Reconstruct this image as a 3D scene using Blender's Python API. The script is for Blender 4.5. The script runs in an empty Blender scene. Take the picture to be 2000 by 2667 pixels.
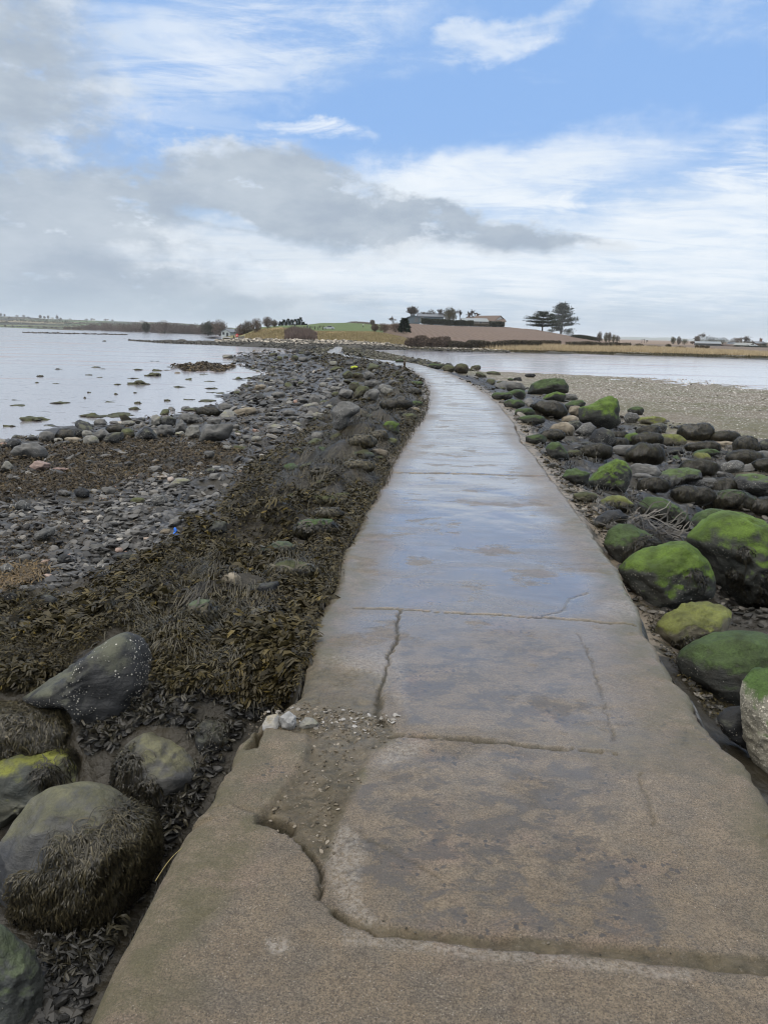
import bpy, bmesh, math, random
import numpy as np
from mathutils import Vector
from mathutils.bvhtree import BVHTree

rng = np.random.default_rng(7)
random.seed(7)
SC = bpy.context.scene
COL = SC.collection

# ------------------------------------------------------------------ camera geometry (photo is 2000 x 2667)
FPX = 2000.0
EYE = np.array([0.0, 0.0, 1.65])
PIT, ROL = math.radians(13.08), math.radians(1.30)
_F = np.array([0, math.cos(PIT), -math.sin(PIT)])
_U0 = np.array([0, math.sin(PIT), math.cos(PIT)])
_R0 = np.array([1.0, 0, 0])
CR = math.cos(ROL) * _R0 + math.sin(ROL) * _U0
CU = math.cos(ROL) * _U0 - math.sin(ROL) * _R0
CF = _F
MUD = -1.0

def ray(px, py):
    px = np.asarray(px, float); py = np.asarray(py, float)
    return CF + CR * ((px - 1000) / FPX)[..., None] - CU * ((py - 1333.5) / FPX)[..., None]

def proj(P):
    Q = np.asarray(P, float) - EYE
    d = Q @ CF
    return 1000 + FPX * (Q @ CR) / d, 1333.5 - FPX * (Q @ CU) / d, d

def unp(px, py, z):
    d = ray(px, py)
    t = (np.asarray(z) - EYE[2]) / d[..., 2]
    return EYE + d * t[..., None]

def at_y(px, py, Y):
    d = ray(px, py)
    return EYE + d * (np.asarray(Y) / d[..., 1])[..., None]

def sst(a, b, x):
    t = np.clip((np.asarray(x, float) - a) / (b - a), 0, 1)
    return t * t * (3 - 2 * t)

# ------------------------------------------------------------------ noise
def _hash(ix, iy, iz, s):
    h = (ix * 374761393 + iy * 668265263 + iz * 2147483647 + s * 974634777) & 0xFFFFFFFF
    h = ((h ^ (h >> 13)) * 1274126177) & 0xFFFFFFFF
    h = (h ^ (h >> 16)) & 0xFFFFFFFF
    h = (h * 2246822519) & 0xFFFFFFFF
    return ((h ^ (h >> 15)) & 0xFFFFFF) / float(0xFFFFFF) * 2 - 1

def vnoise(P, s=0):
    P = np.asarray(P, float)
    I = np.floor(P).astype(np.int64); f = P - I
    f = f * f * f * (f * (f * 6 - 15) + 10)
    x, y, z = I[..., 0], I[..., 1], I[..., 2]
    r = 0
    for dx in (0, 1):
        wx = f[..., 0] if dx else 1 - f[..., 0]
        for dy in (0, 1):
            wy = f[..., 1] if dy else 1 - f[..., 1]
            for dz in (0, 1):
                wz = f[..., 2] if dz else 1 - f[..., 2]
                r = r + wx * wy * wz * _hash(x + dx, y + dy, z + dz, s)
    return r

def fbm(P, o=4, s=0, g=0.5):
    a, r, t = 1.0, 0, 0
    P = np.asarray(P, float)
    for k in range(o):
        r = r + a * vnoise(P * (2.03 ** k) + 17.3 * k, s + k); t += a; a *= g
    return r / t * 1.6

def n2(x, y, sc, o=4, s=0):
    x = np.asarray(x, float); y = np.asarray(y, float)
    return fbm(np.stack([x * sc, y * sc, np.zeros_like(x) + 3.7], -1), o, s)

def inpoly(px, py, poly):
    px = np.asarray(px, float); py = np.asarray(py, float)
    r = np.zeros(px.shape, bool); n = len(poly)
    for i in range(n):
        x1, y1 = poly[i]; x2, y2 = poly[(i + 1) % n]
        if y1 == y2: continue
        c = ((y1 > py) != (y2 > py)) & (px < (x2 - x1) * (py - y1) / (y2 - y1) + x1)
        r ^= c
    return r

def segdist(x, y, pts):
    d = np.full(np.shape(x), 1e9)
    for (a, b) in zip(pts[:-1], pts[1:]):
        ax, ay = a[0], a[1]; bx, by = b[0] - ax, b[1] - ay
        t = np.clip(((x - ax) * bx + (y - ay) * by) / (bx * bx + by * by + 1e-12), 0, 1)
        d = np.minimum(d, np.hypot(x - ax - t * bx, y - ay - t * by))
    return d

# ------------------------------------------------------------------ mesh / object helpers
def mk(name, V, F, mat=None, parent=None, smooth=True, loc=None, attrs=None):
    me = bpy.data.meshes.new(name)
    V = np.asarray(V, np.float32).reshape(-1, 3)
    if isinstance(F, np.ndarray): F = [F]
    F = [np.asarray(f, np.int32) for f in F if len(f)]
    me.vertices.add(len(V)); me.vertices.foreach_set('co', V.ravel())
    nl = sum(f.size for f in F); npo = sum(len(f) for f in F)
    me.loops.add(nl); me.polygons.add(npo)
    me.loops.foreach_set('vertex_index', np.concatenate([f.ravel() for f in F]))
    tot = np.concatenate([np.full(len(f), f.shape[1], np.int32) for f in F])
    st = np.concatenate([[0], np.cumsum(tot)[:-1]]).astype(np.int32)
    me.polygons.foreach_set('loop_start', st)
    try: me.polygons.foreach_set('loop_total', tot)
    except Exception: pass
    me.polygons.foreach_set('use_smooth', np.full(npo, smooth))
    if attrs:
        for k, v in attrs.items():
            v = np.asarray(v, np.float32)
            if v.ndim == 2:
                a = me.color_attributes.new(k, 'FLOAT_COLOR', 'POINT')
                if v.shape[1] == 3: v = np.concatenate([v, np.ones((len(v), 1), np.float32)], 1)
                a.data.foreach_set('color', v.ravel())
            else:
                a = me.attributes.new(k, 'FLOAT', 'POINT'); a.data.foreach_set('value', v)
    me.update(calc_edges=True)
    me.validate()
    o = bpy.data.objects.new(name, me); COL.objects.link(o)
    if mat: me.materials.append(mat)
    if loc is not None: o.location = loc
    if parent: o.parent = parent
    return o

def tag(o, label=None, cat=None, group=None, kind=None):
    if label: o['label'] = label
    if cat: o['category'] = cat
    if group: o['group'] = group
    if kind: o['kind'] = kind
    return o

def empty(name, loc, label, cat, group=None):
    o = bpy.data.objects.new(name, None); COL.objects.link(o)
    o.location = loc; o.empty_display_size = 0.2
    return tag(o, label, cat, group)

_ICO = {}
def ico(n):
    if n not in _ICO:
        bm = bmesh.new(); bmesh.ops.create_icosphere(bm, subdivisions=n, radius=1)
        V = np.array([v.co[:] for v in bm.verts]); F = np.array([[v.index for v in f.verts] for f in bm.faces])
        bm.free(); _ICO[n] = (V, F)
    return _ICO[n]

def grid_faces(nr, nc):
    i = np.arange(nr - 1)[:, None] * nc + np.arange(nc - 1)[None]
    i = i.ravel()
    return np.stack([i, i + 1, i + nc + 1, i + nc], 1)

class Bag:
    """collects boxes, prisms and tubes into one mesh"""
    def __init__(s): s.V = []; s.F = {}; s.n = 0
    def add(s, V, F):
        V = np.asarray(V, float); F = np.asarray(F)
        s.V.append(V); s.F.setdefault(F.shape[1], []).append(F + s.n); s.n += len(V); return s
    def box(s, c, d, rz=0.0):
        c = np.asarray(c, float); hx, hy, hz = np.asarray(d, float) / 2
        V = np.array([[x, y, z] for z in (-hz, hz) for x, y in ((-hx, -hy), (hx, -hy), (hx, hy), (-hx, hy))])
        ca, sa = math.cos(rz), math.sin(rz)
        V = np.stack([V[:, 0] * ca - V[:, 1] * sa, V[:, 0] * sa + V[:, 1] * ca, V[:, 2]], 1) + c
        return s.add(V, [[3, 2, 1, 0], [4, 5, 6, 7], [0, 1, 5, 4], [1, 2, 6, 5], [2, 3, 7, 6], [3, 0, 4, 7]])
    def prism(s, prof, a, b):
        """profile of (x, z) points extruded along y from a to b"""
        n = len(prof)
        V = [[x, a, z] for x, z in prof] + [[x, b, z] for x, z in prof]
        s.add(V, [[i, (i + 1) % n, n + (i + 1) % n, n + i] for i in range(n)])
        F = [[0, i, i + 1] for i in range(1, n - 1)] + [[n, n + i + 1, n + i] for i in range(1, n - 1)]
        for f in [F]:
            s.F.setdefault(3, []).append(np.asarray(f) + s.n - 2 * n)
        return s
    def tube(s, p, q, r0, r1, k=6):
        p = np.asarray(p, float); q = np.asarray(q, float); d = q - p; L = np.linalg.norm(d) + 1e-9; d /= L
        a = np.cross(d, [0.3, 0.5, 0.81]); a /= np.linalg.norm(a); b = np.cross(d, a)
        th = np.arange(k) * 2 * math.pi / k
        ring = np.cos(th)[:, None] * a + np.sin(th)[:, None] * b
        V = np.concatenate([p + ring * r0, q + ring * r1])
        s.add(V, [[i, (i + 1) % k, k + (i + 1) % k, k + i] for i in range(k)])
        if k > 3:
            s.F.setdefault(k, []).append(np.array([list(range(k))[::-1], list(range(k, 2 * k))]) + s.n - 2 * k)
        return s
    def build(s, name, mat, parent=None, smooth=False, loc=None):
        return mk(name, np.concatenate(s.V), [np.concatenate(f) for f in s.F.values()], mat, parent, smooth, loc)

# ------------------------------------------------------------------ node helpers
class T:
    def __init__(s, tree): s.t = tree; tree.nodes.clear()
    def n(s, kind, _p=None, **inp):
        nd = s.t.nodes.new('ShaderNode' + kind)
        for k, v in (_p or {}).items(): setattr(nd, k, v)
        for k, v in inp.items():
            key = int(k[1:]) if k[0] == '_' and k[1:].isdigit() else k.replace('_', ' ')
            s.put(nd.inputs[key], v)
        return nd
    def put(s, sock, v):
        if isinstance(v, bpy.types.NodeSocket): s.t.links.new(v, sock)
        elif isinstance(v, (tuple, list)):
            sock.default_value = (*v, 1.0) if (len(v) == 3 and sock.type == 'RGBA') else v
        else: sock.default_value = v
    def m(s, op, a, b=0.0, c=None, clamp=False):
        nd = s.n('Math', {'operation': op, 'use_clamp': clamp}, _0=a, _1=b)
        if c is not None: s.put(nd.inputs[2], c)
        return nd.outputs[0]
    def mix(s, f, a, b, mode='MIX'):
        nd = s.t.nodes.new('ShaderNodeMix'); nd.data_type = 'RGBA'; nd.blend_type = mode
        s.put(nd.inputs[0], f); s.put(nd.inputs[6], a); s.put(nd.inputs[7], b); return nd.outputs[2]
    def fmix(s, f, a, b):
        nd = s.t.nodes.new('ShaderNodeMix'); nd.data_type = 'FLOAT'
        s.put(nd.inputs[0], f); s.put(nd.inputs[2], a); s.put(nd.inputs[3], b); return nd.outputs[0]
    def ss(s, x, a, b, lo=0.0, hi=1.0):
        nd = s.t.nodes.new('ShaderNodeMapRange'); nd.interpolation_type = 'SMOOTHSTEP'
        for i, v in enumerate((x, a, b, lo, hi)): s.put(nd.inputs[i], v)
        return nd.outputs[0]
    def noise(s, vec, scale, detail=4.0, rough=0.55, dist=0.0):
        return s.n('TexNoise', Vector=vec, Scale=scale, Detail=detail, Roughness=rough, Distortion=dist).outputs[0]
    def vor(s, vec, scale, feature='F1', rnd=1.0):
        return s.n('TexVoronoi', {'feature': feature}, Vector=vec, Scale=scale, Randomness=rnd)
    def attr(s, name):
        return s.n('Attribute', {'attribute_name': name})
    def sep(s, c):
        return s.n('SeparateColor', Color=c).outputs
    def scale(s, v, sc):
        return s.n('VectorMath', {'operation': 'MULTIPLY'}, _0=v, _1=sc).outputs[0]
    def addv(s, a, b):
        return s.n('VectorMath', {'operation': 'ADD'}, _0=a, _1=b).outputs[0]
    def bump(s, h, strength=0.5, dist=0.01, normal=None):
        nd = s.n('Bump', Height=h, Strength=strength, Distance=dist)
        if normal is not None: s.put(nd.inputs['Normal'], normal)
        return nd.outputs[0]
    def out(s, col, rough, normal=None, spec=0.5, **kw):
        b = s.n('BsdfPrincipled'); s.put(b.inputs['Base Color'], col); s.put(b.inputs['Roughness'], rough)
        s.put(b.inputs['Specular IOR Level'], spec)
        for k, v in kw.items(): s.put(b.inputs[k.replace('_', ' ')], v)
        if normal is not None: s.put(b.inputs['Normal'], normal)
        o = s.n('OutputMaterial'); s.t.links.new(b.outputs[0], o.inputs[0]); return b

def newmat(name):
    m = bpy.data.materials.new(name); m.use_nodes = True
    return m, T(m.node_tree)

def obj_coord(t):
    """object-space metres shifted by a per-object random offset"""
    tc = t.n('TexCoord').outputs['Object']
    r = t.n('ObjectInfo').outputs['Random']
    return t.addv(tc, t.n('CombineXYZ', X=t.m('MULTIPLY', r, 37.0), Y=t.m('MULTIPLY', r, 91.0), Z=0.0).outputs[0])

def simple(name, col, rough=0.7, var=0.25, scale=3.0, spec=0.4, bump=0.0, metallic=0.0):
    m, t = newmat(name); v = obj_coord(t)
    n = t.noise(v, scale, 5)
    c = t.mix(n, tuple(x * (1 - var) for x in col), tuple(min(1, x * (1 + var)) for x in col))
    nm = t.bump(t.noise(v, scale * 8, 4), bump, 0.02) if bump else None
    t.out(c, rough, nm, spec, Metallic=metallic); return m

def island_mat(name, cols, rough=0.6, spec=0.4, pos=None, trans=0.0):
    """colour picked per loose piece of the mesh (frond, twig, stone)"""
    m, t = newmat(name)
    r = t.n('NewGeometry').outputs['Random Per Island']
    cr = t.n('ValToRGB', Fac=r); e = cr.color_ramp.elements
    pos = pos or [i / max(1, len(cols) - 1) for i in range(len(cols))]
    while len(e) < len(cols): e.new(0.5)
    for i, (p, c) in enumerate(zip(pos, cols)): e[i].position = p; e[i].color = (*c, 1)
    tc = t.n('TexCoord').outputs['Object']
    c = t.mix(t.ss(t.noise(tc, 1.1, 3), 0.35, 0.65, 0.0, 0.55), cr.outputs[0], t.mix(1.0, cr.outputs[0], (0.68, 0.64, 0.62), 'MULTIPLY'))
    t.out(c, rough, None, spec); return m
# ------------------------------------------------------------------ causeway path: edges surveyed from the photo, unprojected to the ground
def zp(y):
    return -0.5 * sst(18, 112, y)
def unp_path(pts):
    p = np.array(pts, float); z = np.zeros(len(p))
    for _ in range(30):
        P = unp(p[:, 0], p[:, 1], z); z = zp(np.clip(P[:, 1], 0, 200))
    return P
PL = [(215, 2680), (305, 2470), (410, 2270), (482, 2146), (525, 2108), (560, 2040), (600, 1960), (645, 1900), (690, 1865), (745, 1830), (780, 1790),
      (800, 1700), (832, 1580), (868, 1531), (898, 1435), (952, 1338), (1000, 1254), (1022, 1210), (1039, 1172), (1068, 1130), (1096, 1096),
      (1113, 1058), (1117, 1016), (1106, 991), (1085, 972), (1047, 955), (975, 938), (942, 934), (878, 924.5), (858, 919.5), (850, 917), (858, 911), (866, 908), (873, 902.5)]
PR = [(2420, 2700), (2200, 2380), (2000, 2073), (1933, 1975), (1870, 1920), (1827, 1865), (1798, 1798), (1743, 1739), (1705, 1675), (1671, 1642), (1665, 1591),
      (1638, 1536), (1612, 1486), (1574, 1435), (1536, 1376), (1481, 1300), (1431, 1237), (1393, 1184), (1359, 1151), (1340, 1102), (1311, 1064), (1272, 1030),
      (1229, 1001), (1200, 987), (1144, 963), (1085, 946.5), (1047, 941), (967, 934), (923, 928.5), (900, 923), (884, 918), (895, 908.6), (890, 902.5)]
_l = unp_path(PL); _r = unp_path(PR)
def XL(y): return np.interp(y, _l[:, 1], _l[:, 0], left=_l[0, 0] - 0.05)
def XR(y): return np.interp(y, _r[:, 1], _r[:, 0], left=_r[0, 0] + 0.0)
YEND = min(_l[-1, 1], _r[-1, 1])
# muddy edge of the stony shore on the left, edge of the shell beach on the right
ML = [(0, 1145), (97, 1134), (211, 1117), (316, 1103), (380, 1090), (485, 1071), (548, 1050), (591, 1029), (624, 1008), (658, 991), (692, 976), (690, 966),
      (634, 958), (600, 944), (582, 929), (597, 921), (666, 915), (732, 912), (772, 910), (800, 907)]
_ml = unp(np.array(ML)[:, 0], np.array(ML)[:, 1], MUD)
_ml = np.concatenate([[[-60, 2, MUD], [-30, 11, MUD]], _ml, [[-9.5, 150, MUD]]])
_o = np.argsort(_ml[:, 1]); _ml = _ml[_o]
def XBL(y): return np.minimum(np.interp(y, _ml[:, 1], _ml[:, 0]), XL(y) - 2.5)
_br = np.array([(0, 62), (30, 40), (44, 24), (46.5, 21.5), (52, 21), (56, 19.5), (58.5, 13), (60, 7)])
def XBR(y):
    return np.where(np.asarray(y) < 60, np.interp(y, _br[:, 0], _br[:, 1]), XR(y) + 3.2)

MOUNDS = []
def H(x, y, detail=True):
    """height of the causeway embankment and shore"""
    x = np.asarray(x, float); y = np.asarray(y, float)
    z0 = zp(y); xl = XL(y); xr = XR(y)
    nf = 1 - sst(2.7, 4.2, y)
    dl = np.maximum(xl - x, 0); W = np.maximum(xl - XBL(y), 2.5)
    zl = z0 + np.interp(dl, [0, 0.12, 0.8, 2.4], [-0.05, -0.08, -0.26, -0.52]) * nf + np.interp(dl, [0, 0.12, 0.7, 1.5, 2.4], [-0.05, -0.05, -0.03, -0.24, -0.52]) * (1 - nf)
    t = np.clip((dl - 2.4) / np.maximum(W - 2.4, 0.6), 0, 2.5)
    zflat = z0 - 0.52 + (MUD - 0.02 - (z0 - 0.52)) * np.minimum(t, 1) ** 1.3 - 0.22 * np.clip(t - 1, 0, 1.2)
    zl = np.where(dl > 2.4, zflat, zl)
    zl = zl - nf * 0.85 * sst(0.0, 0.12, dl) * (1 - sst(1.3, 2.6, dl)); zl = np.where(nf > 0, np.maximum(zl, -0.90), zl)
    dr = np.maximum(x - xr, 0); WR = np.maximum(XBR(y) - xr, 2.5)
    near = 1 - sst(5.0, 8.5, y)
    zr = z0 + np.interp(dr, [0, 0.35, 0.9, 2.6], [-0.05, -0.09, -0.30, -0.80]) - 0.4 * near * sst(0, 0.2, dr) * (1 - sst(0.8, 2.4, dr))
    tr = np.clip((dr - 2.6) / np.maximum(WR - 2.6, 0.6), 0, 2.5)
    zb = np.maximum(z0 - 0.80, -0.93)
    zr = np.where(dr > 2.6, zb + (MUD - 0.02 - zb) * np.minimum(tr, 1) ** 2 - 0.22 * np.clip(tr - 1, 0, 1.2), np.maximum(zr, -0.93 - 0.4 * near))
    inside = (x >= xl) & (x <= xr)
    z = np.where(x < xl, zl, zr)
    if detail:
        band = np.where(x < xl, sst(0.15, 0.6, dl) * (1 - sst(2.6, 3.8, dl)), sst(0.4, 0.9, dr) * (1 - sst(2.6, 4.5, dr)))
        amp = np.clip(np.minimum(y / 6, 1), 0.3, 1)
        z = z + band * amp * (0.30 * (0.55 - np.abs(n2(x, y, 0.95, 3, 5))) - 0.02)
        for (mx, my, mr, mh) in MOUNDS:
            k = ((x - mx) ** 2 + ((y - my) * 0.8) ** 2) / (mr * mr); z = z + mh * np.exp(-np.minimum(k, 30.0) ** 1.3) * sst(0.02, 0.2, dl)
        off = np.where(x < xl, sst(0.05, 0.4, dl), sst(0.1, 0.5, dr))
        z = z + off * (0.045 * n2(x, y, 1.7, 4, 11) + np.where(x < xl, 0.05, 0.02) * n2(x, y, 0.35, 3, 12))
    z = np.where((nf > 0.02) & (x < xl), np.maximum(z, -0.94), z)
    return np.where(inside, z0 - (0.22 if detail else 0.015), z)

def unp_g(px, py, detail=False):
    """pixel -> point on the shore surface, found by marching the ray"""
    px = np.atleast_1d(np.asarray(px, float)); py = np.atleast_1d(np.asarray(py, float))
    d = ray(px, py); n = len(px); res = np.zeros((n, 3)); step = 0.0078
    def surf(P, det):
        h = H(P[..., 0], P[..., 1], det)
        if det: h = np.where((P[..., 0] >= XL(P[..., 1])) & (P[..., 0] <= XR(P[..., 1])), zp(P[..., 1]) - 0.015, h)
        return np.maximum(h, MUD)
    ts = np.geomspace(0.8, 160, 700); t0 = np.full(n, 160.0); ch = 2500
    for k in range(0, n, ch):
        dk = d[k:k + ch]; act = np.arange(len(dk)); tt = np.full(len(dk), 160.0)
        blocks = np.array_split(ts, 14 if len(dk) > 40 else 1)
        for tb in blocks:
            if not len(act): break
            P = EYE + dk[act][:, None] * tb[None, :, None]; hit = P[..., 2] <= surf(P, False); any_ = hit.any(1)
            tt[act[any_]] = tb[hit.argmax(1)[any_]]; act = act[~any_]
        t0[k:k + ch] = tt
    if detail:
        for k in range(n):
            tb = t0[k] * np.linspace(0.72, 1.04, 120); P = EYE + d[k] * tb[:, None]; hit = P[:, 2] <= surf(P, True)
            if hit.any(): t0[k] = tb[hit.argmax()]
    return EYE + d * t0[:, None]

# humps of weed-covered stone along the bank (px centre, px half size)
cl = [(430, 1640, 95, 55), (520, 1590, 120, 70), (650, 1600, 70, 45), (700, 1330, 120, 60), (800, 1240, 100, 60), (660, 1390, 60, 60), (840, 1390, 60, 40), (760, 1500, 70, 45), (950, 1130, 110, 45), (1000, 1090, 90, 40), (880, 1180, 110, 50), (920, 1250, 100, 40), (1030, 1050, 80, 30), (620, 1730, 90, 60), (700, 1450, 60, 40), (560, 1500, 60, 40), (860, 1310, 70, 36), (990, 1160, 60, 30), (930, 1090, 70, 28), (740, 1400, 70, 40), (480, 1480, 70, 40), (600, 1420, 70, 40), (330, 1600, 80, 45), (880, 1050, 60, 24), (1060, 1090, 40, 20)]
for a_, c_, b_, e_ in cl:
    P_ = unp_g([a_], [c_ + 0.4 * e_])[0]; r_ = b_ * 0.62 * proj(P_)[2] / FPX; MOUNDS.append((P_[0], P_[1] + 0.3 * r_, r_, min(0.16, 0.5 * r_)))

# px-space outlines of what lies on the ground (only used to decide where weed, shells or stones lie)
WEED_NEAR = [(-300, 1640), (0, 1600), (60, 1575), (170, 1560), (250, 1530), (330, 1490), (380, 1440), (470, 1400), (560, 1350), (600, 1290), (700, 1200),
             (780, 1135), (830, 1085), (880, 1045), (905, 1010), (915, 985), (880, 965), (760, 935), (800, 915), (900, 900), (1080, 940), (1200, 1000),
             (1200, 1300), (900, 2000), (560, 2700), (-300, 2700)]
WEED_FAR = [(-300, 1190), (0, 1170), (200, 1150), (420, 1140), (560, 1150), (640, 1172), (600, 1205), (480, 1235), (300, 1262), (150, 1290), (0, 1310), (-300, 1340)]
def weedness(x, y):
    P = np.stack([x, y, np.maximum(H(x, y, False), -0.95)], -1)
    u, v, d = proj(P); d_ok = d > 0.3
    jx = 40 * n2(x, y, 0.8, 3, 21); jy = 16 * n2(x, y, 0.8, 3, 22)
    k = np.clip((v - 860) / 300, 0.1, 1)
    w = (inpoly(u + jx * k, v + jy * k, WEED_NEAR) & (x < XL(y))) * 1.0
    w = np.maximum(w, 0.9 * inpoly(u + jx * k, v + jy * k, WEED_FAR))
    patch = sst(0.12, 0.35, n2(x, y, 1.2, 3, 23)) * 0.75
    shore = (x < XL(y)) & (x > XBL(y) - 0.5)
    rb = (x > XR(y) + 0.25) & (x < XR(y) + 4.2)
    w = np.maximum(w, np.where(shore, patch, 0))
    w = np.maximum(w, np.where(rb, 0.35 + 0.65 * sst(-0.15, 0.2, n2(x, y, 0.9, 3, 24)), 0))
    nearmud = shore & (x < XBL(y) + 1.6)
    w = np.maximum(w, np.where(nearmud, sst(-0.1, 0.2, n2(x, y, 0.7, 3, 25)), 0))
    return np.where(d_ok, w, 0.6)

# ------------------------------------------------------------------ ground of the embankment and shore
def shore_material():
    m, t = newmat('shore_ground'); g = t.n('NewGeometry').outputs['Position']
    a = t.sep(t.attr('zone').outputs['Color'])
    weed, shell, mar = a[0], a[1], a[2]
    peb = t.vor(g, 14.0); pd = peb.outputs['Distance']; pc = t.sep(peb.outputs['Color'])[0]
    peb2 = t.vor(g, 45.0)
    stone = t.mix(pc, (0.035, 0.036, 0.036), (0.125, 0.120, 0.112))
    stone = t.mix(t.ss(pd, 0.35, 0.65), stone, (0.02, 0.018, 0.015))
    nz = t.noise(g, 3.0, 6)
    wc = t.mix(nz, (0.007, 0.006, 0.004), (0.032, 0.025, 0.012))  # weed ground colour, darkened to put the hollow's shade into it
    c = t.mix(weed, stone, wc)
    s1 = t.vor(g, 11.0); s2 = t.vor(t.addv(g, t.scale(t.n('TexNoise', Vector=g, Scale=9.0, Detail=3.0).outputs['Color'], (0.10, 0.10, 0.0))), 30.0)
    sc = t.mix(t.sep(s2.outputs['Color'])[1], (0.080, 0.066, 0.044), (0.19, 0.162, 0.118))
    green = t.ss(t.noise(t.scale(g, (0.25, 0.5, 1)), 1.0, 4), 0.42, 0.62)
    sc = t.mix(t.m('MULTIPLY', green, 0.6), sc, (0.075, 0.075, 0.028))
    sp = t.m('MULTIPLY', t.m('GREATER_THAN', t.sep(s1.outputs['Color'])[0], 0.72), t.m('LESS_THAN', s1.outputs['Distance'], 0.42))
    grad = t.ss(t.n('SeparateXYZ', Vector=g).outputs[1], 20.0, 38.0, 0.25, 0.95)
    sc = t.mix(t.m('MULTIPLY', sp, grad), sc, (0.52, 0.50, 0.46))
    c = t.mix(shell, c, sc)
    mc = t.mix(nz, (0.13, 0.105, 0.075), (0.24, 0.205, 0.16))
    mc = t.mix(t.ss(t.noise(g, 9.0, 4), 0.5, 0.62), mc, (0.05, 0.045, 0.03))
    c = t.mix(mar, c, mc)
    h = t.m('ADD', t.m('MULTIPLY', t.m('SUBTRACT', 1.0, pd), 0.02), t.m('MULTIPLY', t.noise(g, 40.0, 5), 0.015))
    t.out(c, t.fmix(shell, 0.5, 0.75), t.bump(h, 0.8, 1.0), 0.4); return m

ys = np.geomspace(0.5, 122, 560) - 1.5
ss_ = np.sinh(np.linspace(-1, 1, 520) * 1.6) / math.sinh(1.6) * 0.85
Y, S = np.meshgrid(ys, ss_, indexing='ij'); X = S * (Y + 1.9)
Z = H(X, Y)
zone = np.zeros((Y.size, 3))
xf, yf = X.ravel(), Y.ravel()
zone[:, 0] = weedness(xf, yf)
dr = xf - XR(yf)
zone[:, 1] = sst(3.6, 5.2, dr + 0.8 * n2(xf, yf, 0.6, 3, 31)) * (yf > 1)
zone[:, 0] *= 1 - zone[:, 1]
zone[:, 2] = np.where(dr > 0, (1 - sst(0.25, 0.55, dr + 0.2 * n2(xf, yf, 1.5, 3, 32))) * (yf > 5) * (yf < 40),
                      (1 - sst(0.08, 0.3, (XL(yf) - xf) + 0.2 * n2(xf, yf, 1.5, 3, 33))) * (yf > 8) * (yf < 30) * 0.8)
g = mk('shore_ground', np.stack([xf, yf, Z.ravel()], 1), grid_faces(*Y.shape), shore_material(), attrs={'zone': zone})
tag(g, kind='structure')

# ------------------------------------------------------------------ mud flats: one wet sheet to the horizon
def mud_material():
    m, t = newmat('wet_mud'); g = t.n('NewGeometry').outputs['Position']
    st = t.scale(g, (0.05, 0.22, 1.0))
    n1 = t.noise(st, 1.0, 6, 0.6); n2_ = t.noise(t.scale(g, (0.5, 1.0, 1)), 1.0, 5); n3 = t.noise(g, 6.0, 4, 0.6)
    c = t.mix(n2_, (0.23, 0.205, 0.21), (0.36, 0.33, 0.335))
    dry = t.ss(n1, 0.5, 0.66)
    c = t.mix(dry, c, (0.30, 0.25, 0.23))
    spk = t.m('MAXIMUM', t.ss(t.noise(t.scale(g, (0.7, 1.6, 1)), 2.6, 3, 0.6), 0.635, 0.67), t.ss(t.noise(t.scale(g, (0.5, 1.1, 1)), 7.0, 4, 0.65), 0.63, 0.68, 0, 0.8))
    c = t.mix(spk, c, (0.03, 0.026, 0.02))
    rough = t.m('ADD', t.fmix(dry, 0.16, 0.36), t.m('MULTIPLY', spk, 0.35))
    rip = t.noise(t.scale(g, (1.0, 3.2, 1)), 1.6, 5, 0.6)
    h = t.m('ADD', t.m('ADD', t.m('MULTIPLY', n3, 0.016), t.m('MULTIPLY', rip, 0.05)), t.m('MULTIPLY', n2_, 0.03))
    t.out(c, rough, t.bump(h, 0.65, 0.6), 0.9, Coat_Weight=t.fmix(dry, 0.8, 0.1), Coat_Roughness=0.12); return m
MUDMAT = mud_material()
q = 14000.0
tag(mk('mudflat', [[-q, -q, MUD], [q, -q, MUD], [q, q, MUD], [-q, q, MUD]], np.array([[0, 1, 2, 3]]), MUDMAT), kind='structure')

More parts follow.
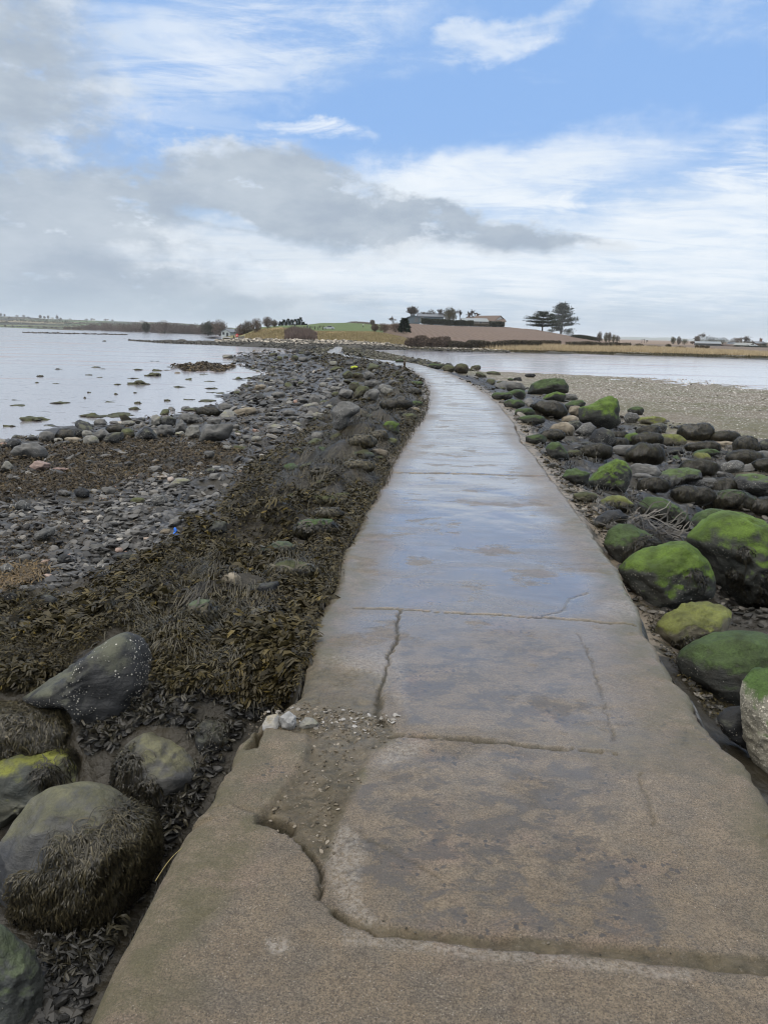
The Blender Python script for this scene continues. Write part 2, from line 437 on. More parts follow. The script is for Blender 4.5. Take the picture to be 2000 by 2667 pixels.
# ------------------------------------------------------------------ the path itself
def path_material():
    m, t = newmat('wet_concrete'); g = t.n('NewGeometry').outputs['Position']
    A = t.attr('mark_a'); B = t.attr('mark_b')
    a = t.sep(A.outputs['Color']); b = t.sep(B.outputs['Color'])
    gap, slate, rub = a[0], a[1], a[2]; wet, lime, alg = b[0], b[1], b[2]; a3 = A.outputs['Alpha']
    n1 = t.noise(g, 1.3, 6, 0.6); n2_ = t.noise(g, 7.0, 8, 0.68); n3 = t.noise(g, 60.0, 5, 0.65); n4 = t.noise(t.addv(g, (7, 3, 0)), 2.4, 4)
    n5 = t.noise(t.addv(t.scale(g, (1.0, 1.25, 1)), (2, 11, 0)), 19.0, 9, 0.72, 0.5)
    c = t.mix(n1, (0.104, 0.080, 0.053), (0.215, 0.172, 0.120))
    c = t.mix(t.ss(n4, 0.52, 0.72, 0, 0.55), c, (0.185, 0.130, 0.106))
    c = t.mix(t.ss(n2_, 0.40, 0.62, 0, 0.5), c, (0.100, 0.090, 0.076))
    c = t.mix(t.ss(n5, 0.50, 0.60, 0, 0.45), c, t.mix(1.0, c, (0.62, 0.60, 0.58), 'MULTIPLY'))
    c = t.mix(1.0, c, t.mix(t.ss(t.noise(g, 150.0, 4, 0.7), 0.33, 0.67), (0.58, 0.57, 0.56), (1.38, 1.37, 1.34)), 'MULTIPLY')
    # smooth dark cement skin where the tan laitance has worn away
    n6 = t.noise(t.scale(g, (1.0, 1.5, 1)), 5.5, 12, 0.74, 0.35)
    ps = t.m('MULTIPLY', slate, t.ss(t.m('ADD', n6, t.m('MULTIPLY', t.m('SUBTRACT', n4, 0.5), 0.35)), 0.48, 0.575))
    c = t.mix(t.m('MULTIPLY', ps, 0.72), c, t.mix(n5, (0.032, 0.030, 0.029), (0.092, 0.084, 0.078)))
    # fine exposed aggregate
    gd = t.addv(g, t.scale(t.n('TexNoise', Vector=g, Scale=180.0, Detail=2.0).outputs['Color'], (0.007, 0.007, 0.0)))
    vv = t.vor(gd, 210.0); vc = t.sep(vv.outputs['Color'])
    grit = t.m('MULTIPLY', t.ss(vv.outputs['Distance'], 0.5, 0.25), t.m('SUBTRACT', 1.0, t.m('MULTIPLY', slate, 0.6)))
    c = t.mix(t.m('MULTIPLY', grit, t.ss(vc[0], 0.25, 0.7, 0.8, 0.0)), c, (0.040, 0.032, 0.024))
    c = t.mix(t.m('MULTIPLY', grit, t.m('MULTIPLY', t.m('GREATER_THAN', vc[1], 0.90), t.ss(vc[2], 0.0, 1.0, 0.15, 0.85))), c, (0.33, 0.29, 0.235))
    v2 = t.vor(t.addv(gd, t.scale(t.n('TexNoise', Vector=g, Scale=40.0, Detail=3.0).outputs['Color'], (0.03, 0.03, 0.0))), 46.0); v2c = t.sep(v2.outputs['Color'])
    pit = t.m('MULTIPLY', t.m('MULTIPLY', t.m('GREATER_THAN', v2c[0], 0.78), t.ss(v2.outputs['Distance'], 0.50, 0.36)), t.m('MULTIPLY', t.m('SUBTRACT', 1.0, a3), t.ss(n4, 0.50, 0.60)))
    c = t.mix(t.m('MULTIPLY', pit, 0.8), c, (0.045, 0.045, 0.047))
    c = t.mix(t.m('MULTIPLY', lime, t.ss(t.noise(g, 55.0, 8, 0.75), 0.40, 0.62, 0.0, 0.75)), c, (0.36, 0.33, 0.285))
    c = t.mix(t.m('MULTIPLY', alg, t.ss(n2_, 0.3, 0.62, 0, 0.85)), c, t.mix(n5, (0.045, 0.040, 0.014), (0.115, 0.102, 0.038)))
    rcol = t.mix(t.ss(n5, 0.3, 0.7), (0.050, 0.042, 0.024), (0.165, 0.132, 0.085))
    rcol = t.mix(t.ss(t.noise(g, 90.0, 6, 0.7), 0.58, 0.66, 0, 0.6), rcol, (0.28, 0.25, 0.20))
    c = t.mix(t.m('MULTIPLY', rub, 0.85), c, rcol)
    orange = t.ss(t.noise(t.addv(g, (31, 5, 0)), 3.1, 6, 0.65), 0.735, 0.79, 0, 0.55)
    c = t.mix(orange, c, (0.30, 0.12, 0.065))
    c = t.mix(gap, c, t.mix(n2_, (0.014, 0.012, 0.006), (0.052, 0.043, 0.021)))
    # water film: pools along gentle hollows, rough dry islands
    w1 = t.noise(t.scale(g, (0.55, 1.5, 1)), 1.5, 5, 0.6, 0.6)
    dryisl = t.ss(t.noise(t.addv(t.scale(g, (1.0, 1.4, 1)), (3, 9, 0)), 1.6, 6, 0.65), 0.55, 0.62)
    film = t.m('MULTIPLY', wet, t.m('SUBTRACT', 1.0, t.m('MULTIPLY', dryisl, 0.6)))
    film = t.m('MULTIPLY', film, t.ss(w1, 0.28, 0.55, 0.6, 1.0))
    film = t.m('MAXIMUM', film, t.m('MULTIPLY', ps, 0.08))
    film = t.m('MULTIPLY', film, t.m('SUBTRACT', 1.0, t.m('MULTIPLY', gap, 0.8)))
    c = t.mix(t.m('MULTIPLY', film, 0.45), c, t.mix(1.0, c, (0.62, 0.62, 0.64), 'MULTIPLY'))
    rough = t.m('ADD', t.fmix(film, 0.62, 0.19), t.m('MULTIPLY', t.m('SUBTRACT', n2_, 0.5), 0.12))
    h = t.m('ADD', t.m('MULTIPLY', n3, 0.0028), t.m('MULTIPLY', n2_, 0.013))
    h = t.m('ADD', h, t.m('MULTIPLY', t.m('MULTIPLY', t.m('SUBTRACT', 1.0, vv.outputs['Distance']), 0.0016), t.m('SUBTRACT', 1.0, t.m('MULTIPLY', slate, 0.7))))
    h = t.m('ADD', h, t.m('MULTIPLY', n5, 0.017))
    h = t.m('SUBTRACT', h, t.m('MULTIPLY', pit, 0.002))
    h = t.m('ADD', h, t.m('MULTIPLY', t.m('MULTIPLY', rub, n5), 0.022))
    h = t.m('ADD', h, t.m('MULTIPLY', ps, 0.002))
    h = t.m('MULTIPLY', h, t.fmix(film, 1.0, 0.05))
    t.out(c, rough, t.bump(h, 0.9, 1.0), t.fmix(film, 0.4, 0.9), Coat_Weight=t.m('MULTIPLY', film, 0.95), Coat_Roughness=0.13); return m

def pw(pts):
    p = np.array(pts, float); return unp(p[:, 0], p[:, 1], np.zeros(len(p)))[:, :2]
JOINTS = [  # (polyline px, half width m, depth m)
    ([(1020, 1230), (1100, 1232), (1230, 1234), (1330, 1238), (1431, 1238)], 0.048, 0.022),
    ([(925, 1585), (1042, 1587), (1182, 1598), (1300, 1602), (1399, 1609), (1470, 1612), (1553, 1620), (1654, 1629)], 0.013, 0.012),
    ([(1042, 1590), (1036, 1640), (1030, 1668), (1013, 1711), (1008, 1754), (989, 1807), (985, 1850), (1000, 1880)], 0.016, 0.014),
    ([(1010, 1915), (1086, 1919), (1160, 1923), (1230, 1929), (1300, 1933), (1375, 1943), (1448, 1949), (1520, 1951), (1600, 1953)], 0.016, 0.016),
    ([(700, 2136), (758, 2170), (800, 2215), (820, 2235), (837, 2258), (835, 2300), (823, 2340)], 0.013, 0.03),
    ([(870, 2362), (917, 2408), (989, 2428), (1060, 2434), (1134, 2445), (1182, 2454), (1250, 2463), (1327, 2469), (1423, 2473), (1520, 2474), (1610, 2479), (1682, 2498), (1803, 2509), (2000, 2529), (2200, 2550)], 0.011, 0.022),
    ([(1500, 1650), (1511, 1659), (1528, 1705), (1545, 1750), (1562, 1789), (1572, 1820), (1578, 1844), (1595, 1924)], 0.012, 0.006),
    ([(1665, 2010), (1672, 2045), (1690, 2090), (1701, 2136)], 0.010, 0.006),
    ([(925, 2155), (960, 2180), (1000, 2200), (1050, 2230), (1120, 2255), (1170, 2290)], 0.008, 0.004),
    ([(1300, 1603), (1401, 1610), (1440, 1600), (1469, 1591), (1480, 1560), (1530, 1545)], 0.012, 0.004),
]
JW = [(pw(p), w, d) for p, w, d in JOINTS]
yv = np.concatenate([np.arange(0.35, 2.6, 0.009), np.arange(2.6, 6, 0.014), np.arange(6, 12, 0.03), np.geomspace(12, YEND + 1.5, 260)])
uu = np.concatenate([np.linspace(0, 0.06, 14)[:-1], np.linspace(0.06, 0.94, 170), np.linspace(0.94, 1, 14)[1:]])
Yp, Up = np.meshgrid(yv, uu, indexing='ij')
rag = np.clip(1.6 / np.maximum(yv, 1.0), 0.3, 1)
el = XL(yv) + (0.030 * n2(yv, yv * 0, 2.2, 4, 41) + 0.014 * n2(yv, yv * 0, 14, 3, 42)) * np.where(yv > 2.35, 1, 0.15)
er = XR(yv) + (0.022 * n2(yv, yv * 0 + 9, 2.2, 4, 43) + 0.010 * n2(yv, yv * 0, 14, 3, 44))
Xp = el[:, None] + (er - el)[:, None] * Up
px_, py_, _d = proj(np.stack([Xp, Yp, zp(Yp)], -1))
wx = Xp + 0.012 * n2(Xp, Yp, 9, 3, 51) + 0.006 * n2(Xp, Yp, 42, 3, 54); wy = Yp + 0.012 * n2(Xp, Yp, 9, 3, 52) + 0.006 * n2(Xp, Yp, 42, 3, 55)
gap = np.zeros_like(Xp); dep = np.zeros_like(Xp)
nearm = Yp < 14
for P_, w_, d_ in JW:
    dd = np.full(Xp.shape, 9.0); dd[nearm] = segdist(wx[nearm], wy[nearm], P_)
    wv = w_ * (1 + 0.6 * n2(Xp, Yp, 5, 3, 53))
    wv = wv * 0.62; gg = 1 - sst(wv * 0.55, wv * 1.35, dd)
    gap = np.maximum(gap, gg * (0.9 if d_ > 0.008 else 0.4)); dep = np.maximum(dep, d_ * gg)
# expansion joints further out, every few metres
for yj in np.arange(13.2, YEND, 4.6):
    k = 1 - sst(0.015, 0.05 + 0.0007 * yj, np.abs(Yp - yj - 0.02 * Xp)); gap = np.maximum(gap, 0.55 * k); dep = np.maximum(dep, 0.006 * k)
_ja, _jb = n2(Xp, Yp, 4, 4, 60), n2(Xp, Yp, 4, 4, 61)
def soft(poly, jit=14):
    r = np.zeros(Xp.shape); q_ = nearm
    for k in range(5):
        r[q_] += inpoly(px_[q_] + jit * _ja[q_] + jit * 0.7 * math.cos(k * 1.26), py_[q_] + jit * 0.7 * _jb[q_] + jit * 0.5 * math.sin(k * 1.26), poly)
    return r / 5.0
slab = soft([(150, 2700), (305, 2470), (410, 2270), (482, 2146), (525, 2105), (600, 2092), (700, 2130), (758, 2168), (816, 2232), (833, 2260), (830, 2340), (870, 2370), (917, 2410), (989, 2432), (1134, 2449), (1327, 2473), (1610, 2483), (1803, 2512), (2400, 2570), (2500, 2760), (150, 2760)], 2)
slate = np.maximum.reduce([soft([(960, 1965), (1230, 1950), (1540, 1965), (1600, 2080), (1640, 2250), (1700, 2330), (1900, 2380), (1800, 2460), (1500, 2420), (1100, 2400), (960, 2360), (860, 2270), (930, 2110)], 30),
                            soft([(1040, 1650), (1250, 1640), (1500, 1670), (1560, 1800), (1590, 1930), (1300, 1920), (1060, 1900), (1010, 1800)], 30) * 0.95])
rub = np.maximum.reduce([soft([(640, 1880), (760, 1850), (860, 1835), (1010, 1880), (1030, 1930), (960, 1965), (930, 2060), (880, 2130), (850, 2230), (800, 2210), (740, 2150), (680, 2120), (740, 2050), (800, 1960), (800, 1905), (700, 1895)], 12),
                          soft([(780, 1700), (860, 1720), (990, 1780), (990, 1880), (800, 1860), (760, 1820)], 16) * 0.7,
                          soft([(840, 2345), (920, 2385), (1150, 2418), (1500, 2440), (2000, 2475), (2200, 2560), (1800, 2512), (1420, 2478), (1180, 2458), (990, 2432), (917, 2412), (860, 2380)], 8) * 0.75,
                          soft([(1500, 1900), (1800, 1900), (1900, 1990), (1700, 2010), (1540, 1990)], 25) * 0.35])
lime = np.maximum.reduce([soft([(860, 2160), (905, 2140), (960, 2200), (930, 2260), (940, 2340), (1010, 2400), (960, 2405), (880, 2340), (850, 2270)], 12) * 0.6,
                           soft([(1000, 1925), (1120, 1930), (1060, 1980), (990, 2000)], 15) * 0.6, soft([(800, 1690), (1010, 1690), (1000, 1800), (900, 1800), (820, 1770)], 20) * 0.55,
                           soft([(1020, 1700), (1060, 1720), (1050, 1850), (1010, 1800)], 12) * 0.4, soft([(690, 2445), (745, 2435), (760, 2470), (715, 2480)], 12) * 0.9,
                           soft([(1580, 1560), (1640, 1540), (1660, 1600), (1620, 1620), (1560, 1600)], 12) * 0.5,
                           soft([(880, 2415), (1000, 2440), (1330, 2478), (1800, 2520), (1800, 2550), (1300, 2510), (900, 2460)], 12) * 0.5])
tanblk = soft([(545, 2095), (560, 2040), (600, 1960), (645, 1900), (690, 1888), (800, 1910), (805, 1950), (750, 2040), (690, 2110), (600, 2092)], 6)
edge = np.minimum(Xp - el[:, None], er[:, None] - Xp)
alg = np.maximum.reduce([rub * 0.8, 0.75 * (1 - sst(0.05, 0.28, edge + 0.1 * n2(Xp, Yp, 2, 3, 65))) * sst(0, 1, 8 - Yp) , soft([(905, 2000), (960, 1990), (960, 2040), (930, 2050)], 8),
                          tanblk * 0.45, 0.7 * soft([(480, 2160), (560, 2110), (720, 2130), (640, 2250), (480, 2480), (330, 2600), (300, 2500), (400, 2290)], 30)])
wet = sst(2.1, 4.8, Yp + 0.5 * n2(Xp, Yp, 1.0, 3, 66)) * (0.35 + 0.65 * sst(0.08, 0.42, edge + 0.12 * n2(Xp, Yp, 1.2, 3, 67)))
wet = np.maximum(wet, 0.55 * sst(1.9, 3.2, Yp) * slate)
z = zp(Yp) + 0.006 * n2(Xp, Yp, 1.2, 4, 71) + 0.0022 * n2(Xp, Yp, 18, 4, 72) * (Yp < 12) * (1 - 0.85 * np.clip(wet * 1.3, 0, 1))
z = z - dep * (1 + 0.7 * n2(Xp, Yp, 12, 3, 73)) - 0.020 * (1 - slab) * (Yp < 3.2) * sst(0, 1, 3.2 - Yp)
z = z + rub * (-0.012 + 0.010 * n2(Xp, Yp, 14, 5, 74)) + slate * 0.004 + tanblk * (0.015 + 0.012 * n2(Xp, Yp, 6, 4, 75))
crack = segdist(wx, wy, pw([(655, 1950), (668, 1930), (672, 1905), (690, 1890)])); z -= 0.10 * (1 - sst(0.004, 0.022, crack)) * (Yp < 4)
chip = segdist(wx, wy, pw([(690, 2130), (725, 2140), (740, 2150)])); z -= 0.09 * (1 - sst(0.01, 0.045, chip)); gap = np.maximum(gap, 1 - sst(0.01, 0.05, chip))
rnd = np.where(Yp < 2.35, 0.05, 0.03); z = z - rnd * (1 - np.clip(edge / (rnd * 2.2), 0, 1)) ** 2.2
A_ = np.stack([gap, slate * (1 - slab), rub, slab], -1); B_ = np.stack([wet, lime, np.clip(alg, 0, 1), tanblk], -1)
# skirts down both sides
nr = len(yv)
def skirt(sign, col):
    xs = [Xp[:, col] + sign * k for k in (0.008, 0.02, 0.03)]; zs = [z[:, col] - k for k in (0.03, 0.14, 0.8)]
    return [(np.stack([x, yv, zz], -1), A_[:, col], B_[:, col] * np.array([0.2, 0.3, 1, 1]) + np.array([0, 0, 0.5, 0])) for x, zz in zip(xs, zs)]
top = np.stack([Xp, Yp, z], -1)
def path_z(x, y):
    i = np.clip(np.searchsorted(yv, y), 1, len(yv) - 1); f = np.clip((x - el[i]) / (er[i] - el[i]), 0, 1); j = np.clip(np.searchsorted(uu, f), 0, len(uu) - 1)
    return z[i, j]
Ls = skirt(-1, 0)[::-1]; Rs = skirt(1, -1)
V = np.concatenate([np.stack([s[0] for s in Ls], 1), top, np.stack([s[0] for s in Rs], 1)], 1)
AA = np.concatenate([np.stack([s[1] for s in Ls], 1), A_, np.stack([s[1] for s in Rs], 1)], 1)
BB = np.concatenate([np.stack([s[2] for s in Ls], 1), B_, np.stack([s[2] for s in Rs], 1)], 1)
nc = V.shape[1]
tag(mk('path', V.reshape(-1, 3), grid_faces(nr, nc), path_material(), attrs={'mark_a': AA.reshape(-1, 4), 'mark_b': BB.reshape(-1, 4)}), kind='structure')
# ------------------------------------------------------------------ rocks
def rock_material(name, c1, c2, moss=None, mthr=0.35, mamt=1.0, barn=0.0, bpatch=0.5, rough=0.62, stain=None, fleck=(0.50, 0.48, 0.42)):
    m, t = newmat(name); v = obj_coord(t)
    nz = t.n('SeparateXYZ', Vector=t.n('NewGeometry').outputs['Normal']).outputs[2]
    n1 = t.noise(v, 3.2, 6, 0.6); n2_ = t.noise(v, 14.0, 6, 0.65); n3 = t.noise(v, 70.0, 4, 0.6)
    c = t.mix(t.ss(n1, 0.3, 0.7), c1, c2)
    c = t.mix(t.ss(n2_, 0.35, 0.75, 0, 0.5), c, tuple(x * 0.45 for x in c1))
    strat = t.noise(t.scale(v, (2, 3, 22)), 1.0, 4, 0.6, 0.8)
    c = t.mix(t.ss(strat, 0.5, 0.72, 0, 0.35), c, tuple(min(1, x * 1.5) for x in c2))
    if stain: c = t.mix(t.m('MULTIPLY', t.ss(n1, 0.48, 0.62), t.ss(nz, 0.0, 0.7)), c, stain)
    h = t.m('ADD', t.m('MULTIPLY', n2_, 0.022), t.m('MULTIPLY', n3, 0.005)); h = t.m('ADD', h, t.m('MULTIPLY', strat, 0.010))
    if moss:
        mm = t.ss(t.m('ADD', nz, t.m('ADD', t.m('MULTIPLY', t.m('SUBTRACT', n1, 0.5), 1.7), t.m('MULTIPLY', t.m('SUBTRACT', n2_, 0.5), 0.9))), mthr - 0.22, mthr + 0.28, 0.0, mamt)
        mc = t.mix(t.ss(t.noise(v, 5.0, 6, 0.7), 0.3, 0.7), tuple(x * 0.45 for x in moss), tuple(min(1, x * 1.35) for x in moss))
        mc = t.mix(t.ss(n3, 0.4, 0.7, 0, 0.5), mc, tuple(x * 0.35 for x in moss))
        c = t.mix(mm, c, mc)
        fz = t.noise(t.scale(v, (1, 1, 0.5)), 150.0, 3, 0.7)
        h = t.m('ADD', h, t.m('MULTIPLY', t.m('MULTIPLY', fz, mm), 0.007))
    r = rough; mm = mm if moss else 0.0
    if barn > 0:
        for sc_, k in ((95.0, 1.0), (55.0, 0.6)):
            b = t.vor(v, sc_); bc = t.sep(b.outputs['Color'])
            patch = t.ss(t.m('SUBTRACT', t.noise(t.addv(v, (5, 2, 9)), 2.6, 3), t.m('MULTIPLY', t.m('SUBTRACT', nz, 0.35), 0.22)), bpatch - 0.02, bpatch + 0.16)
            pick = t.m('LESS_THAN', bc[0], t.m('MULTIPLY', patch, barn * k))
            s_ = t.m('MULTIPLY', pick, t.m('MULTIPLY', t.m('SUBTRACT', 1.0, mm), t.ss(t.m('ADD', b.outputs['Distance'], t.m('MULTIPLY', bc[2], 0.22)), 0.44, 0.32)))
            c = t.mix(s_, c, t.mix(bc[1], tuple(x * 0.55 for x in fleck), fleck))
            h = t.m('ADD', h, t.m('MULTIPLY', s_, 0.006))
    t.out(c, r, t.bump(h, 0.75, 1.0), 0.25); return m

RM = dict(
    mossy=rock_material('mossy_rock', (0.030, 0.033, 0.030), (0.060, 0.060, 0.052), (0.080, 0.130, 0.018), 0.30, 1.0, 0.16, 0.52),
    mossdark=rock_material('dark_mossy_rock', (0.028, 0.030, 0.028), (0.060, 0.058, 0.050), (0.048, 0.078, 0.022), 0.28, 0.92, 0.10, 0.55),
    mosstan=rock_material('olive_mossy_rock', (0.085, 0.080, 0.062), (0.17, 0.155, 0.115), (0.135, 0.150, 0.030), 0.25, 0.85, 0.10, 0.55),
    mosshalf=rock_material('grey_green_rock', (0.050, 0.053, 0.055), (0.105, 0.105, 0.100), (0.075, 0.115, 0.032), 0.55, 0.9, 0.30, 0.5),
    slategreen=rock_material('slate_green_rock', (0.040, 0.046, 0.046), (0.085, 0.09, 0.085), (0.062, 0.080, 0.042), 0.48, 0.85, 0.05, 0.6),
    dark=rock_material('dark_rock', (0.018, 0.019, 0.020), (0.042, 0.043, 0.044), None, barn=0.55, bpatch=0.47, stain=(0.085, 0.088, 0.062)),
    lichen=rock_material('lichen_rock', (0.042, 0.045, 0.050), (0.10, 0.098, 0.09), (0.145, 0.140, 0.065), 0.78, 0.55, 0.10, 0.55),
    yellow=rock_material('yellow_lichen_rock', (0.05, 0.055, 0.05), (0.13, 0.125, 0.09), (0.19, 0.20, 0.028), 0.62, 0.75, 0.04, 0.6),
    cream=rock_material('barnacled_rock', (0.20, 0.19, 0.155), (0.36, 0.335, 0.265), (0.05, 0.09, 0.02), 0.36, 1.0, 0.97, 0.20, fleck=(0.62, 0.58, 0.48)),
    grey=rock_material('grey_rock', (0.078, 0.078, 0.075), (0.165, 0.160, 0.148), None, barn=0.10, bpatch=0.55),
    pale=rock_material('pale_rock', (0.14, 0.138, 0.125), (0.26, 0.25, 0.22), None, barn=0.08, bpatch=0.55, stain=(0.17, 0.17, 0.11)),
    tan=rock_material('tan_rock', (0.15, 0.125, 0.09), (0.27, 0.235, 0.18), None, barn=0.05, bpatch=0.6),
    pink=rock_material('pink_rock', (0.20, 0.135, 0.115), (0.29, 0.215, 0.185), None),
    barn=rock_material('grey_barnacled_rock', (0.06, 0.062, 0.062), (0.12, 0.118, 0.11), None, barn=0.75, bpatch=0.36, fleck=(0.5, 0.49, 0.45)),
    white=rock_material('white_rubble', (0.26, 0.26, 0.255), (0.50, 0.49, 0.47), None, stain=(0.25, 0.22, 0.16)),
    brown=rock_material('brown_weedy_rock', (0.026, 0.022, 0.015), (0.066, 0.056, 0.036), (0.060, 0.066, 0.022), 0.50, 0.75),
    olive=rock_material('olive_weedy_rock', (0.045, 0.042, 0.030), (0.10, 0.092, 0.062), (0.070, 0.080, 0.028), 0.35, 0.8, 0.05, 0.6),
    lime=rock_material('lime_lichen_rock', (0.09, 0.10, 0.05), (0.16, 0.16, 0.08), (0.36, 0.42, 0.03), 0.10, 1.0),
)
STRAND = island_mat('strand_weed', [(0.014, 0.013, 0.009), (0.034, 0.030, 0.018), (0.064, 0.056, 0.031), (0.10, 0.085, 0.045)], 0.42, 0.4, [0, 0.35, 0.8, 1.0])
STRANDB = island_mat('black_strand_weed', [(0.009, 0.009, 0.007), (0.022, 0.020, 0.013), (0.050, 0.044, 0.026)], 0.42, 0.4)

def ribbons(P0, dirs, L, W, segs, follow, rnd=0.5, lift=0.006):
    """thin strands that start at P0 and run downhill over a surface; follow(P) -> (point on surface, normal)"""
    n = len(P0); P = P0.copy(); T_ = dirs.copy(); pts = []
    for k in range(segs + 1):
        Q, N = follow(P)
        P = Q + N * (lift * (1.0 + 1.2 * math.sin(math.pi * min(1, k / segs * 1.1))) * rng.uniform(0.5, 2.2, n))[:, None]
        pts.append((P.copy(), N))
        g_ = np.array([0, 0, -1.0]) - N * (N @ np.array([0, 0, -1.0]))[:, None]
        T_ = 0.75 * T_ + 0.62 * g_ + rng.normal(0, rnd, (n, 3)) * 0.48
        T_ -= N * (T_ * N).sum(1)[:, None]; T_ /= np.linalg.norm(T_, axis=1)[:, None] + 1e-9
        P = P + T_ * (L / segs)[:, None]
    V = []
    for k, (p, N) in enumerate(pts):
        tn = pts[min(k + 1, segs)][0] - pts[max(k - 1, 0)][0]; tn /= np.linalg.norm(tn, axis=1)[:, None] + 1e-9
        s_ = np.cross(tn, N); s_ /= np.linalg.norm(s_, axis=1)[:, None] + 1e-9
        w_ = W * (0.75 + 0.5 * math.sin(math.pi * (k + 0.6) / (segs + 1)))
        V += [p - s_ * w_[:, None], p + s_ * w_[:, None]]
    V = np.stack(V, 1); m = V.shape[1]
    F = np.array([[2 * k, 2 * k + 1, 2 * k + 3, 2 * k + 2] for k in range(segs)])
    return V.reshape(-1, 3), (np.arange(n)[:, None, None] * m + F[None]).reshape(-1, 4)

def rock_follow(V, F):
    bvh = BVHTree.FromPolygons([Vector(v) for v in V], [tuple(f) for f in F])
    def fn(P):
        Q = np.empty_like(P); N = np.empty_like(P)
        for i, p in enumerate(P):
            a, b, _, _ = bvh.find_nearest(Vector(p)); Q[i] = a; N[i] = b
        return Q, N
    return fn

def crop(cx, cy, k):
    return lambda pts: [(cx + k * a, cy + k * b) for a, b in pts]
CROPS = dict(L1=crop(0, 1500, .48222), L2=crop(0, 2000, .48222), R5=crop(1300, 1300, .42194), C7=crop(1200, 900, .48222), A5=crop(0, 1000, .42194), B6=crop(600, 860, .42194),
             Z2=crop(560, 780, .26522), M7=crop(700, 1200, .48222), N6=crop(0, 1100, .48222), C1=crop(0, 780, .42194), X4=crop(1440, 780, .33755), P=crop(0, 0, 1.0))
USED = []; POLYS = []

def make_rock(name, label, mat, poly, group=None, depth=0.75, sub=None, rgh=1.0, fac=0.0, cat='boulder', sink=0.0):
    """star-shaped outline from the survey gets its own distance, real size and thickness"""
    p = np.array(poly, float); c = np.array([(p[:, 0].min() + p[:, 0].max()) / 2, (p[:, 1].min() + p[:, 1].max()) / 2])
    wpx = p[:, 0].max() - p[:, 0].min(); hpx = p[:, 1].max() - p[:, 1].min(); by = p[:, 1].max()
    G = unp_g([c[0]], [by - 0.03 * hpx], True)[0]; zc = proj(G)[2]
    half = 0.5 * min(wpx, hpx * 1.8) * zc / FPX * depth
    zc = zc + 0.75 * half + sink
    half = 0.5 * min(wpx, hpx * 1.8) * zc / FPX * depth
    C = EYE + (CF + CR * (c[0] - 1000) / FPX - CU * (c[1] - 1333.5) / FPX) * zc
    th = np.arctan2(-(p[:, 1] - c[1]), p[:, 0] - c[0]); r = np.hypot(p[:, 0] - c[0], p[:, 1] - c[1])
    o = np.argsort(th); th, r = th[o], r[o]
    thx = np.concatenate([th - 2 * np.pi, th, th + 2 * np.pi]); rx = np.concatenate([r, r, r])
    gth = np.linspace(-np.pi, np.pi, 181); gx = np.interp(gth, thx, rx * np.cos(thx)); gy = np.interp(gth, thx, rx * np.sin(thx))
    # interpolate the outline as straight chords, then round it a little
    ang = np.unwrap(np.arctan2(gy, gx)); rad = np.hypot(gx, gy)
    ker = np.array([1, 2, 3, 2, 1.0]); ker /= ker.sum()
    rad = np.convolve(np.concatenate([rad[-3:-1], rad, rad[1:3]]), ker, 'same')[2:-2]
    if sub is None: sub = 5 if wpx > 110 else (4 if wpx > 28 else 3)
    V, F = ico(sub); V = V.copy()
    sd = int(rng.integers(1e6))
    fac = max(fac, 0.22)
    if fac > 0:
        for _ in range(12):
            nn = rng.normal(size=3); nn[2] = abs(nn[2]); nn /= np.linalg.norm(nn); cc = rng.uniform(1 - (0.72 if fac >= 0.4 else 0.55) * fac, 0.96)
            V -= nn * np.maximum(V @ nn - cc, 0)[:, None]
    ln = np.linalg.norm(V, axis=1)
    rho = np.hypot(V[:, 0], V[:, 1]); a = np.arctan2(V[:, 1], V[:, 0])
    R_ = np.interp(a, ang, rad, period=2 * np.pi) * zc / FPX
    loc = np.stack([rho * R_ * np.cos(a), rho * R_ * np.sin(a), V[:, 2] * half], 1)
    size = (wpx + hpx) * 0.25 * zc / FPX
    nrm = V / ln[:, None]
    dn = 0.10 * fbm(nrm * 1.7 + sd % 97, 3, sd) + 0.045 * fbm(nrm * 5 + sd % 89, 4, sd + 3) - 0.05 * np.maximum(0, 0.22 - np.abs(fbm(nrm * 2.3 + sd % 61, 3, sd + 21))) / 0.22 + 0.012 * fbm(nrm * 17, 3, sd + 9)
    sil = 0.35 + 0.65 * np.abs(V[:, 2])
    loc += nrm * (dn * size * rgh * sil)[:, None]
    Wd = loc[:, :1] * CR + loc[:, 1:2] * CU - loc[:, 2:3] * CF
    ob = mk(name, Wd, F, RM[mat], loc=Vector(C))
    tag(ob, label, cat, group)
    USED.append((c[0], c[1], wpx, hpx)); POLYS.append([(c[0] + (a - c[0]) * 0.93, c[1] + (b - c[1]) * 0.93) for a, b in poly])
    return ob, Wd, F, C

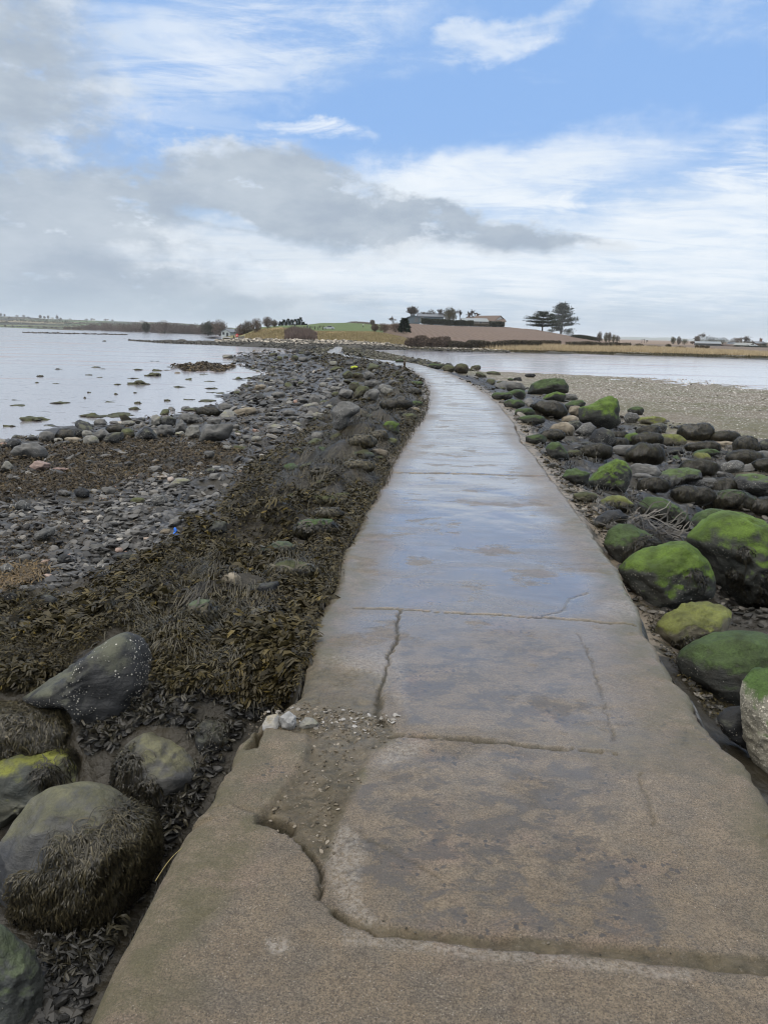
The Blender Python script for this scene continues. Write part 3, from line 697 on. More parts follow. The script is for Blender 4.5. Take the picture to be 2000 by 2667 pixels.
def drape(rock, mode, n, L, W, name='seaweed', mat=None, segs=6, zmin=-0.2, rnd=0.5):
    """strands of weed growing on a rock; mode: px polygon or lambda(normal z)"""
    if isinstance(mode, list) and len(mode) > 1:
        for pg in mode: drape(rock, [pg], n // len(mode), L, W, name, mat, segs, zmin, rnd)
        return
    ob, V, F, C = rock
    tri = V[F]; nn = np.cross(tri[:, 1] - tri[:, 0], tri[:, 2] - tri[:, 0]); ar = np.linalg.norm(nn, axis=1) + 1e-12; nn /= ar[:, None]
    cen = tri.mean(1); u, v, d = proj(cen + C)
    facing = ((EYE - (cen + C)) * nn).sum(1) > -0.05
    if mode is None: ok = (nn[:, 2] > zmin) & facing
    elif callable(mode): ok = mode(nn[:, 2]) & facing
    else:
        ok = np.zeros(len(cen), bool)
        for pg in mode: ok |= inpoly(u, v, pg)
        ok &= facing
    if ok.sum() == 0: return None
    idx = rng.choice(np.where(ok)[0], n, p=ar[ok] / ar[ok].sum())
    b = rng.dirichlet((1, 1, 1), n); P0 = (tri[idx] * b[:, :, None]).sum(1)
    d0 = rng.normal(0, 1, (n, 3))
    Vr, Fr = ribbons(P0, d0 / np.linalg.norm(d0, axis=1)[:, None], rng.uniform(0.35, 1.4, n) * L, rng.uniform(0.5, 1.5, n) * W, segs, rock_follow(V, F), rnd)
    o = mk(name, Vr, Fr, mat or STRAND, parent=ob); return o

def ell(b, n=14, j=0.10):
    """irregular outline inside the box (x0, x1, y0, y1)"""
    x0, x1, y0, y1 = b; cx, cy, rx, ry = (x0 + x1) / 2, (y0 + y1) / 2, (x1 - x0) / 2, (y1 - y0) / 2
    a = np.arange(n) * 2 * np.pi / n; k = 1 + rng.uniform(-j, j, n); p = 2.5
    ca, sa = np.cos(a), np.sin(a); s = (np.abs(ca) ** p + np.abs(sa) ** p) ** (-1 / p)
    return [(cx + rx * s[i] * ca[i] * k[i], cy - ry * s[i] * sa[i] * k[i]) for i in range(n)]

GR = 'boulders between the path and the shell beach'; GL = 'boulders at the broken corner of the path'; GS = 'stones lying on the stony shore'; GE = 'weedy rocks bordering the edge of the path'; GM = 'rocks along the edge of the mud'
# (crop, outline or box, material, label, group, options)
HERO = [
 ('L1', [(130,650),(300,540),(470,420),(600,340),(680,295),(740,320),(790,390),(830,480),(850,570),(830,640),(770,730),(700,790),(600,850),(480,850),(420,740),(340,700),(200,690)], 'dark', 'big dark slate boulder tilted among seaweed, dotted with pale barnacles', GL, dict(depth=0.7, fac=0.15)),
 ('P', [(299,1973),(328,1934),(376,1910),(424,1919),(482,1944),(530,1977),(552,2001),(540,2035),(511,2064),(482,2098),(453,2128),(420,2110),(350,2085),(290,2030)], 'lichen', 'dome-shaped grey boulder with a yellow-green top beside the broken path edge', GL, dict(fac=0.1)),
 ('P', [(-60,1985),(0,1960),(72,1948),(135,1941),(193,1944),(212,1968),(241,2035),(230,2060),(125,2085),(60,2125),(20,2160),(-60,2180)], 'yellow', 'boulder crusted with bright yellow lichen under a mop of seaweed', GL, dict()),
 ('P', [(2,2205),(19,2145),(63,2092),(120,2058),(193,2048),(241,2048),(299,2077),(347,2106),(400,2140),(412,2203),(400,2270),(357,2338),(309,2386),(241,2444),(183,2434),(96,2410),(24,2366),(-10,2270)], 'lichen', 'large blue-grey boulder with a thick shawl of stringy seaweed', GL, dict(rgh=0.7)),
 ('P', [(-80,2400),(0,2410),(29,2439),(72,2482),(101,2530),(111,2579),(106,2627),(90,2700),(-80,2720)], 'slategreen', 'smooth green-grey boulder at the bottom corner by a dark hollow', GL, dict()),
 ('P', [(-60,1850),(0,1835),(63,1833),(145,1838),(193,1857),(217,1890),(222,1955),(180,1965),(0,1985),(-60,1990)], 'brown', 'low rock wholly hidden under a brown mop of seaweed strands', GL, dict()),
 ('P', [(506,1900),(530,1878),(570,1880),(600,1890),(603,1930),(570,1985),(530,1980),(510,1940)], 'dark', 'small smooth dark stone wedged between the dome boulder and the path', GL, dict()),
 ('L1', [(1410,810),(1440,760),(1500,745),(1512,790),(1510,838),(1420,842)], 'white', 'grey-white lump of broken rubble at the path edge', GL, dict(fac=0.5, cat='stone')),
 ('L1', [(1510,760),(1560,730),(1600,760),(1610,800),(1580,840),(1510,838)], 'white', 'whitest lump of broken rubble beside the crumbling path edge', GL, dict(fac=0.4, cat='stone')),
 ('L1', [(1612,800),(1640,765),(1690,770),(1720,800),(1700,840),(1620,840)], 'pale', 'small pebbly lump of rubble next to the white one', GL, dict(fac=0.5, cat='stone')),
 ('R5', [(740,440),(800,360),(880,310),(1000,285),(1080,260),(1140,255),(1200,290),(1270,370),(1310,450),(1330,540),(1320,630),(1220,640),(1130,660),(1040,715),(960,718),(880,695),(830,570),(780,520)], 'mossy', 'bright mossy boulder touching the path edge with barnacles along its foot', GR, dict(fac=0.2)),
 ('R5', [(1180,230),(1175,140),(1230,80),(1310,52),(1390,70),(1440,150),(1350,280)], 'mossdark', 'dark green hump behind the biggest mossy boulder', GR, dict(sink=0.25)),
 ('R5', [(1165,262),(1230,170),(1290,110),(1400,70),(1480,85),(1600,125),(1720,190),(1850,320),(1880,480),(1800,650),(1640,700),(1480,660),(1370,560),(1320,430),(1260,330)], 'mossy', 'biggest mossy boulder, vivid green on top and black beneath', GR, dict(fac=0.25, rgh=1.1)),
 ('R5', [(960,850),(990,770),(1050,700),(1130,640),(1210,592),(1270,600),(1350,640),(1430,680),(1440,740),(1400,830),(1320,860),(1240,890),(1150,970),(1060,960),(990,910)], 'mosstan', 'angular olive-tan boulder with a grey facet between two mossy ones', GR, dict(fac=0.4)),
 ('R5', [(1105,1000),(1130,940),(1220,880),(1340,830),(1480,813),(1600,820),(1700,860),(1800,960),(1800,1100),(1640,1260),(1500,1280),(1400,1310),(1280,1240),(1170,1140),(1120,1060)], 'mossdark', 'broad smooth grey-green boulder leaning on the path edge', GR, dict(fac=0.1, rgh=0.7)),
 ('R5', [(1345,1370),(1380,1310),(1440,1280),(1500,1275),(1550,1330),(1550,1560),(1450,1510),(1380,1440)], 'dark', 'small black boulder ringed with barnacles beside the cream one', GR, dict()),
 ('R5', [(1500,1200),(1520,1120),(1580,1040),(1659,1030),(1800,1060),(1900,1300),(1900,1600),(1800,1780),(1660,1760),(1575,1660),(1522,1480),(1495,1300)], 'cream', 'cream boulder crusted all over with barnacles, mossy on top', GR, dict(depth=0.85)),
 ('R5', [(650,250),(670,190),(740,145),(830,160),(900,200),(1000,260),(1000,290),(880,320),(800,380),(730,445),(680,375),(650,300)], 'mossdark', 'dull green boulder half covered by a kelp tangle', GR, dict()),
 ('C7', [(960,860),(1000,815),(1080,815),(1150,860),(1230,910),(1240,950),(1210,1000),(1080,970),(980,920)], 'mossdark', 'wide flat-topped green boulder behind the kelp tangle', GR, dict()),
 ('C7', [(675,740),(720,690),(780,640),(840,608),(890,625),(918,670),(918,745),(880,795),(780,795),(690,775)], 'mossy', 'wedge-shaped boulder with bright moss on its sloping back', GR, dict(fac=0.2)),
 ('C7', [(545,710),(570,670),(620,660),(700,690),(682,760),(600,745)], 'mossdark', 'low green stone tucked in front of the mossy wedge', GR, dict()),
 ('C7', [(912,650),(940,635),(1000,638),(1060,650),(1085,690),(1050,722),(960,725),(920,705)], 'grey', 'flat grey boulder with a tan top behind the mossy wedge', GR, dict()),
 ('C7', [(1045,740),(1070,690),(1130,665),(1220,660),(1290,675),(1300,720),(1200,730),(1150,780),(1080,788),(1050,770)], 'mosshalf', 'long grey boulder with a green cap and barnacled side', GR, dict()),
 ('C7', [(1175,750),(1220,712),(1330,715),(1430,720),(1420,765),(1300,790),(1180,788)], 'barn', 'low flat barnacled rock in front of the long green-capped boulder', GR, dict()),
 ('C7', [(1480,720),(1500,695),(1580,690),(1659,705),(1760,740),(1760,850),(1659,835),(1580,795),(1500,775)], 'mosshalf', 'rounded green boulder with yellow streaks behind the biggest mossy one', GR, dict()),
 ('C7', [(1360,820),(1400,785),(1460,775),(1530,790),(1600,830),(1620,885),(1500,905),(1380,880)], 'mossdark', 'green-capped rock with a skirt of hanging seaweed', GR, dict()),
 ('C7', [(640,330),(700,320),(740,290),(800,270),(850,280),(865,340),(850,370),(865,420),(800,455),(720,440),(640,410)], 'mossy', 'tall mossy boulder standing before the shell beach', GR, dict(fac=0.2)),
 ('C7', [(355,260),(375,210),(420,185),(500,175),(560,180),(595,220),(580,255),(500,265),(420,275)], 'mossdark', 'long dark green boulder farthest up the shell beach', GR, dict(fac=0.2)),
 ('C7', [(430,300),(460,265),(520,245),(570,265),(560,305)], 'mossy', 'lime green rock just below the long dark boulder', GR, dict()),
 ('C7', [(545,275),(560,262),(620,262),(635,290),(600,298),(550,298)], 'grey', 'small grey rock with a pale face beside the lime green one', GR, dict()),
 ('C7', [(375,320),(420,300),(500,300),(550,320),(575,370),(530,400),(440,385)], 'brown', 'rounded rock black with weed below the lime green one', GR, dict()),
 ('C7', [(550,325),(600,295),(660,290),(680,310),(640,355),(580,365)], 'mossdark', 'green rock leaning against the tall mossy boulder', GR, dict()),
 ('C7', [(845,535),(880,480),(940,470),(990,490),(1020,530),(960,545)], 'mossy', 'small rounded boulder with a neat cap of moss', GR, dict()),
 ('C7', [(800,555),(850,535),(960,540),(980,575),(900,605),(820,595)], 'grey', 'smooth grey slab below the neat moss cap', GR, dict()),
 ('C7', [(615,465),(660,420),(700,412),(735,440),(700,495),(650,495)], 'barn', 'stone frosted white with barnacles below the tall mossy boulder', GR, dict()),
 ('C7', [(690,510),(720,455),(770,440),(820,460),(840,515),(800,560),(720,555)], 'dark', 'round dark grey boulder beside the frosted stone', GR, dict()),
 ('C7', [(1030,515),(1060,485),(1110,475),(1180,480),(1225,520),(1200,545),(1060,540)], 'mosstan', 'tan and olive boulder with a barnacled flank near the black block', GR, dict()),
 ('C7', [(1170,475),(1185,430),(1260,418),(1340,425),(1375,445),(1370,515),(1280,525),(1190,515)], 'brown', 'blocky black rock furred with weed on the shell beach', GR, dict(fac=0.4)),
 ('C7', (1020,1115,418,475), 'dark', 'oval slate-grey cobble at the edge of the shell beach', GR, dict()),
 ('C7', (900,992,330,375), 'mossdark', 'small dark mossy stone alone at the foot of the shell beach', GR, dict()),
 ('C7', (945,1110,378,435), 'mosstan', 'flat olive rock with a dark ledge near the small mossy stone', GR, dict(fac=0.4)),
 ('C7', (880,965,358,420), 'barn', 'speckled grey cobble between the tall mossy boulder and the small mossy stone', GR, dict()),
 ('C7', (540,640,375,425), 'tan', 'pale tan stone next to the frosted barnacle stone', GR, dict()),
 ('C7', (570,650,405,460), 'dark', 'blue-grey cobble touching the frosted barnacle stone', GR, dict()),
 ('C7', (480,620,415,495), 'tan', 'long tan-grey boulder near the mossy edge stones', GR, dict(fac=0.3)),
 ('C7', (580,655,325,378), 'tan', 'whitish-tan stone in front of the tall mossy boulder', GR, dict(fac=0.3)),
 ('C7', [(455,555),(490,520),(530,518),(580,580),(588,625),(480,615)], 'mossdark', 'steep green hump close to the path margin', GR, dict()),
 ('C7', (345,470,478,535), 'mossdark', 'low grey-green rock half sunk beside the path margin', GR, dict()),
 ('C7', (425,560,455,515), 'brown', 'weed-covered rock behind the low grey-green one', GR, dict()),
 ('C7', (570,655,562,605), 'olive', 'flat olive stone behind the steep green hump', GR, dict()),
 ('C7', [(1245,600),(1265,570),(1320,553),(1380,562),(1405,580),(1330,612),(1260,618)], 'mossdark', 'dark green rock with a light rim beyond the long green-capped boulder', GR, dict()),
 ('C7', (1255,1350,575,640), 'mosstan', 'small yellow-green capped stone among black weed', GR, dict()),
 ('C7', (1405,1530,620,700), 'barn', 'peaked dark stone sprinkled with white barnacles', GR, dict(fac=0.3)),
 ('C7', (1480,1605,488,595), 'brown', 'dark weedy boulder where the boulder field meets the shell beach', GR, dict()),
 ('C7', (1575,1720,565,645), 'grey', 'grey-green weedy boulder cut by the photo edge', GR, dict()),
 ('C7', (1605,1700,508,575), 'dark', 'black smooth boulder beside the shell beach at the photo edge', GR, dict()),
 ('C7', (1345,1500,515,550), 'tan', 'long low tan rock behind the black weedy block', GR, dict()),
 ('C7', [(725,875),(760,830),(820,805),(880,812),(940,860),(900,895),(800,900)], 'mosstan', 'olive-topped stone behind the kelp tangle near the path', GR, dict()),
 ('C7', [(705,980),(740,920),(800,890),(860,885),(910,920),(850,980),(780,1000)], 'dark', 'wet dark grey rock between the path and the kelp tangle', GR, dict()),
 ('C7', (765,860,940,1005), 'grey', 'small pale grey stone below the wet dark rock', GR, dict()),
 ('C7', (605,735,790,850), 'olive', 'low brown rock half buried by the sandy path margin', GR, dict()),
 ('C7', (285,400,338,385), 'mossdark', 'low moss-smeared stone on the margin of the path bend', GR, dict()),
 ('C7', (310,455,375,430), 'mossdark', 'long moss-smeared stone with pale ridges on the path margin', GR, dict()),
 ('C7', (230,345,290,340), 'mossdark', 'moss hummock nearest the outside of the path bend', GR, dict()),
 ('C7', (165,280,250,295), 'mossdark', 'upper moss hummock on the outside of the path bend', GR, dict()),
 ('C7', (345,405,150,172), 'dark', 'lone black stone out on the grey shell bank', GR, dict()),
 ('C7', (240,350,190,255), 'grey', 'pile-like grey outcrop beside the long dark boulder', GR, dict(fac=0.5)),
 ('C7', (310,352,258,285), 'pale', 'small pale stone under the grey outcrop', GR, dict()),
 # beyond the bend
 ('B6', (1380,1475,203,270), 'brown', 'rounded weed-dark boulder past the bend beside the wet mud', GR, dict()),
 ('B6', (1090,1158,177,203), 'dark', 'dark round stone across the path from the wooden post', GR, dict()),
 ('B6', (1015,1085,180,198), 'mossdark', 'mossy stone across the path from the wooden post', GR, dict()),
 ('B6', (1215,1310,205,240), 'mossdark', 'green weedy hump on the outer bank of the bend', GR, dict()),
 ('B6', (1310,1390,212,262), 'olive', 'olive hump beside the weed-dark boulder past the bend', GR, dict()),
 # rocky shore, near the mud
 ('A5', [(820,345),(850,295),(900,260),(940,270),(980,340),(975,360),(900,358)], 'dark', 'black triangular boulder standing at the edge of the mud', GM, dict(fac=0.5)),
 ('A5', [(1222,350),(1230,270),(1260,240),(1330,250),(1440,245),(1442,340),(1400,358),(1260,372)], 'grey', 'largest squared dark block in the boulder row by the mud', GM, dict(fac=0.55)),
 ('A5', [(1090,235),(1095,190),(1140,178),(1220,190),(1268,230),(1240,250),(1160,250)], 'grey', 'flat-sided grey boulder on top of the row by the mud', GM, dict(fac=0.5)),
 ('A5', [(1140,330),(1150,275),(1180,240),(1230,250),(1235,335),(1190,340)], 'pale', 'cracked pale upright block beside the largest squared block', GM, dict(fac=0.6)),
 ('A5', [(1070,300),(1085,240),(1115,215),(1160,240),(1162,300),(1110,310)], 'grey', 'leaning grey slab in the middle of the row by the mud', GM, dict(fac=0.6)),
 ('A5', [(965,320),(970,265),(1000,248),(1060,255),(1078,300),(1040,330)], 'grey', 'broad rounded grey boulder behind the black triangular one', GM, dict(fac=0.3)),
 ('A5', [(925,245),(935,190),(965,183),(1005,215),(1000,260),(950,270)], 'pale', 'tall pale pointed boulder at the back of the row by the mud', GM, dict(fac=0.6)),
 ('A5', [(985,245),(1010,205),(1050,195),(1088,210),(1080,260),(1020,265)], 'dark', 'dark weed-topped boulder beside the tall pale point', GM, dict(fac=0.3)),
 ('A5', (1075,1142,288,330), 'pale', 'small pale cube-like stone in the row by the mud', GM, dict(fac=0.6)),
 ('A5', (1278,1368,205,262), 'grey', 'rounded grey boulder perched behind the largest squared block', GM, dict(fac=0.3)),
 ('A5', [(628,378),(640,330),(690,300),(755,293),(765,330),(740,372),(690,382)], 'dark', 'dark wedge boulder lying on brown weed by the mud', GM, dict(fac=0.3)),
 ('A5', [(565,350),(580,305),(640,272),(698,320),(650,345),(610,362)], 'grey', 'smooth grey dome boulder by the mud', GM, dict()),
 ('A5', (512,612,316,384), 'pale', 'light grey rounded boulder in front of the smooth dome', GM, dict()),
 ('A5', (505,572,284,332), 'pale', 'pale little boulder behind the light grey rounded one', GM, dict()),
 ('A5', (236,342,291,362), 'grey', 'round isolated grey boulder touching the mud', GM, dict()),
 ('A5', (352,462,280,355), 'brown', 'boulder draped in black weed touching the mud', GM, dict()),
 ('A5', (432,518,274,332), 'dark', 'small dark boulder next to the weed-draped one', GM, dict()),
 ('A5', (395,500,326,362), 'tan', 'flat tan slab in the boulder row by the mud', GM, dict(fac=0.4)),
 ('A5', (333,388,330,366), 'pale', 'tiny pale stone beside the flat tan slab', GM, dict(fac=0.3)),
 ('A5', (655,775,252,312), 'brown', 'weed-smothered boulder behind the dark wedge', GM, dict()),
 ('A5', (748,830,225,262), 'pale', 'pale low boulder farthest out at the mud edge', GM, dict(fac=0.4)),
 ('A5', (745,835,274,335), 'olive', 'greenish-grey boulder beside the black triangular one', GM, dict()),
 ('A5', [(60,430),(90,390),(160,362),(220,358),(280,400),(300,455),(250,470),(100,450)], 'grey', 'big flat-topped boulder with a black weedy underside', GM, dict(fac=0.3)),
 ('A5', [(0,530),(20,490),(45,470),(75,500),(85,535),(40,545)], 'pale', 'pale pyramid-shaped stone on brown weed', GM, dict(fac=0.4)),
 ('A5', [(170,520),(210,470),(260,463),(320,485),(318,525),(250,553),(205,545)], 'pink', 'pinkish angular block resting on brown weed', GM, dict(fac=0.7)),
 ('A5', (305,440,515,542), 'pink', 'flat pink slab lying flush in the weed', GM, dict(fac=0.5, depth=1.6)),
 ('A5', (40,130,338,410), 'dark', 'dark rock at the photo edge beside the mud', GM, dict(fac=0.3)),
 ('A5', [(1425,185),(1450,160),(1510,145),(1575,145),(1590,170),(1540,195),(1450,200)], 'tan', 'long tan flat-topped boulder on the shore above the mud', GM, dict(fac=0.3)),
 ('A5', (1345,1435,115,170), 'grey', 'rounded weathered boulder next to the long tan one', GM, dict()),
 ('A5', (1215,1355,142,200), 'brown', 'wide weed-covered boulder at the mud edge', GM, dict()),
 ('A5', (1570,1645,2,36), 'tan', 'small yellowish boulder near the point of the shore', GM, dict()),
 # shingle stones
 ('A5', [(58,785),(80,740),(130,715),(185,740),(180,775),(120,790)], 'barn', 'grey peaked boulder alone on the grey shingle', GS, dict(fac=0.4)),
 ('A5', [(200,960),(220,925),(290,872),(345,885),(335,925),(250,985),(215,990)], 'barn', 'tilted slab furred with barnacles on the grey shingle', GS, dict(fac=0.5)),
 ('A5', (342,452,652,694), 'grey', 'flat square-ended slab lying in the shingle', GS, dict(fac=0.6)),
 ('A5', [(1030,635),(1050,605),(1100,575),(1165,585),(1187,597),(1130,632),(1080,640)], 'pale', 'pale flat greenish slab on the shingle', GS, dict(fac=0.5)),
 ('A5', (933,1032,684,758), 'barn', 'round speckled boulder on the shingle', GS, dict()),
 ('A5', [(1030,890),(1045,840),(1080,822),(1125,840),(1100,885)], 'grey', 'flat pale grey slab behind the blue bag', GS, dict(fac=0.4)),
 ('A5', (985,1058,893,933), 'tan', 'cream-coloured stone beside the blue bag', GS, dict(fac=0.3)),
 ('A5', [(1235,945),(1260,880),(1330,842),(1395,850),(1405,920),(1330,948)], 'dark', 'smooth blue-grey boulder at the edge of the weed bank', GS, dict()),
 ('A5', [(688,1065),(730,1038),(800,1035),(850,1080),(800,1105),(720,1100)], 'dark', 'flat dark diamond-shaped slab on the shingle', GS, dict(fac=0.4)),
 ('A5', (44,162,1026,1066), 'dark', 'long low dark stone low on the shingle', GS, dict(fac=0.3)),
 ('A5', (120,194,1050,1108), 'grey', 'rounded grey stone touching the long low dark one', GS, dict()),
 ('A5', (350,442,1050,1112), 'dark', 'rough dark stone half under olive weed', GS, dict(fac=0.4)),
 ('A5', (558,642,985,1034), 'grey', 'pale-topped grey stone between shingle and weed', GS, dict(fac=0.4)),
 ('A5', (690,772,1118,1170), 'dark', 'dark angular stone just below the diamond-shaped slab', GS, dict(fac=0.5)),
 ('A5', (582,732,1168,1214), 'dark', 'long dark flat slab at the edge of the seaweed', GS, dict(fac=0.4)),
 ('A5', (798,896,700,746), 'olive', 'yellowish-grey flat stone next to the round speckled boulder', GS, dict(fac=0.3)),
 ('A5', (618,718,635,682), 'grey', 'grey slab in the middle of the stony shore', GS, dict(fac=0.5)),
 ('A5', (455,555,640,710), 'dark', 'dark rock with weed behind the flat square-ended slab', GS, dict(fac=0.4)),
 ('A5', (905,1002,505,562), 'grey', 'cluster-topped grey rock at the margin of the brown weed', GS, dict(fac=0.6)),
 ('A5', (1262,1332,518,562), 'dark', 'rounded slate stone high on the shingle', GS, dict()),
 ('A5', (1280,1366,548,602), 'grey', 'broken grey slab just below the rounded slate stone', GS, dict(fac=0.5)),
 ('A5', (1552,1618,320,358), 'pale', 'smooth pale cobble on the upper shingle', GS, dict()),
 ('A5', (1252,1335,408,466), 'grey', 'angular grey stone below the largest squared block', GS, dict(fac=0.5)),
 ('A5', (0,78,1105,1190), 'barn', 'speckled boulder cut off by the photo edge on the shingle', GS, dict()),
 ('A5', (110,220,1240,1290), 'grey', 'flat grey stone above the golden weed mat', GS, dict(fac=0.3)),
 ('N6', (175,305,932,1006), 'dark', 'rounded dark stone dusted with white at the shingle end', GS, dict()),
 ('N6', (300,385,930,968), 'tan', 'pale yellowish stone leaning on the dusted dark stone', GS, dict(fac=0.3)),
 ('N6', (0,90,910,1000), 'dark', 'broad slate slab with white barnacles by the photo edge', GS, dict(fac=0.4)),
 ('N6', (0,70,1085,1140), 'dark', 'dark oval stone lowest on the shingle by the photo edge', GS, dict()),
 # weedy rocks of the left edge
 ('P', [(632,1454),(656,1442),(694,1423),(723,1409),(752,1409),(772,1423),(772,1443),(733,1450),(694,1447)], 'slategreen', 'long green stone with a tail among the seaweed', GE, dict()),
 ('P', (765,880,1350,1404), 'mossdark', 'green-topped stone with weed hanging down its front', GE, dict()),
 ('P', (814,885,1290,1318), 'olive', 'low bare olive stone above the green-topped one', GE, dict()),
 ('P', (820,892,1326,1352), 'mossdark', 'flat mossy stone just behind the green-topped one', GE, dict()),
 ('P', (700,818,1460,1515), 'olive', 'rounded grey-brown stone with a fringe of fine weed', GE, dict()),
 ('P', (576,628,1492,1528), 'tan', 'small brown bare stone poking from the seaweed', GE, dict()),
 ('P', [(579,1558),(600,1540),(650,1525),(690,1515),(728,1512),(725,1545),(690,1556),(620,1566)], 'dark', 'long slate-grey stone lying flat in the seaweed', GE, dict()),
 ('P', [(482,1600),(490,1572),(520,1558),(545,1562),(562,1590),(560,1625),(520,1632)], 'slategreen', 'green bare stone rising from a tuft of hair-like weed', GE, dict()),
 ('P', (655,705,1588,1625), 'brown', 'dark hump of stone under hair-like weed', GE, dict()),
 ('B6', [(620,500),(635,470),(680,440),(740,437),(800,470),(800,500),(740,540),(720,600),(690,625),(640,610)], 'barn', 'tall tilted boulder grey with barnacles beside the weed bank', GE, dict(fac=0.3)),
 ('B6', [(475,440),(490,400),(520,388),(555,420),(550,460),(490,468)], 'grey', 'upright rounded grey boulder on the open shingle', GS, dict(fac=0.3)),
 ('B6', [(665,400),(680,365),(740,362),(770,380),(760,420),(690,432)], 'grey', 'flat-topped boulder before the leaning pair', GS, dict(fac=0.4)),
 ('B6', [(805,440),(830,385),(860,358),(905,360),(925,380),(900,440),(850,450)], 'grey', 'tallest leaning boulder in the mid-shore group', GS, dict(fac=0.4)),
 ('B6', [(765,420),(770,370),(800,340),(840,335),(865,365),(830,400),(800,430)], 'olive', 'brownish boulder wedged between two leaning ones', GS, dict(fac=0.3)),
 ('B6', (812,925,308,352), 'grey', 'broad grey boulder at the back of the mid-shore group', GS, dict(fac=0.4)),
 ('B6', (912,1000,330,392), 'grey', 'grey boulder leaning on the weed bank', GS, dict(fac=0.4)),
 ('B6', (922,1004,352,402), 'pale', 'light grey stone below the leaning bank boulder', GS, dict(fac=0.4)),
 ('B6', (975,1034,304,340), 'grey', 'small slab up against the weed bank', GS, dict(fac=0.5)),
 ('B6', (687,758,248,302), 'olive', 'square-shouldered boulder beside the lime-capped one', GS, dict(fac=0.5)),
 ('B6', [(818,290),(825,260),(860,250),(895,280),(890,305),(840,308)], 'grey', 'smooth grey boulder next to two dark blocks on the far shingle', GS, dict(fac=0.2)),
 ('B6', (748,822,262,305), 'brown', 'dark block between the square-shouldered and smooth grey boulders', GS, dict(fac=0.4)),
 ('B6', (610,662,188,220), 'pale', 'wedge of pale rock far along the shore', GS, dict(fac=0.5)),
 ('B6', (708,762,194,220), 'grey', 'grey rock far along the shore beneath the path', GS, dict(fac=0.4)),
 ('B6', [(735,240),(745,222),(770,217),(790,225),(785,240),(760,246)], 'lime', 'boulder with a bright lime-yellow cap', GS, dict()),
 ('B6', (500,586,508,548), 'pale', 'low pale smooth stone on the shingle', GS, dict()),
 ('B6', (314,412,488,532), 'grey', 'rough grey stone among pebbles', GS, dict(fac=0.4)),
 ('B6', (494,578,628,684), 'grey', 'lavender-grey smooth stone at the foot of the weed bank', GS, dict()),
 ('B6', (128,196,653,688), 'pale', 'rounded pale cobble alone on dark pebbles', GS, dict()),
 ('B6', (236,355,376,418), 'grey', 'pair-like flat grey stone near the mud', GS, dict(fac=0.5)),
 ('B6', (612,684,345,378), 'pale', 'pale low stone near the flat-topped boulder', GS, dict(fac=0.3)),
 ('B6', (728,800,318,375), 'olive', 'brown boulder behind the flat-topped one', GS, dict(fac=0.3)),
 ('B6', (1108,1192,434,478), 'mossdark', 'mossy flat stone at the path edge before the bend', GE, dict()),
 ('B6', (1098,1172,474,506), 'tan', 'bare tan stone below the mossy flat one', GE, dict()),
 ('B6', (1050,1155,512,565), 'olive', 'olive smooth stone touching the sandy path margin', GE, dict()),
 ('B6', [(935,590),(960,562),(1010,558),(1045,580),(1042,640),(990,650),(945,615)], 'mossy', 'stone with a vivid green cap on the weed bank', GE, dict()),
 ('B6', [(855,745),(880,732),(940,730),(972,745),(965,785),(890,785)], 'tan', 'bare flat tan-grey stone beside the path margin', GE, dict(fac=0.3)),
 ('B6', (748,892,748,790), 'slategreen', 'flat green slab next to the bare tan-grey stone', GE, dict()),
 ('B6', (965,1035,662,722), 'olive', 'olive-grey pointed stone near the path margin', GE, dict(fac=0.4)),
 ('B6', (735,895,650,722), 'brown', 'broad hump shaggy with dark weed on the bank', GE, dict()),
 ('B6', (870,975,620,680), 'brown', 'weedy hump below the vivid green cap', GE, dict()),
 ('B6', (710,890,808,868), 'brown', 'long weedy hump with a greenish bald top', GE, dict()),
 ('B6', (925,1115,422,498), 'brown', 'largest dark weedy hump inside the path bend', GE, dict()),
 ('B6', (1090,1180,362,402), 'mossdark', 'green-brown weedy stone inside the path bend', GE, dict()),
 ('B6', (1120,1192,312,348), 'mossdark', 'upper mossy stone inside the path bend', GE, dict()),
 ('B6', (500,640,850,900), 'mossdark', 'mossy stone low in the weed with a pale green crown', GE, dict()),
 ('B6', (500,620,1015,1060), 'olive', 'smooth grey stone at the foot of the weed mounds', GE, dict()),
 ('B6', (640,745,1000,1045), 'olive', 'grey humped stone among yellowish weed', GE, dict()),
 ('Z2', (908,990,452,496), 'dark', 'square black block far off where the causeway meets the island', GS, dict(fac=0.7)),
 ('Z2', (872,940,500,552), 'dark', 'dark leaning block far along the causeway', GS, dict(fac=0.7)),
 ('Z2', (812,925,565,610), 'grey', 'wide grey boulder far along the causeway shingle', GS, dict(fac=0.4)),
 ('Z2', (745,820,545,600), 'olive', 'brown-grey boulder far along the causeway shingle', GS, dict(fac=0.4)),
 ('Z2', (605,665,555,600), 'olive', 'round brownish boulder on the far shingle', GS, dict()),
 ('Z2', (1125,1200,600,655), 'pale', 'pale wedge rock on the bank below the S-bend', GS, dict(fac=0.5)),
 ('Z2', (1280,1350,608,650), 'grey', 'grey slab on the bank below the S-bend', GS, dict(fac=0.5)),
]
ROCK = {}
for cr_, shp, mat_, lab, grp, op in HERO:
    if isinstance(shp, tuple): shp = ell(shp)
    pts = CROPS[cr_](shp); op = dict(op); big = max(p[0] for p in pts) - min(p[0] for p in pts)
    nm = 'boulder' if (big > 26 and op.get('cat', 'boulder') == 'boulder' and 'stone' not in lab.split(' with')[0]) else 'stone'
    op['cat'] = nm
    ROCK[lab] = make_rock(nm, lab, mat_, pts, grp, **op)
def R(start):
    k = [v for l, v in ROCK.items() if l.startswith(start)]; assert len(k) == 1, start
    return k[0]
L2c, L1c, R5c, C7c = CROPS['L2'], CROPS['L1'], CROPS['R5'], CROPS['C7']
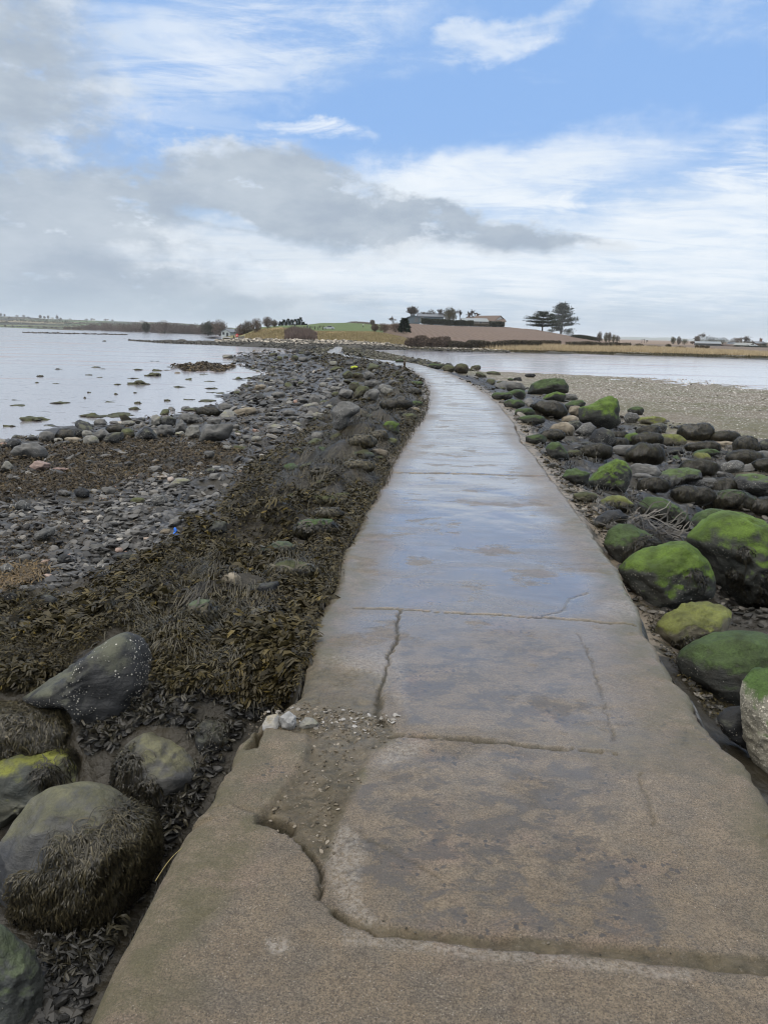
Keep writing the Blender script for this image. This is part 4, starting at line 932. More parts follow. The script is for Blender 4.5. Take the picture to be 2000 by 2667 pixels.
drape(R('large blue-grey'), [L2c([(250,400),(420,345),(580,340),(560,240),(700,190),(830,260),(880,400),(830,560),(740,700),(640,800),(500,920),(300,900),(80,800),(60,700),(110,560),(200,560),(330,510),(290,470)])], 5600, 0.12, 0.0017)
drape(R('low rock wholly'), None, 4600, 0.12, 0.0018)
drape(R('dome-shaped'), [L1c([(580,1090),(520,1110),(560,1180),(640,1244),(800,1244),(860,1130),(820,1080),(720,1100)]), L1c([(640,1000),(680,950),(770,970),(760,1010),(690,1060),(600,1060)])], 1500, 0.09, 0.0016, mat=STRANDB)
drape(R('boulder crusted'), [L1c([(300,960),(380,950),(470,1000),(500,1110),(440,1080),(380,1000)]), L1c([(180,1060),(260,1040),(320,1050),(240,1090)])], 700, 0.09, 0.0016, mat=STRANDB)
drape(R('small smooth dark'), None, 90, 0.07, 0.0016, mat=STRANDB, zmin=0.75)
drape(R('bright mossy boulder'), [R5c([(1165,430),(1230,415),(1300,500),(1250,520),(1180,480)])], 120, 0.09, 0.003, mat=STRANDB)
drape(R('biggest mossy'), [R5c([(1400,430),(1460,420),(1530,500),(1520,560),(1430,520)]), R5c([(1480,300),(1530,290),(1540,340),(1490,335)]), R5c([(1620,440),(1659,440),(1659,680),(1600,640)])], 420, 0.13, 0.003, mat=STRANDB)
drape(R('angular olive-tan'), [R5c([(1080,860),(1180,840),(1250,870),(1150,960),(1080,950)])], 220, 0.11, 0.003, mat=STRANDB)
drape(R('dull green'), [R5c([(820,260),(900,230),(1000,270),(880,320),(760,420),(800,330)])], 420, 0.13, 0.003, mat=STRANDB)
drape(R('green-capped rock with'), lambda nz: (nz < 0.75), 900, 0.20, 0.004, mat=STRANDB)
for s_, n_ in (('wet dark grey', 160), ('wide flat-topped green', 160), ('long grey boulder with', 160), ('low flat barnacled', 160), ('olive-topped', 120)):
    drape(R(s_), lambda nz: (nz < 0.45), n_, 0.14, 0.0035, mat=STRANDB)
for s_, n_, L_ in (('rounded rock black', 700, 0.35), ('blocky black rock', 900, 0.30), ('weed-covered rock behind', 350, 0.25), ('dark weedy boulder where', 420, 0.3), ('green-topped stone with', 600, 0.16), ('flat mossy stone just', 200, 0.15),
                   ('rounded grey-brown', 600, 0.16), ('green bare stone', 500, 0.15), ('dark hump of stone', 600, 0.15), ('long green stone', 160, 0.12), ('broad hump shaggy', 800, 0.22), ('weedy hump below', 500, 0.2),
                   ('long weedy hump', 700, 0.2), ('largest dark weedy', 900, 0.25), ('mossy stone low', 350, 0.18), ('green-brown weedy', 300, 0.2), ('boulder draped in black', 500, 0.35), ('weed-smothered', 500, 0.4), ('wide weed-covered', 500, 0.45)):
    z_ = proj(R(s_)[3])[2]
    top_bald = s_ in ('green-topped stone with', 'rounded grey-brown', 'green bare stone', 'long green stone', 'mossy stone low')
    drape(R(s_), (lambda nz: nz < 0.62) if top_bald else None, n_, L_, 0.0022 + 0.00055 * z_, mat=STRAND if z_ < 12 and not s_.startswith('green-topped') else STRANDB, segs=5)

# kelp ribbons thrown between the boulders
KG = unp_g([1715], [1405])[0]
kb = C7c([(880,950),(960,900),(1060,960),(1160,1040),(1100,1080),(1000,1060),(900,1000)])
kn = 210; kp = np.array([(rng.uniform(1630, 1770), rng.uniform(1335, 1425)) for _ in range(kn * 5)])
kp = kp[inpoly(kp[:, 0], kp[:, 1], kb)][:kn]; kn = len(kp)
dk = proj(R('dull green')[3])[2] + 0.12
KP = EYE + ray(kp[:, 0], kp[:, 1]) * (dk + rng.uniform(-0.05, 0.12, kn))[:, None]
Vr, Fr = [], []
for i in range(kn):
    a0 = rng.normal(-0.6, 0.7); L_ = rng.uniform(0.15, 0.42); p = KP[i].copy(); seg = 9; w_ = rng.uniform(0.003, 0.007)
    b0 = len(Vr) * 1
    for k in range(seg + 1):
        d_ = np.array([math.cos(a0), 0.4 * math.sin(a0 * 1.3), math.sin(a0) * 0.8]); s_ = np.cross(d_, [0.2, -0.8, 0.55]); s_ /= np.linalg.norm(s_) + 1e-9
        Vr += [p - s_ * w_, p + s_ * w_ + np.array([0, -0.004, 0.003])]; p = p + d_ * L_ / seg; a0 += rng.normal(0, 0.28)
    Fr += [[b0 + 2 * k, b0 + 2 * k + 1, b0 + 2 * k + 3, b0 + 2 * k + 2] for k in range(seg)]
c0 = np.mean(Vr, 0)
tag(mk('kelp_tangle', np.array(Vr) - c0, np.array(Fr), island_mat('kelp', [(0.022, 0.020, 0.015), (0.07, 0.062, 0.05), (0.13, 0.12, 0.105)], 0.4), loc=Vector(c0)), 'tangle of dark kelp ribbons caught between green boulders', 'seaweed')
POLYS.append([(438, 1362), (478, 1362), (482, 1416), (434, 1416)])      # keep the blue bag clear
# ------------------------------------------------------------------ smaller loose rocks: individuals, sharing a dozen bodies
BASES = []
for k in range(14):
    V, F = ico(3); V = V.copy(); fac = [0.45, 0.9, 1.1, 0.7][k % 4]
    for _ in range(11):
        nn = rng.normal(size=3); nn /= np.linalg.norm(nn); cc = rng.uniform(1 - 0.5 * fac, 0.98); V -= nn * np.maximum(V @ nn - cc, 0)[:, None]
    V += V * (0.16 * fbm(V * 1.6 + k * 7, 3, k))[:, None] + V * (0.05 * fbm(V * 5, 3, k + 50))[:, None]
    V = V * np.array([1, 0.78, 0.6]) * 0.5
    me_o = mk('stone', V, F, RM['grey']); BASES.append(me_o.data); bpy.data.objects.remove(me_o)
def free(u, v, k=0.55):
    for (cx, cy, w_, h_) in USED:
        if abs(u - cx) < w_ * k and abs(v - cy) < h_ * (k + 0.1): return False
    return True
MESHMAT = {}
def filler(poly, n, pxr, mats, label, group, name='stone', squash=(0.6, 1.0), maxm=0.9):
    made = 0; tries = 0
    p = np.array(poly, float)
    while made < n and tries < n * 40:
        tries += 1
        u, v = rng.uniform(p[:, 0].min(), p[:, 0].max()), rng.uniform(p[:, 1].min(), p[:, 1].max())
        if not inpoly(np.array([u]), np.array([v]), poly)[0]: continue
        w_ = pxr[0] + (pxr[1] - pxr[0]) * rng.random() ** 2.0
        if not free(u, v - w_ * 0.2): continue
        G = unp_g([u], [v])[0]
        if XL(G[1]) - 0.05 < G[0] < XR(G[1]) + 0.05: continue
        d = proj(G)[2]; S = min(w_ * d / FPX, maxm)
        mt = mats[int(rng.integers(len(mats)))]; bi = int(rng.integers(len(BASES)))
        if (bi, mt) not in MESHMAT:
            m2 = BASES[bi].copy(); m2.materials.clear(); m2.materials.append(RM[mt]); MESHMAT[(bi, mt)] = m2
        o = bpy.data.objects.new(name, MESHMAT[(bi, mt)]); COL.objects.link(o)
        s_ = rng.uniform(*squash); hz = max(float(H(G[0], G[1])), MUD)
        o.scale = (S * rng.uniform(0.9, 1.2), S * rng.uniform(0.8, 1.1), S * s_)
        o.rotation_euler = (rng.normal(0, 0.22), rng.normal(0, 0.22), rng.uniform(0, 6.28))
        o.location = (G[0], G[1], hz + 0.14 * S * s_)
        tag(o, label, name, group); USED.append((u, v - w_ * 0.2, w_, w_ * 0.6)); made += 1
filler([(0, 1140), (240, 1115), (330, 1090), (420, 1070), (560, 1062), (600, 1060), (560, 1100), (420, 1120), (200, 1150), (0, 1165)], 14, (18, 60), ['grey', 'dark', 'grey', 'olive'], 'middling rock in the straggling line where the stony shore meets the mud', 'rocks lining the muddy edge of the shore', 'boulder')
filler([(585, 1050), (640, 1010), (700, 975), (640, 962), (600, 948), (585, 930), (640, 918), (780, 915), (860, 930), (780, 960), (740, 1000), (660, 1050)], 44, (12, 34), ['grey', 'grey', 'olive', 'dark', 'brown', 'pale'], 'small rounded rock on the point of the stony shore by the mud cove', 'rocks on the point of the stony shore', 'boulder', maxm=1.2)
filler([(620, 1070), (700, 1010), (790, 960), (940, 960), (1030, 980), (960, 1040), (880, 1080), (720, 1160), (560, 1200), (560, 1110)], 56, (16, 50), ['grey', 'pale', 'grey', 'olive'], 'small grey stone on the open shingle between mud and weed bank', 'stones on the open shingle', 'stone')
filler([(860, 960), (960, 945), (1070, 975), (1100, 1010), (1090, 1050), (1010, 1060), (900, 1050)], 12, (14, 34), ['brown', 'dark', 'olive'], 'dark weedy rock on the bank inside the path bend', 'rocks on the bank inside the bend', 'boulder')
filler([(1480, 1085), (1660, 1150), (2000, 1185), (2000, 1340), (1800, 1330), (1640, 1300), (1480, 1180)], 44, (22, 70), ['brown', 'dark', 'mossdark', 'barn', 'grey'], 'weed-dark cobble filling a gap among the mossy boulders', 'cobbles among the mossy boulders', 'stone')
filler([(1110, 950), (1240, 985), (1380, 1075), (1500, 1060), (1420, 1010), (1300, 975), (1200, 955)], 42, (18, 60), ['mossdark', 'olive', 'brown', 'dark', 'grey'], 'low mossy rock on the outer bank of the path bend', 'rocks on the outer bank of the bend', 'boulder')
filler([(905, 917), (960, 922), (1060, 936), (1180, 955), (1110, 948), (1000, 934), (930, 924)], 10, (8, 20), ['mossdark', 'brown', 'dark'], 'dark low rock on the far bank of the causeway', 'rocks on the far bank of the causeway', 'stone')
filler([(760, 912), (850, 908), (845, 925), (960, 945), (900, 950), (780, 935)], 14, (8, 22), ['brown', 'dark', 'grey'], 'dark rock far along the shingle below the S-bend', 'rocks far along the causeway', 'stone')
filler([(700, 1290), (800, 1160), (900, 1060), (1050, 1120), (1000, 1210), (880, 1290), (760, 1420), (640, 1560), (560, 1560)], 24, (26, 70), ['brown', 'olive', 'mossdark'], 'low rounded stone nearly buried in seaweed along the path', 'stones buried in the weed bank', 'stone', (0.5, 0.7))

# boulders smothered in weed between the mossy ones
for i in range(17):
    for _ in range(60):
        u, v = rng.uniform(1480, 2000), rng.uniform(1140, 1390); w_ = rng.uniform(45, 80) + 0.18 * (v - 1110)
        if free(u, v - 0.25 * w_, 0.42) and (v < 1180 + (u - 1480) * 0.55): break
    rk = make_rock('boulder', 'boulder smothered in dark stringy weed among the mossy ones', 'brown', ell((u - w_ / 2, u + w_ / 2, v - w_ * rng.uniform(0.42, 0.6), v)), 'weed-smothered boulders', cat='boulder', sub=4)
    drape(rk, None, 420, 0.2, 0.0038, mat=STRANDB, segs=5)
# ------------------------------------------------------------------ shingle: thousands of flat pebbles in one mesh
def scatter_px(n, x0, x1, y0, y1, test):
    out = []
    while sum(len(o) for o in out) < n:
        u = rng.uniform(x0, x1, 6000); v = rng.uniform(y0, y1, 6000)
        k = test(u, v); out.append(np.stack([u[k], v[k]], 1))
        if len(out) > 60: break
    q = np.concatenate(out)[:n]; k = np.ones(len(q), bool)
    for pg in POLYS:
        a = np.array(pg); near = (q[:, 0] > a[:, 0].min()) & (q[:, 0] < a[:, 0].max()) & (q[:, 1] > a[:, 1].min()) & (q[:, 1] < a[:, 1].max())
        if near.any(): k[near] &= ~inpoly(q[near, 0], q[near, 1], pg)
    return q[k]
SB = []
for k in range(14):
    V, F = ico(1) if k % 2 else ico(2); V = V.copy()
    for _ in range(8):
        nn = rng.normal(size=3); nn /= np.linalg.norm(nn); cc = rng.uniform(0.5, 0.95); V -= nn * np.maximum(V @ nn - cc, 0)[:, None]
    SB.append((V * np.array([1, rng.uniform(0.55, 0.9), rng.uniform(0.25, 0.55)]) * 0.5, F))
def pebbles(name, P, S, mat, label):
    Vs, Fs, n = [], [], 0
    kind = rng.integers(0, len(SB), len(P))
    for k in range(len(SB)):
        i = np.where(kind == k)[0]
        if not len(i): continue
        V, F = SB[k]; a = rng.uniform(0, 6.28, len(i)); tx = rng.normal(0, 0.25, len(i)); ty = rng.normal(0, 0.25, len(i))
        X = V[None] * (S[i][:, None, None] * rng.uniform(0.8, 1.25, (len(i), 1, 3)))
        X[:, :, 2] += X[:, :, 0] * tx[:, None] + X[:, :, 1] * ty[:, None]
        ca, sa = np.cos(a)[:, None], np.sin(a)[:, None]
        W_ = np.stack([X[:, :, 0] * ca - X[:, :, 1] * sa, X[:, :, 0] * sa + X[:, :, 1] * ca, X[:, :, 2]], -1) + P[i][:, None]
        Vs.append(W_.reshape(-1, 3)); Fs.append((F[None] + (np.arange(len(i)) * len(V))[:, None, None] + n).reshape(-1, 3)); n += W_.shape[0] * W_.shape[1]
    return tag(mk(name, np.concatenate(Vs), np.concatenate(Fs), mat, smooth=False), label, None, None, 'stuff')
SHORE = [(-200, 1165), (0, 1150), (240, 1120), (420, 1080), (560, 1055), (640, 1000), (690, 972), (635, 958), (585, 930), (640, 916), (780, 910), (850, 925), (960, 945), (1060, 965),
         (1060, 1000), (960, 1040), (860, 1110), (700, 1260), (600, 1330), (470, 1440), (330, 1540), (120, 1620), (-200, 1700)]
q_ = scatter_px(16500, -200, 1060, 908, 1700, lambda u, v: inpoly(u, v, SHORE))
G = unp_g(q_[:, 0], q_[:, 1]); wd = weedness(G[:, 0], G[:, 1])
G = G[(rng.random(len(G)) > wd * 0.86) & (G[:, 0] < XL(G[:, 1]) - 0.05)]
d_ = proj(G)[2]; S = np.clip((6 + 32 * rng.random(len(G)) ** 3.2) * d_ / FPX, 0.018, 0.42)
G[:, 2] = H(G[:, 0], G[:, 1]) + 0.10 * S
PEB = island_mat('pebbles', [(0.026, 0.026, 0.025), (0.062, 0.061, 0.058), (0.115, 0.112, 0.104), (0.20, 0.192, 0.172), (0.34, 0.315, 0.27), (0.28, 0.185, 0.145)], 0.6, 0.35, [0, 0.40, 0.78, 0.955, 0.985, 0.994])
pebbles('shingle', G, S, PEB, 'grey and slate shingle covering the stony shore')
RFIELD = [(1120, 950), (1260, 985), (1420, 1020), (1600, 1075), (2000, 1150), (2000, 2000), (1860, 1890), (1700, 1660), (1560, 1400), (1400, 1180), (1300, 1040)]
q_ = scatter_px(3600, 1100, 2000, 940, 2000, lambda u, v: inpoly(u, v, RFIELD))
G = unp_g(q_[:, 0], q_[:, 1]); G = G[G[:, 0] > XR(G[:, 1]) + 0.06]
S = np.clip((8 + 26 * rng.random(len(G)) ** 2.5) * proj(G)[2] / FPX, 0.02, 0.3); G[:, 2] = H(G[:, 0], G[:, 1]) + 0.1 * S
pebbles('gravel', G, S, island_mat('dark_gravel', [(0.02, 0.02, 0.018), (0.05, 0.048, 0.042), (0.11, 0.10, 0.085), (0.26, 0.24, 0.20)], 0.55, 0.4, [0, 0.5, 0.92, 1.0]), 'dark gravel between the mossy boulders')
FARB = [(770, 914), (850, 903), (895, 900), (960, 912), (1100, 938), (1250, 968), (1160, 964), (1040, 946), (960, 934), (900, 925), (890, 915), (860, 920), (900, 930), (800, 925)]
q_ = scatter_px(3800, 760, 1260, 899, 970, lambda u, v: inpoly(u, v, FARB))
G = unp_g(q_[:, 0], q_[:, 1]); G = G[((G[:, 0] > XR(G[:, 1]) + 0.1) | (G[:, 0] < XL(G[:, 1]) - 0.1)) & (G[:, 1] < 128)]
S = np.clip((5 + 9 * rng.random(len(G)) ** 2) * proj(G)[2] / FPX, 0.1, 0.7); G[:, 2] = np.maximum(H(G[:, 0], G[:, 1]), MUD) + 0.1 * S
pebbles('bank_stones', G, S, island_mat('weedy_stone_bank', [(0.025, 0.024, 0.018), (0.055, 0.052, 0.036), (0.085, 0.082, 0.05), (0.14, 0.13, 0.11)], 0.7, 0.25), 'dark weedy stones banked along the far causeway')
# rubble in the hollow by the broken path edge, blackened to paint its deep shade
HOL = [(180, 1840), (330, 1800), (420, 1790), (500, 1800), (700, 1790), (810, 1740), (800, 1800), (700, 1880), (640, 1915), (560, 2050), (480, 2180), (330, 2420), (200, 2690), (90, 2690), (120, 2400), (250, 2420), (330, 2300), (420, 2090), (300, 1990), (230, 2000)]
q_ = scatter_px(4200, 60, 820, 1700, 2690, lambda u, v: inpoly(u, v, HOL))
G = unp_g(q_[:, 0], q_[:, 1]); G = G[G[:, 0] < XL(G[:, 1]) - 0.03]; S = 0.012 + 0.085 * rng.random(len(G)) ** 2.5; G[:, 2] = H(G[:, 0], G[:, 1]) + 0.1 * S
pebbles('rubble', G, S, island_mat('wet_shaded_rubble', [(0.006, 0.006, 0.006), (0.018, 0.018, 0.017), (0.05, 0.047, 0.04)], 0.45, 0.4), 'wet rubble with deep shade painted into its colour in the hollow beside the path')
# crumbled concrete on the broken corner of the path
CRUM = [(640, 1885), (700, 1850), (800, 1835), (900, 1850), (1010, 1885), (1020, 1925), (960, 1960), (930, 2050), (880, 2140), (850, 2230), (800, 2205), (740, 2140), (690, 2110), (740, 2050), (800, 1960), (800, 1905), (700, 1890)]
q1 = scatter_px(1200, 640, 1020, 1830, 2240, lambda u, v: inpoly(u + rng.normal(0, 10, len(u)), v + rng.normal(0, 10, len(v)), CRUM) & (rng.random(len(u)) < 0.35 + 0.65 * (v < 1930)))
q2 = scatter_px(170, 690, 1040, 1845, 1915, lambda u, v: np.abs(v - 1880 - 0.08 * (u - 850)) < 26)
q3 = np.stack([rng.uniform(860, 2000, 260), rng.uniform(2340, 2520, 260)], 1); q3 = q3[np.abs(q3[:, 1] - np.interp(q3[:, 0], [860, 917, 1134, 1423, 1682, 2000], [2350, 2395, 2432, 2458, 2484, 2515])) < 12]
for q_, s0, s1, nm_, cols_, lb_ in ((q1, 0.003, 0.022, 'rubble', [(0.035, 0.03, 0.02), (0.085, 0.07, 0.048), (0.14, 0.115, 0.08), (0.25, 0.22, 0.175)], 'muddy crumbs of broken concrete on the path corner'), (q2, 0.012, 0.034, 'rubble', [(0.05, 0.048, 0.042), (0.13, 0.12, 0.10), (0.20, 0.185, 0.16), (0.36, 0.35, 0.33)], 'grey chips of broken concrete along the crumbling path edge'), (q3, 0.003, 0.012, 'grit', [(0.03, 0.028, 0.02), (0.08, 0.07, 0.05), (0.15, 0.13, 0.10)], 'grit lodged in the gap before the front slab')):
    G = unp(q_[:, 0], q_[:, 1], np.full(len(q_), -0.018)); S = s0 + (s1 - s0) * rng.random(len(G)) ** 2.5; G[:, 2] = path_z(G[:, 0], G[:, 1]) + 0.02 * S
    pebbles(nm_, G, S, island_mat(nm_ + '_crumbs', cols_, 0.7, 0.3), lb_)
# loose shells on the beach
BEACH = [(1330, 968), (1640, 966), (1780, 980), (2000, 1002), (2200, 1020), (2200, 1180), (2000, 1150), (1700, 1050), (1560, 1030), (1450, 990)]
q_ = scatter_px(5200, 1320, 2200, 965, 1180, lambda u, v: inpoly(u, v, BEACH))
G = unp_g(q_[:, 0], q_[:, 1]); keep = rng.random(len(G)) < 0.25 + 0.75 * sst(1120, 1010, q_[:, 1] - (q_[:, 0] - 1400) * 0.02); G = G[keep]
S = np.clip((2.0 + 4.5 * rng.random(len(G)) ** 2) * proj(G)[2] / FPX, 0.02, 0.14); G[:, 2] = H(G[:, 0], G[:, 1]) + 0.12 * S
pebbles('shells', G, S, island_mat('shell', [(0.16, 0.14, 0.11), (0.38, 0.36, 0.32), (0.62, 0.60, 0.56)], 0.6, 0.4), 'bleached shells and pebbles strewn over the beach')

# ------------------------------------------------------------------ seaweed fronds carpeting the banks (uncountable)
FT = np.array([[0, -.07], [0, .07], [.38, .15], [.38, -.15], [.40, 0.0], [.74, -.06], [.70, -.36], [1.0, -.22], [.96, -.42], [.78, .08], [.70, .36], [1.06, .20], [.98, .40]])
FF = np.array([[0, 1, 2, 3], [3, 4, 5, 6], [6, 5, 7, 8], [4, 2, 10, 9], [9, 10, 12, 11]])
def fronds(name, P, L, mat, label, pile=0.05, slope=None, flat=0.5):
    n = len(P); t_, s_ = FT[:, 0], FT[:, 1]
    a = rng.uniform(0, 6.28, n)
    if slope is not None: a = np.where(rng.random(n) < 0.65, slope + rng.normal(0, 0.7, n), a)
    el_ = rng.normal(0.02, flat * 0.6, n); ro = rng.normal(0, 0.5, n); cu = rng.uniform(0.1, 1.5, n)
    dx, dy = np.cos(a), np.sin(a)
    T1 = np.stack([dx * np.cos(el_), dy * np.cos(el_), np.sin(el_)], -1)
    S1 = np.stack([-dy, dx, np.zeros(n)], -1); N1 = np.cross(T1, S1)
    S2 = S1 * np.cos(ro)[:, None] + N1 * np.sin(ro)[:, None]; N2 = np.cross(T1, S2)
    wdt = rng.uniform(0.28, 0.62, n)
    hgt = (np.sin(np.pi * t_ * 0.75)[None] - 0.9 * (t_ ** 2)[None]) * cu[:, None] * 0.35 + (s_ ** 2)[None] * rng.normal(0, 0.9, n)[:, None]
    V = P[:, None] + L[:, None, None] * (t_[None, :, None] * T1[:, None] + (s_[None, :, None] * wdt[:, None, None]) * S2[:, None] + hgt[..., None] * N2[:, None])
    V[:, :, 2] += (rng.random(n) * pile)[:, None]
    V[:, :, 2] = np.maximum(V[:, :, 2], (P[:, 2] - 0.01)[:, None])
    F = (np.arange(n)[:, None, None] * len(FT) + FF[None]).reshape(-1, 4)
    return tag(mk(name, V.reshape(-1, 3), F, mat), label, None, None, 'stuff')
FROND = island_mat('wrack', [(0.014, 0.0115, 0.006), (0.032, 0.027, 0.013), (0.060, 0.049, 0.022), (0.090, 0.071, 0.026), (0.145, 0.105, 0.020)], 0.48, 0.22, [0, 0.3, 0.78, 0.97, 1.0])
WN = [(-200, 1640), (0, 1595), (170, 1555), (330, 1485), (390, 1430), (560, 1340), (600, 1285), (700, 1195), (790, 1125), (850, 1075), (900, 1030), (915, 985), (880, 965), (800, 940), (860, 925), (960, 940), (1080, 965), (1110, 995), (1125, 1030), (1115, 1070),
      (1075, 1135), (1030, 1215), (960, 1345), (905, 1440), (880, 1530), (838, 1590), (805, 1710), (790, 1800), (740, 1835), (640, 1875), (560, 1850), (460, 1835), (420, 1800), (330, 1800), (200, 1830), (-200, 1840)]
q_ = scatter_px(88000, -200, 1130, 925, 2030, lambda u, v: inpoly(u, v, WN))
G = unp_g(q_[:, 0], q_[:, 1]); dl = XL(G[:, 1]) - G[:, 0]
ok = (dl > -0.035 - 0.05 * (G[:, 1] > 3.4) * (rng.random(len(G)) < 0.3)) & ((dl > 0.06) | (G[:, 1] > 3.1)); G = G[ok]; cu_, cv_, _c = proj(G); inhair = np.zeros(len(G), bool)
for a, c, b, e in [q for q in cl if q[1] > 1480 or q[1] < 1290]: inhair |= ((cu_ - a) / (b * 0.75)) ** 2 + ((cv_ - c) / (e * 0.7)) ** 2 < 1
G = G[~(inhair & (rng.random(len(G)) < 0.8))]; d_ = proj(G)[2]
inn = G[:, 0] > XL(G[:, 1]); G[:, 2] = np.where(inn, zp(G[:, 1]) + 0.005, H(G[:, 0], G[:, 1]))
L = np.maximum(rng.uniform(0.022, 0.082, len(G)), rng.uniform(6, 14, len(G)) * d_ / FPX); L = np.where(inn, L * 0.6, L) * (1.0 + 0.75 * n2(G[:, 0], G[:, 1], 2.6, 3, 91))
fronds('seaweed', G, L, FROND, 'brown bladed seaweed carpeting the bank beside the path', 0.055, np.full(len(G), math.pi + 0.5))
q_ = scatter_px(15000, -200, 700, 1130, 1345, lambda u, v: inpoly(u + rng.normal(0, 14, len(u)), v + rng.normal(0, 7, len(v)), WEED_FAR))
G = unp_g(q_[:, 0], q_[:, 1]); G[:, 2] = H(G[:, 0], G[:, 1]); d_ = proj(G)[2]
BRN = island_mat('brown_wrack', [(0.026, 0.020, 0.013), (0.058, 0.045, 0.027), (0.095, 0.072, 0.040), (0.15, 0.11, 0.052)], 0.6, 0.25, [0, 0.4, 0.85, 1.0])
fronds('seaweed', G, rng.uniform(7, 15, len(G)) * d_ / FPX, BRN, 'mat of brown seaweed spread over the stony shore', 0.05)
# weed patches on the shingle
q_ = scatter_px(30000, -200, 1060, 908, 1700, lambda u, v: inpoly(u, v, SHORE))
G = unp_g(q_[:, 0], q_[:, 1]); k = (n2(G[:, 0], G[:, 1], 1.1, 3, 23) > 0.07) | ((n2(G[:, 0], G[:, 1], 0.7, 3, 25) > 0.0) & (G[:, 0] < XBL(G[:, 1]) + 1.6)); G = G[k & (G[:, 0] < XL(G[:, 1]))]
G[:, 2] = H(G[:, 0], G[:, 1]); d_ = proj(G)[2]
fronds('seaweed', G, rng.uniform(5, 13, len(G)) * d_ / FPX, BRN, 'scattered patches of brown seaweed on the shingle', 0.04)
GOLD = island_mat('golden_wrack', [(0.04, 0.028, 0.012), (0.10, 0.068, 0.026), (0.19, 0.125, 0.045)], 0.5, 0.35)
q_ = scatter_px(1500, 0, 130, 1470, 1535, lambda u, v: ((u - 45) / 78) ** 2 + ((v - 1503) / 30) ** 2 < 1)
G = unp_g(q_[:, 0], q_[:, 1]); G[:, 2] = H(G[:, 0], G[:, 1])
# hair-like weed mounds
def follow_ground(P):
    Q = P.copy(); e = 0.03; h0 = H(P[:, 0], P[:, 1]); Q[:, 2] = np.where((P[:, 0] > XL(P[:, 1])) & (P[:, 0] < XR(P[:, 1])), zp(P[:, 1]) + 0.004, h0)
    N = np.stack([-(H(P[:, 0] + e, P[:, 1]) - h0) / e, -(H(P[:, 0], P[:, 1] + e) - h0) / e, np.ones(len(P))], -1)
    return Q, N / np.linalg.norm(N, axis=1)[:, None]
def strand_field(name, px, label, mat, Lm, Lpx, Wpx, segs=4, lift=0.010):
    G = unp_g(px[:, 0], px[:, 1]); G = G[(G[:, 1] > 3.7) | (G[:, 0] > 0)]; d = proj(G)[2]; n = len(G); dd = rng.normal(0, 1, (n, 3))
    V, F = ribbons(G, dd / np.linalg.norm(dd, axis=1)[:, None], np.maximum(rng.uniform(0.6, 1.3, n) * Lm, Lpx * d / FPX), np.maximum(0.002, Wpx * d / FPX), segs, follow_ground, 0.6, lift)
    return tag(mk(name, V, F, mat), label, None, None, 'stuff')
V_, F_ = ribbons(G, rng.normal(0, 1, (len(G), 3)), np.full(len(G), 0.2), np.full(len(G), 0.004), 4, follow_ground, 0.6, 0.012)
tag(mk('seaweed', V_, F_, GOLD), 'golden-brown mat of stringy seaweed on the shingle', None, None, 'stuff')
cpx = np.concatenate([np.stack([rng.normal(a, b * 0.55, 1700), rng.normal(c, e * 0.5, 1700)], 1) for a, c, b, e in cl if c > 1480 or c < 1290])
cpx = cpx[inpoly(cpx[:, 0], cpx[:, 1], WN)]
strand_field('seaweed', cpx, 'hair-like dark seaweed in mounds along the bank', STRAND, 0.06, 10, 0.40, 5, 0.016)
RB = [(1150, 965), (1290, 1030), (1420, 1180), (1500, 1330), (1560, 1420), (1700, 1420), (1800, 1340), (2000, 1340), (2100, 1200), (1800, 1120), (1640, 1100), (1480, 1060), (1350, 1030), (1240, 985)]
q_ = scatter_px(9500, 1150, 2100, 965, 1430, lambda u, v: inpoly(u, v, RB))
G = unp_g(q_[:, 0], q_[:, 1]); k = (n2(G[:, 0], G[:, 1], 0.9, 3, 24) > -0.18) & (G[:, 0] > XR(G[:, 1]) + 0.3)
strand_field('seaweed', q_[k], 'dark stringy seaweed smothering the ground between mossy boulders', STRANDB, 0.12, 26, 0.8, 4, 0.02)
q_ = scatter_px(2600, 1100, 2000, 940, 2010, lambda u, v: inpoly(u, v, [(1200, 990), (1320, 1060), (1440, 1240), (1620, 1490), (1700, 1660), (1850, 1880), (1990, 2030), (1960, 1900), (1800, 1720), (1690, 1560), (1560, 1360), (1440, 1180), (1300, 1010)]))
G = unp_g(q_[:, 0], q_[:, 1]); k = (G[:, 0] > XR(G[:, 1]) + 0.0); G = G[k]; G[:, 2] = H(G[:, 0], G[:, 1])
fronds('seaweed', G, np.maximum(0.02, rng.uniform(5, 12, len(G)) * proj(G)[2] / FPX), FROND, 'crumbs of black seaweed along the foot of the boulders', 0.03)
q_ = scatter_px(2600, 60, 820, 1700, 2600, lambda u, v: inpoly(u, v, HOL))
G = unp_g(q_[:, 0], q_[:, 1]); G = G[G[:, 0] < XL(G[:, 1]) - 0.02]; G[:, 2] = H(G[:, 0], G[:, 1])
fronds('seaweed', G, rng.uniform(0.03, 0.07, len(G)), STRANDB, 'torn black seaweed, darkened for deep shade, lying in the hollow beside the path', 0.05)  # the blacker weed colour also stands in for shade in the hollow

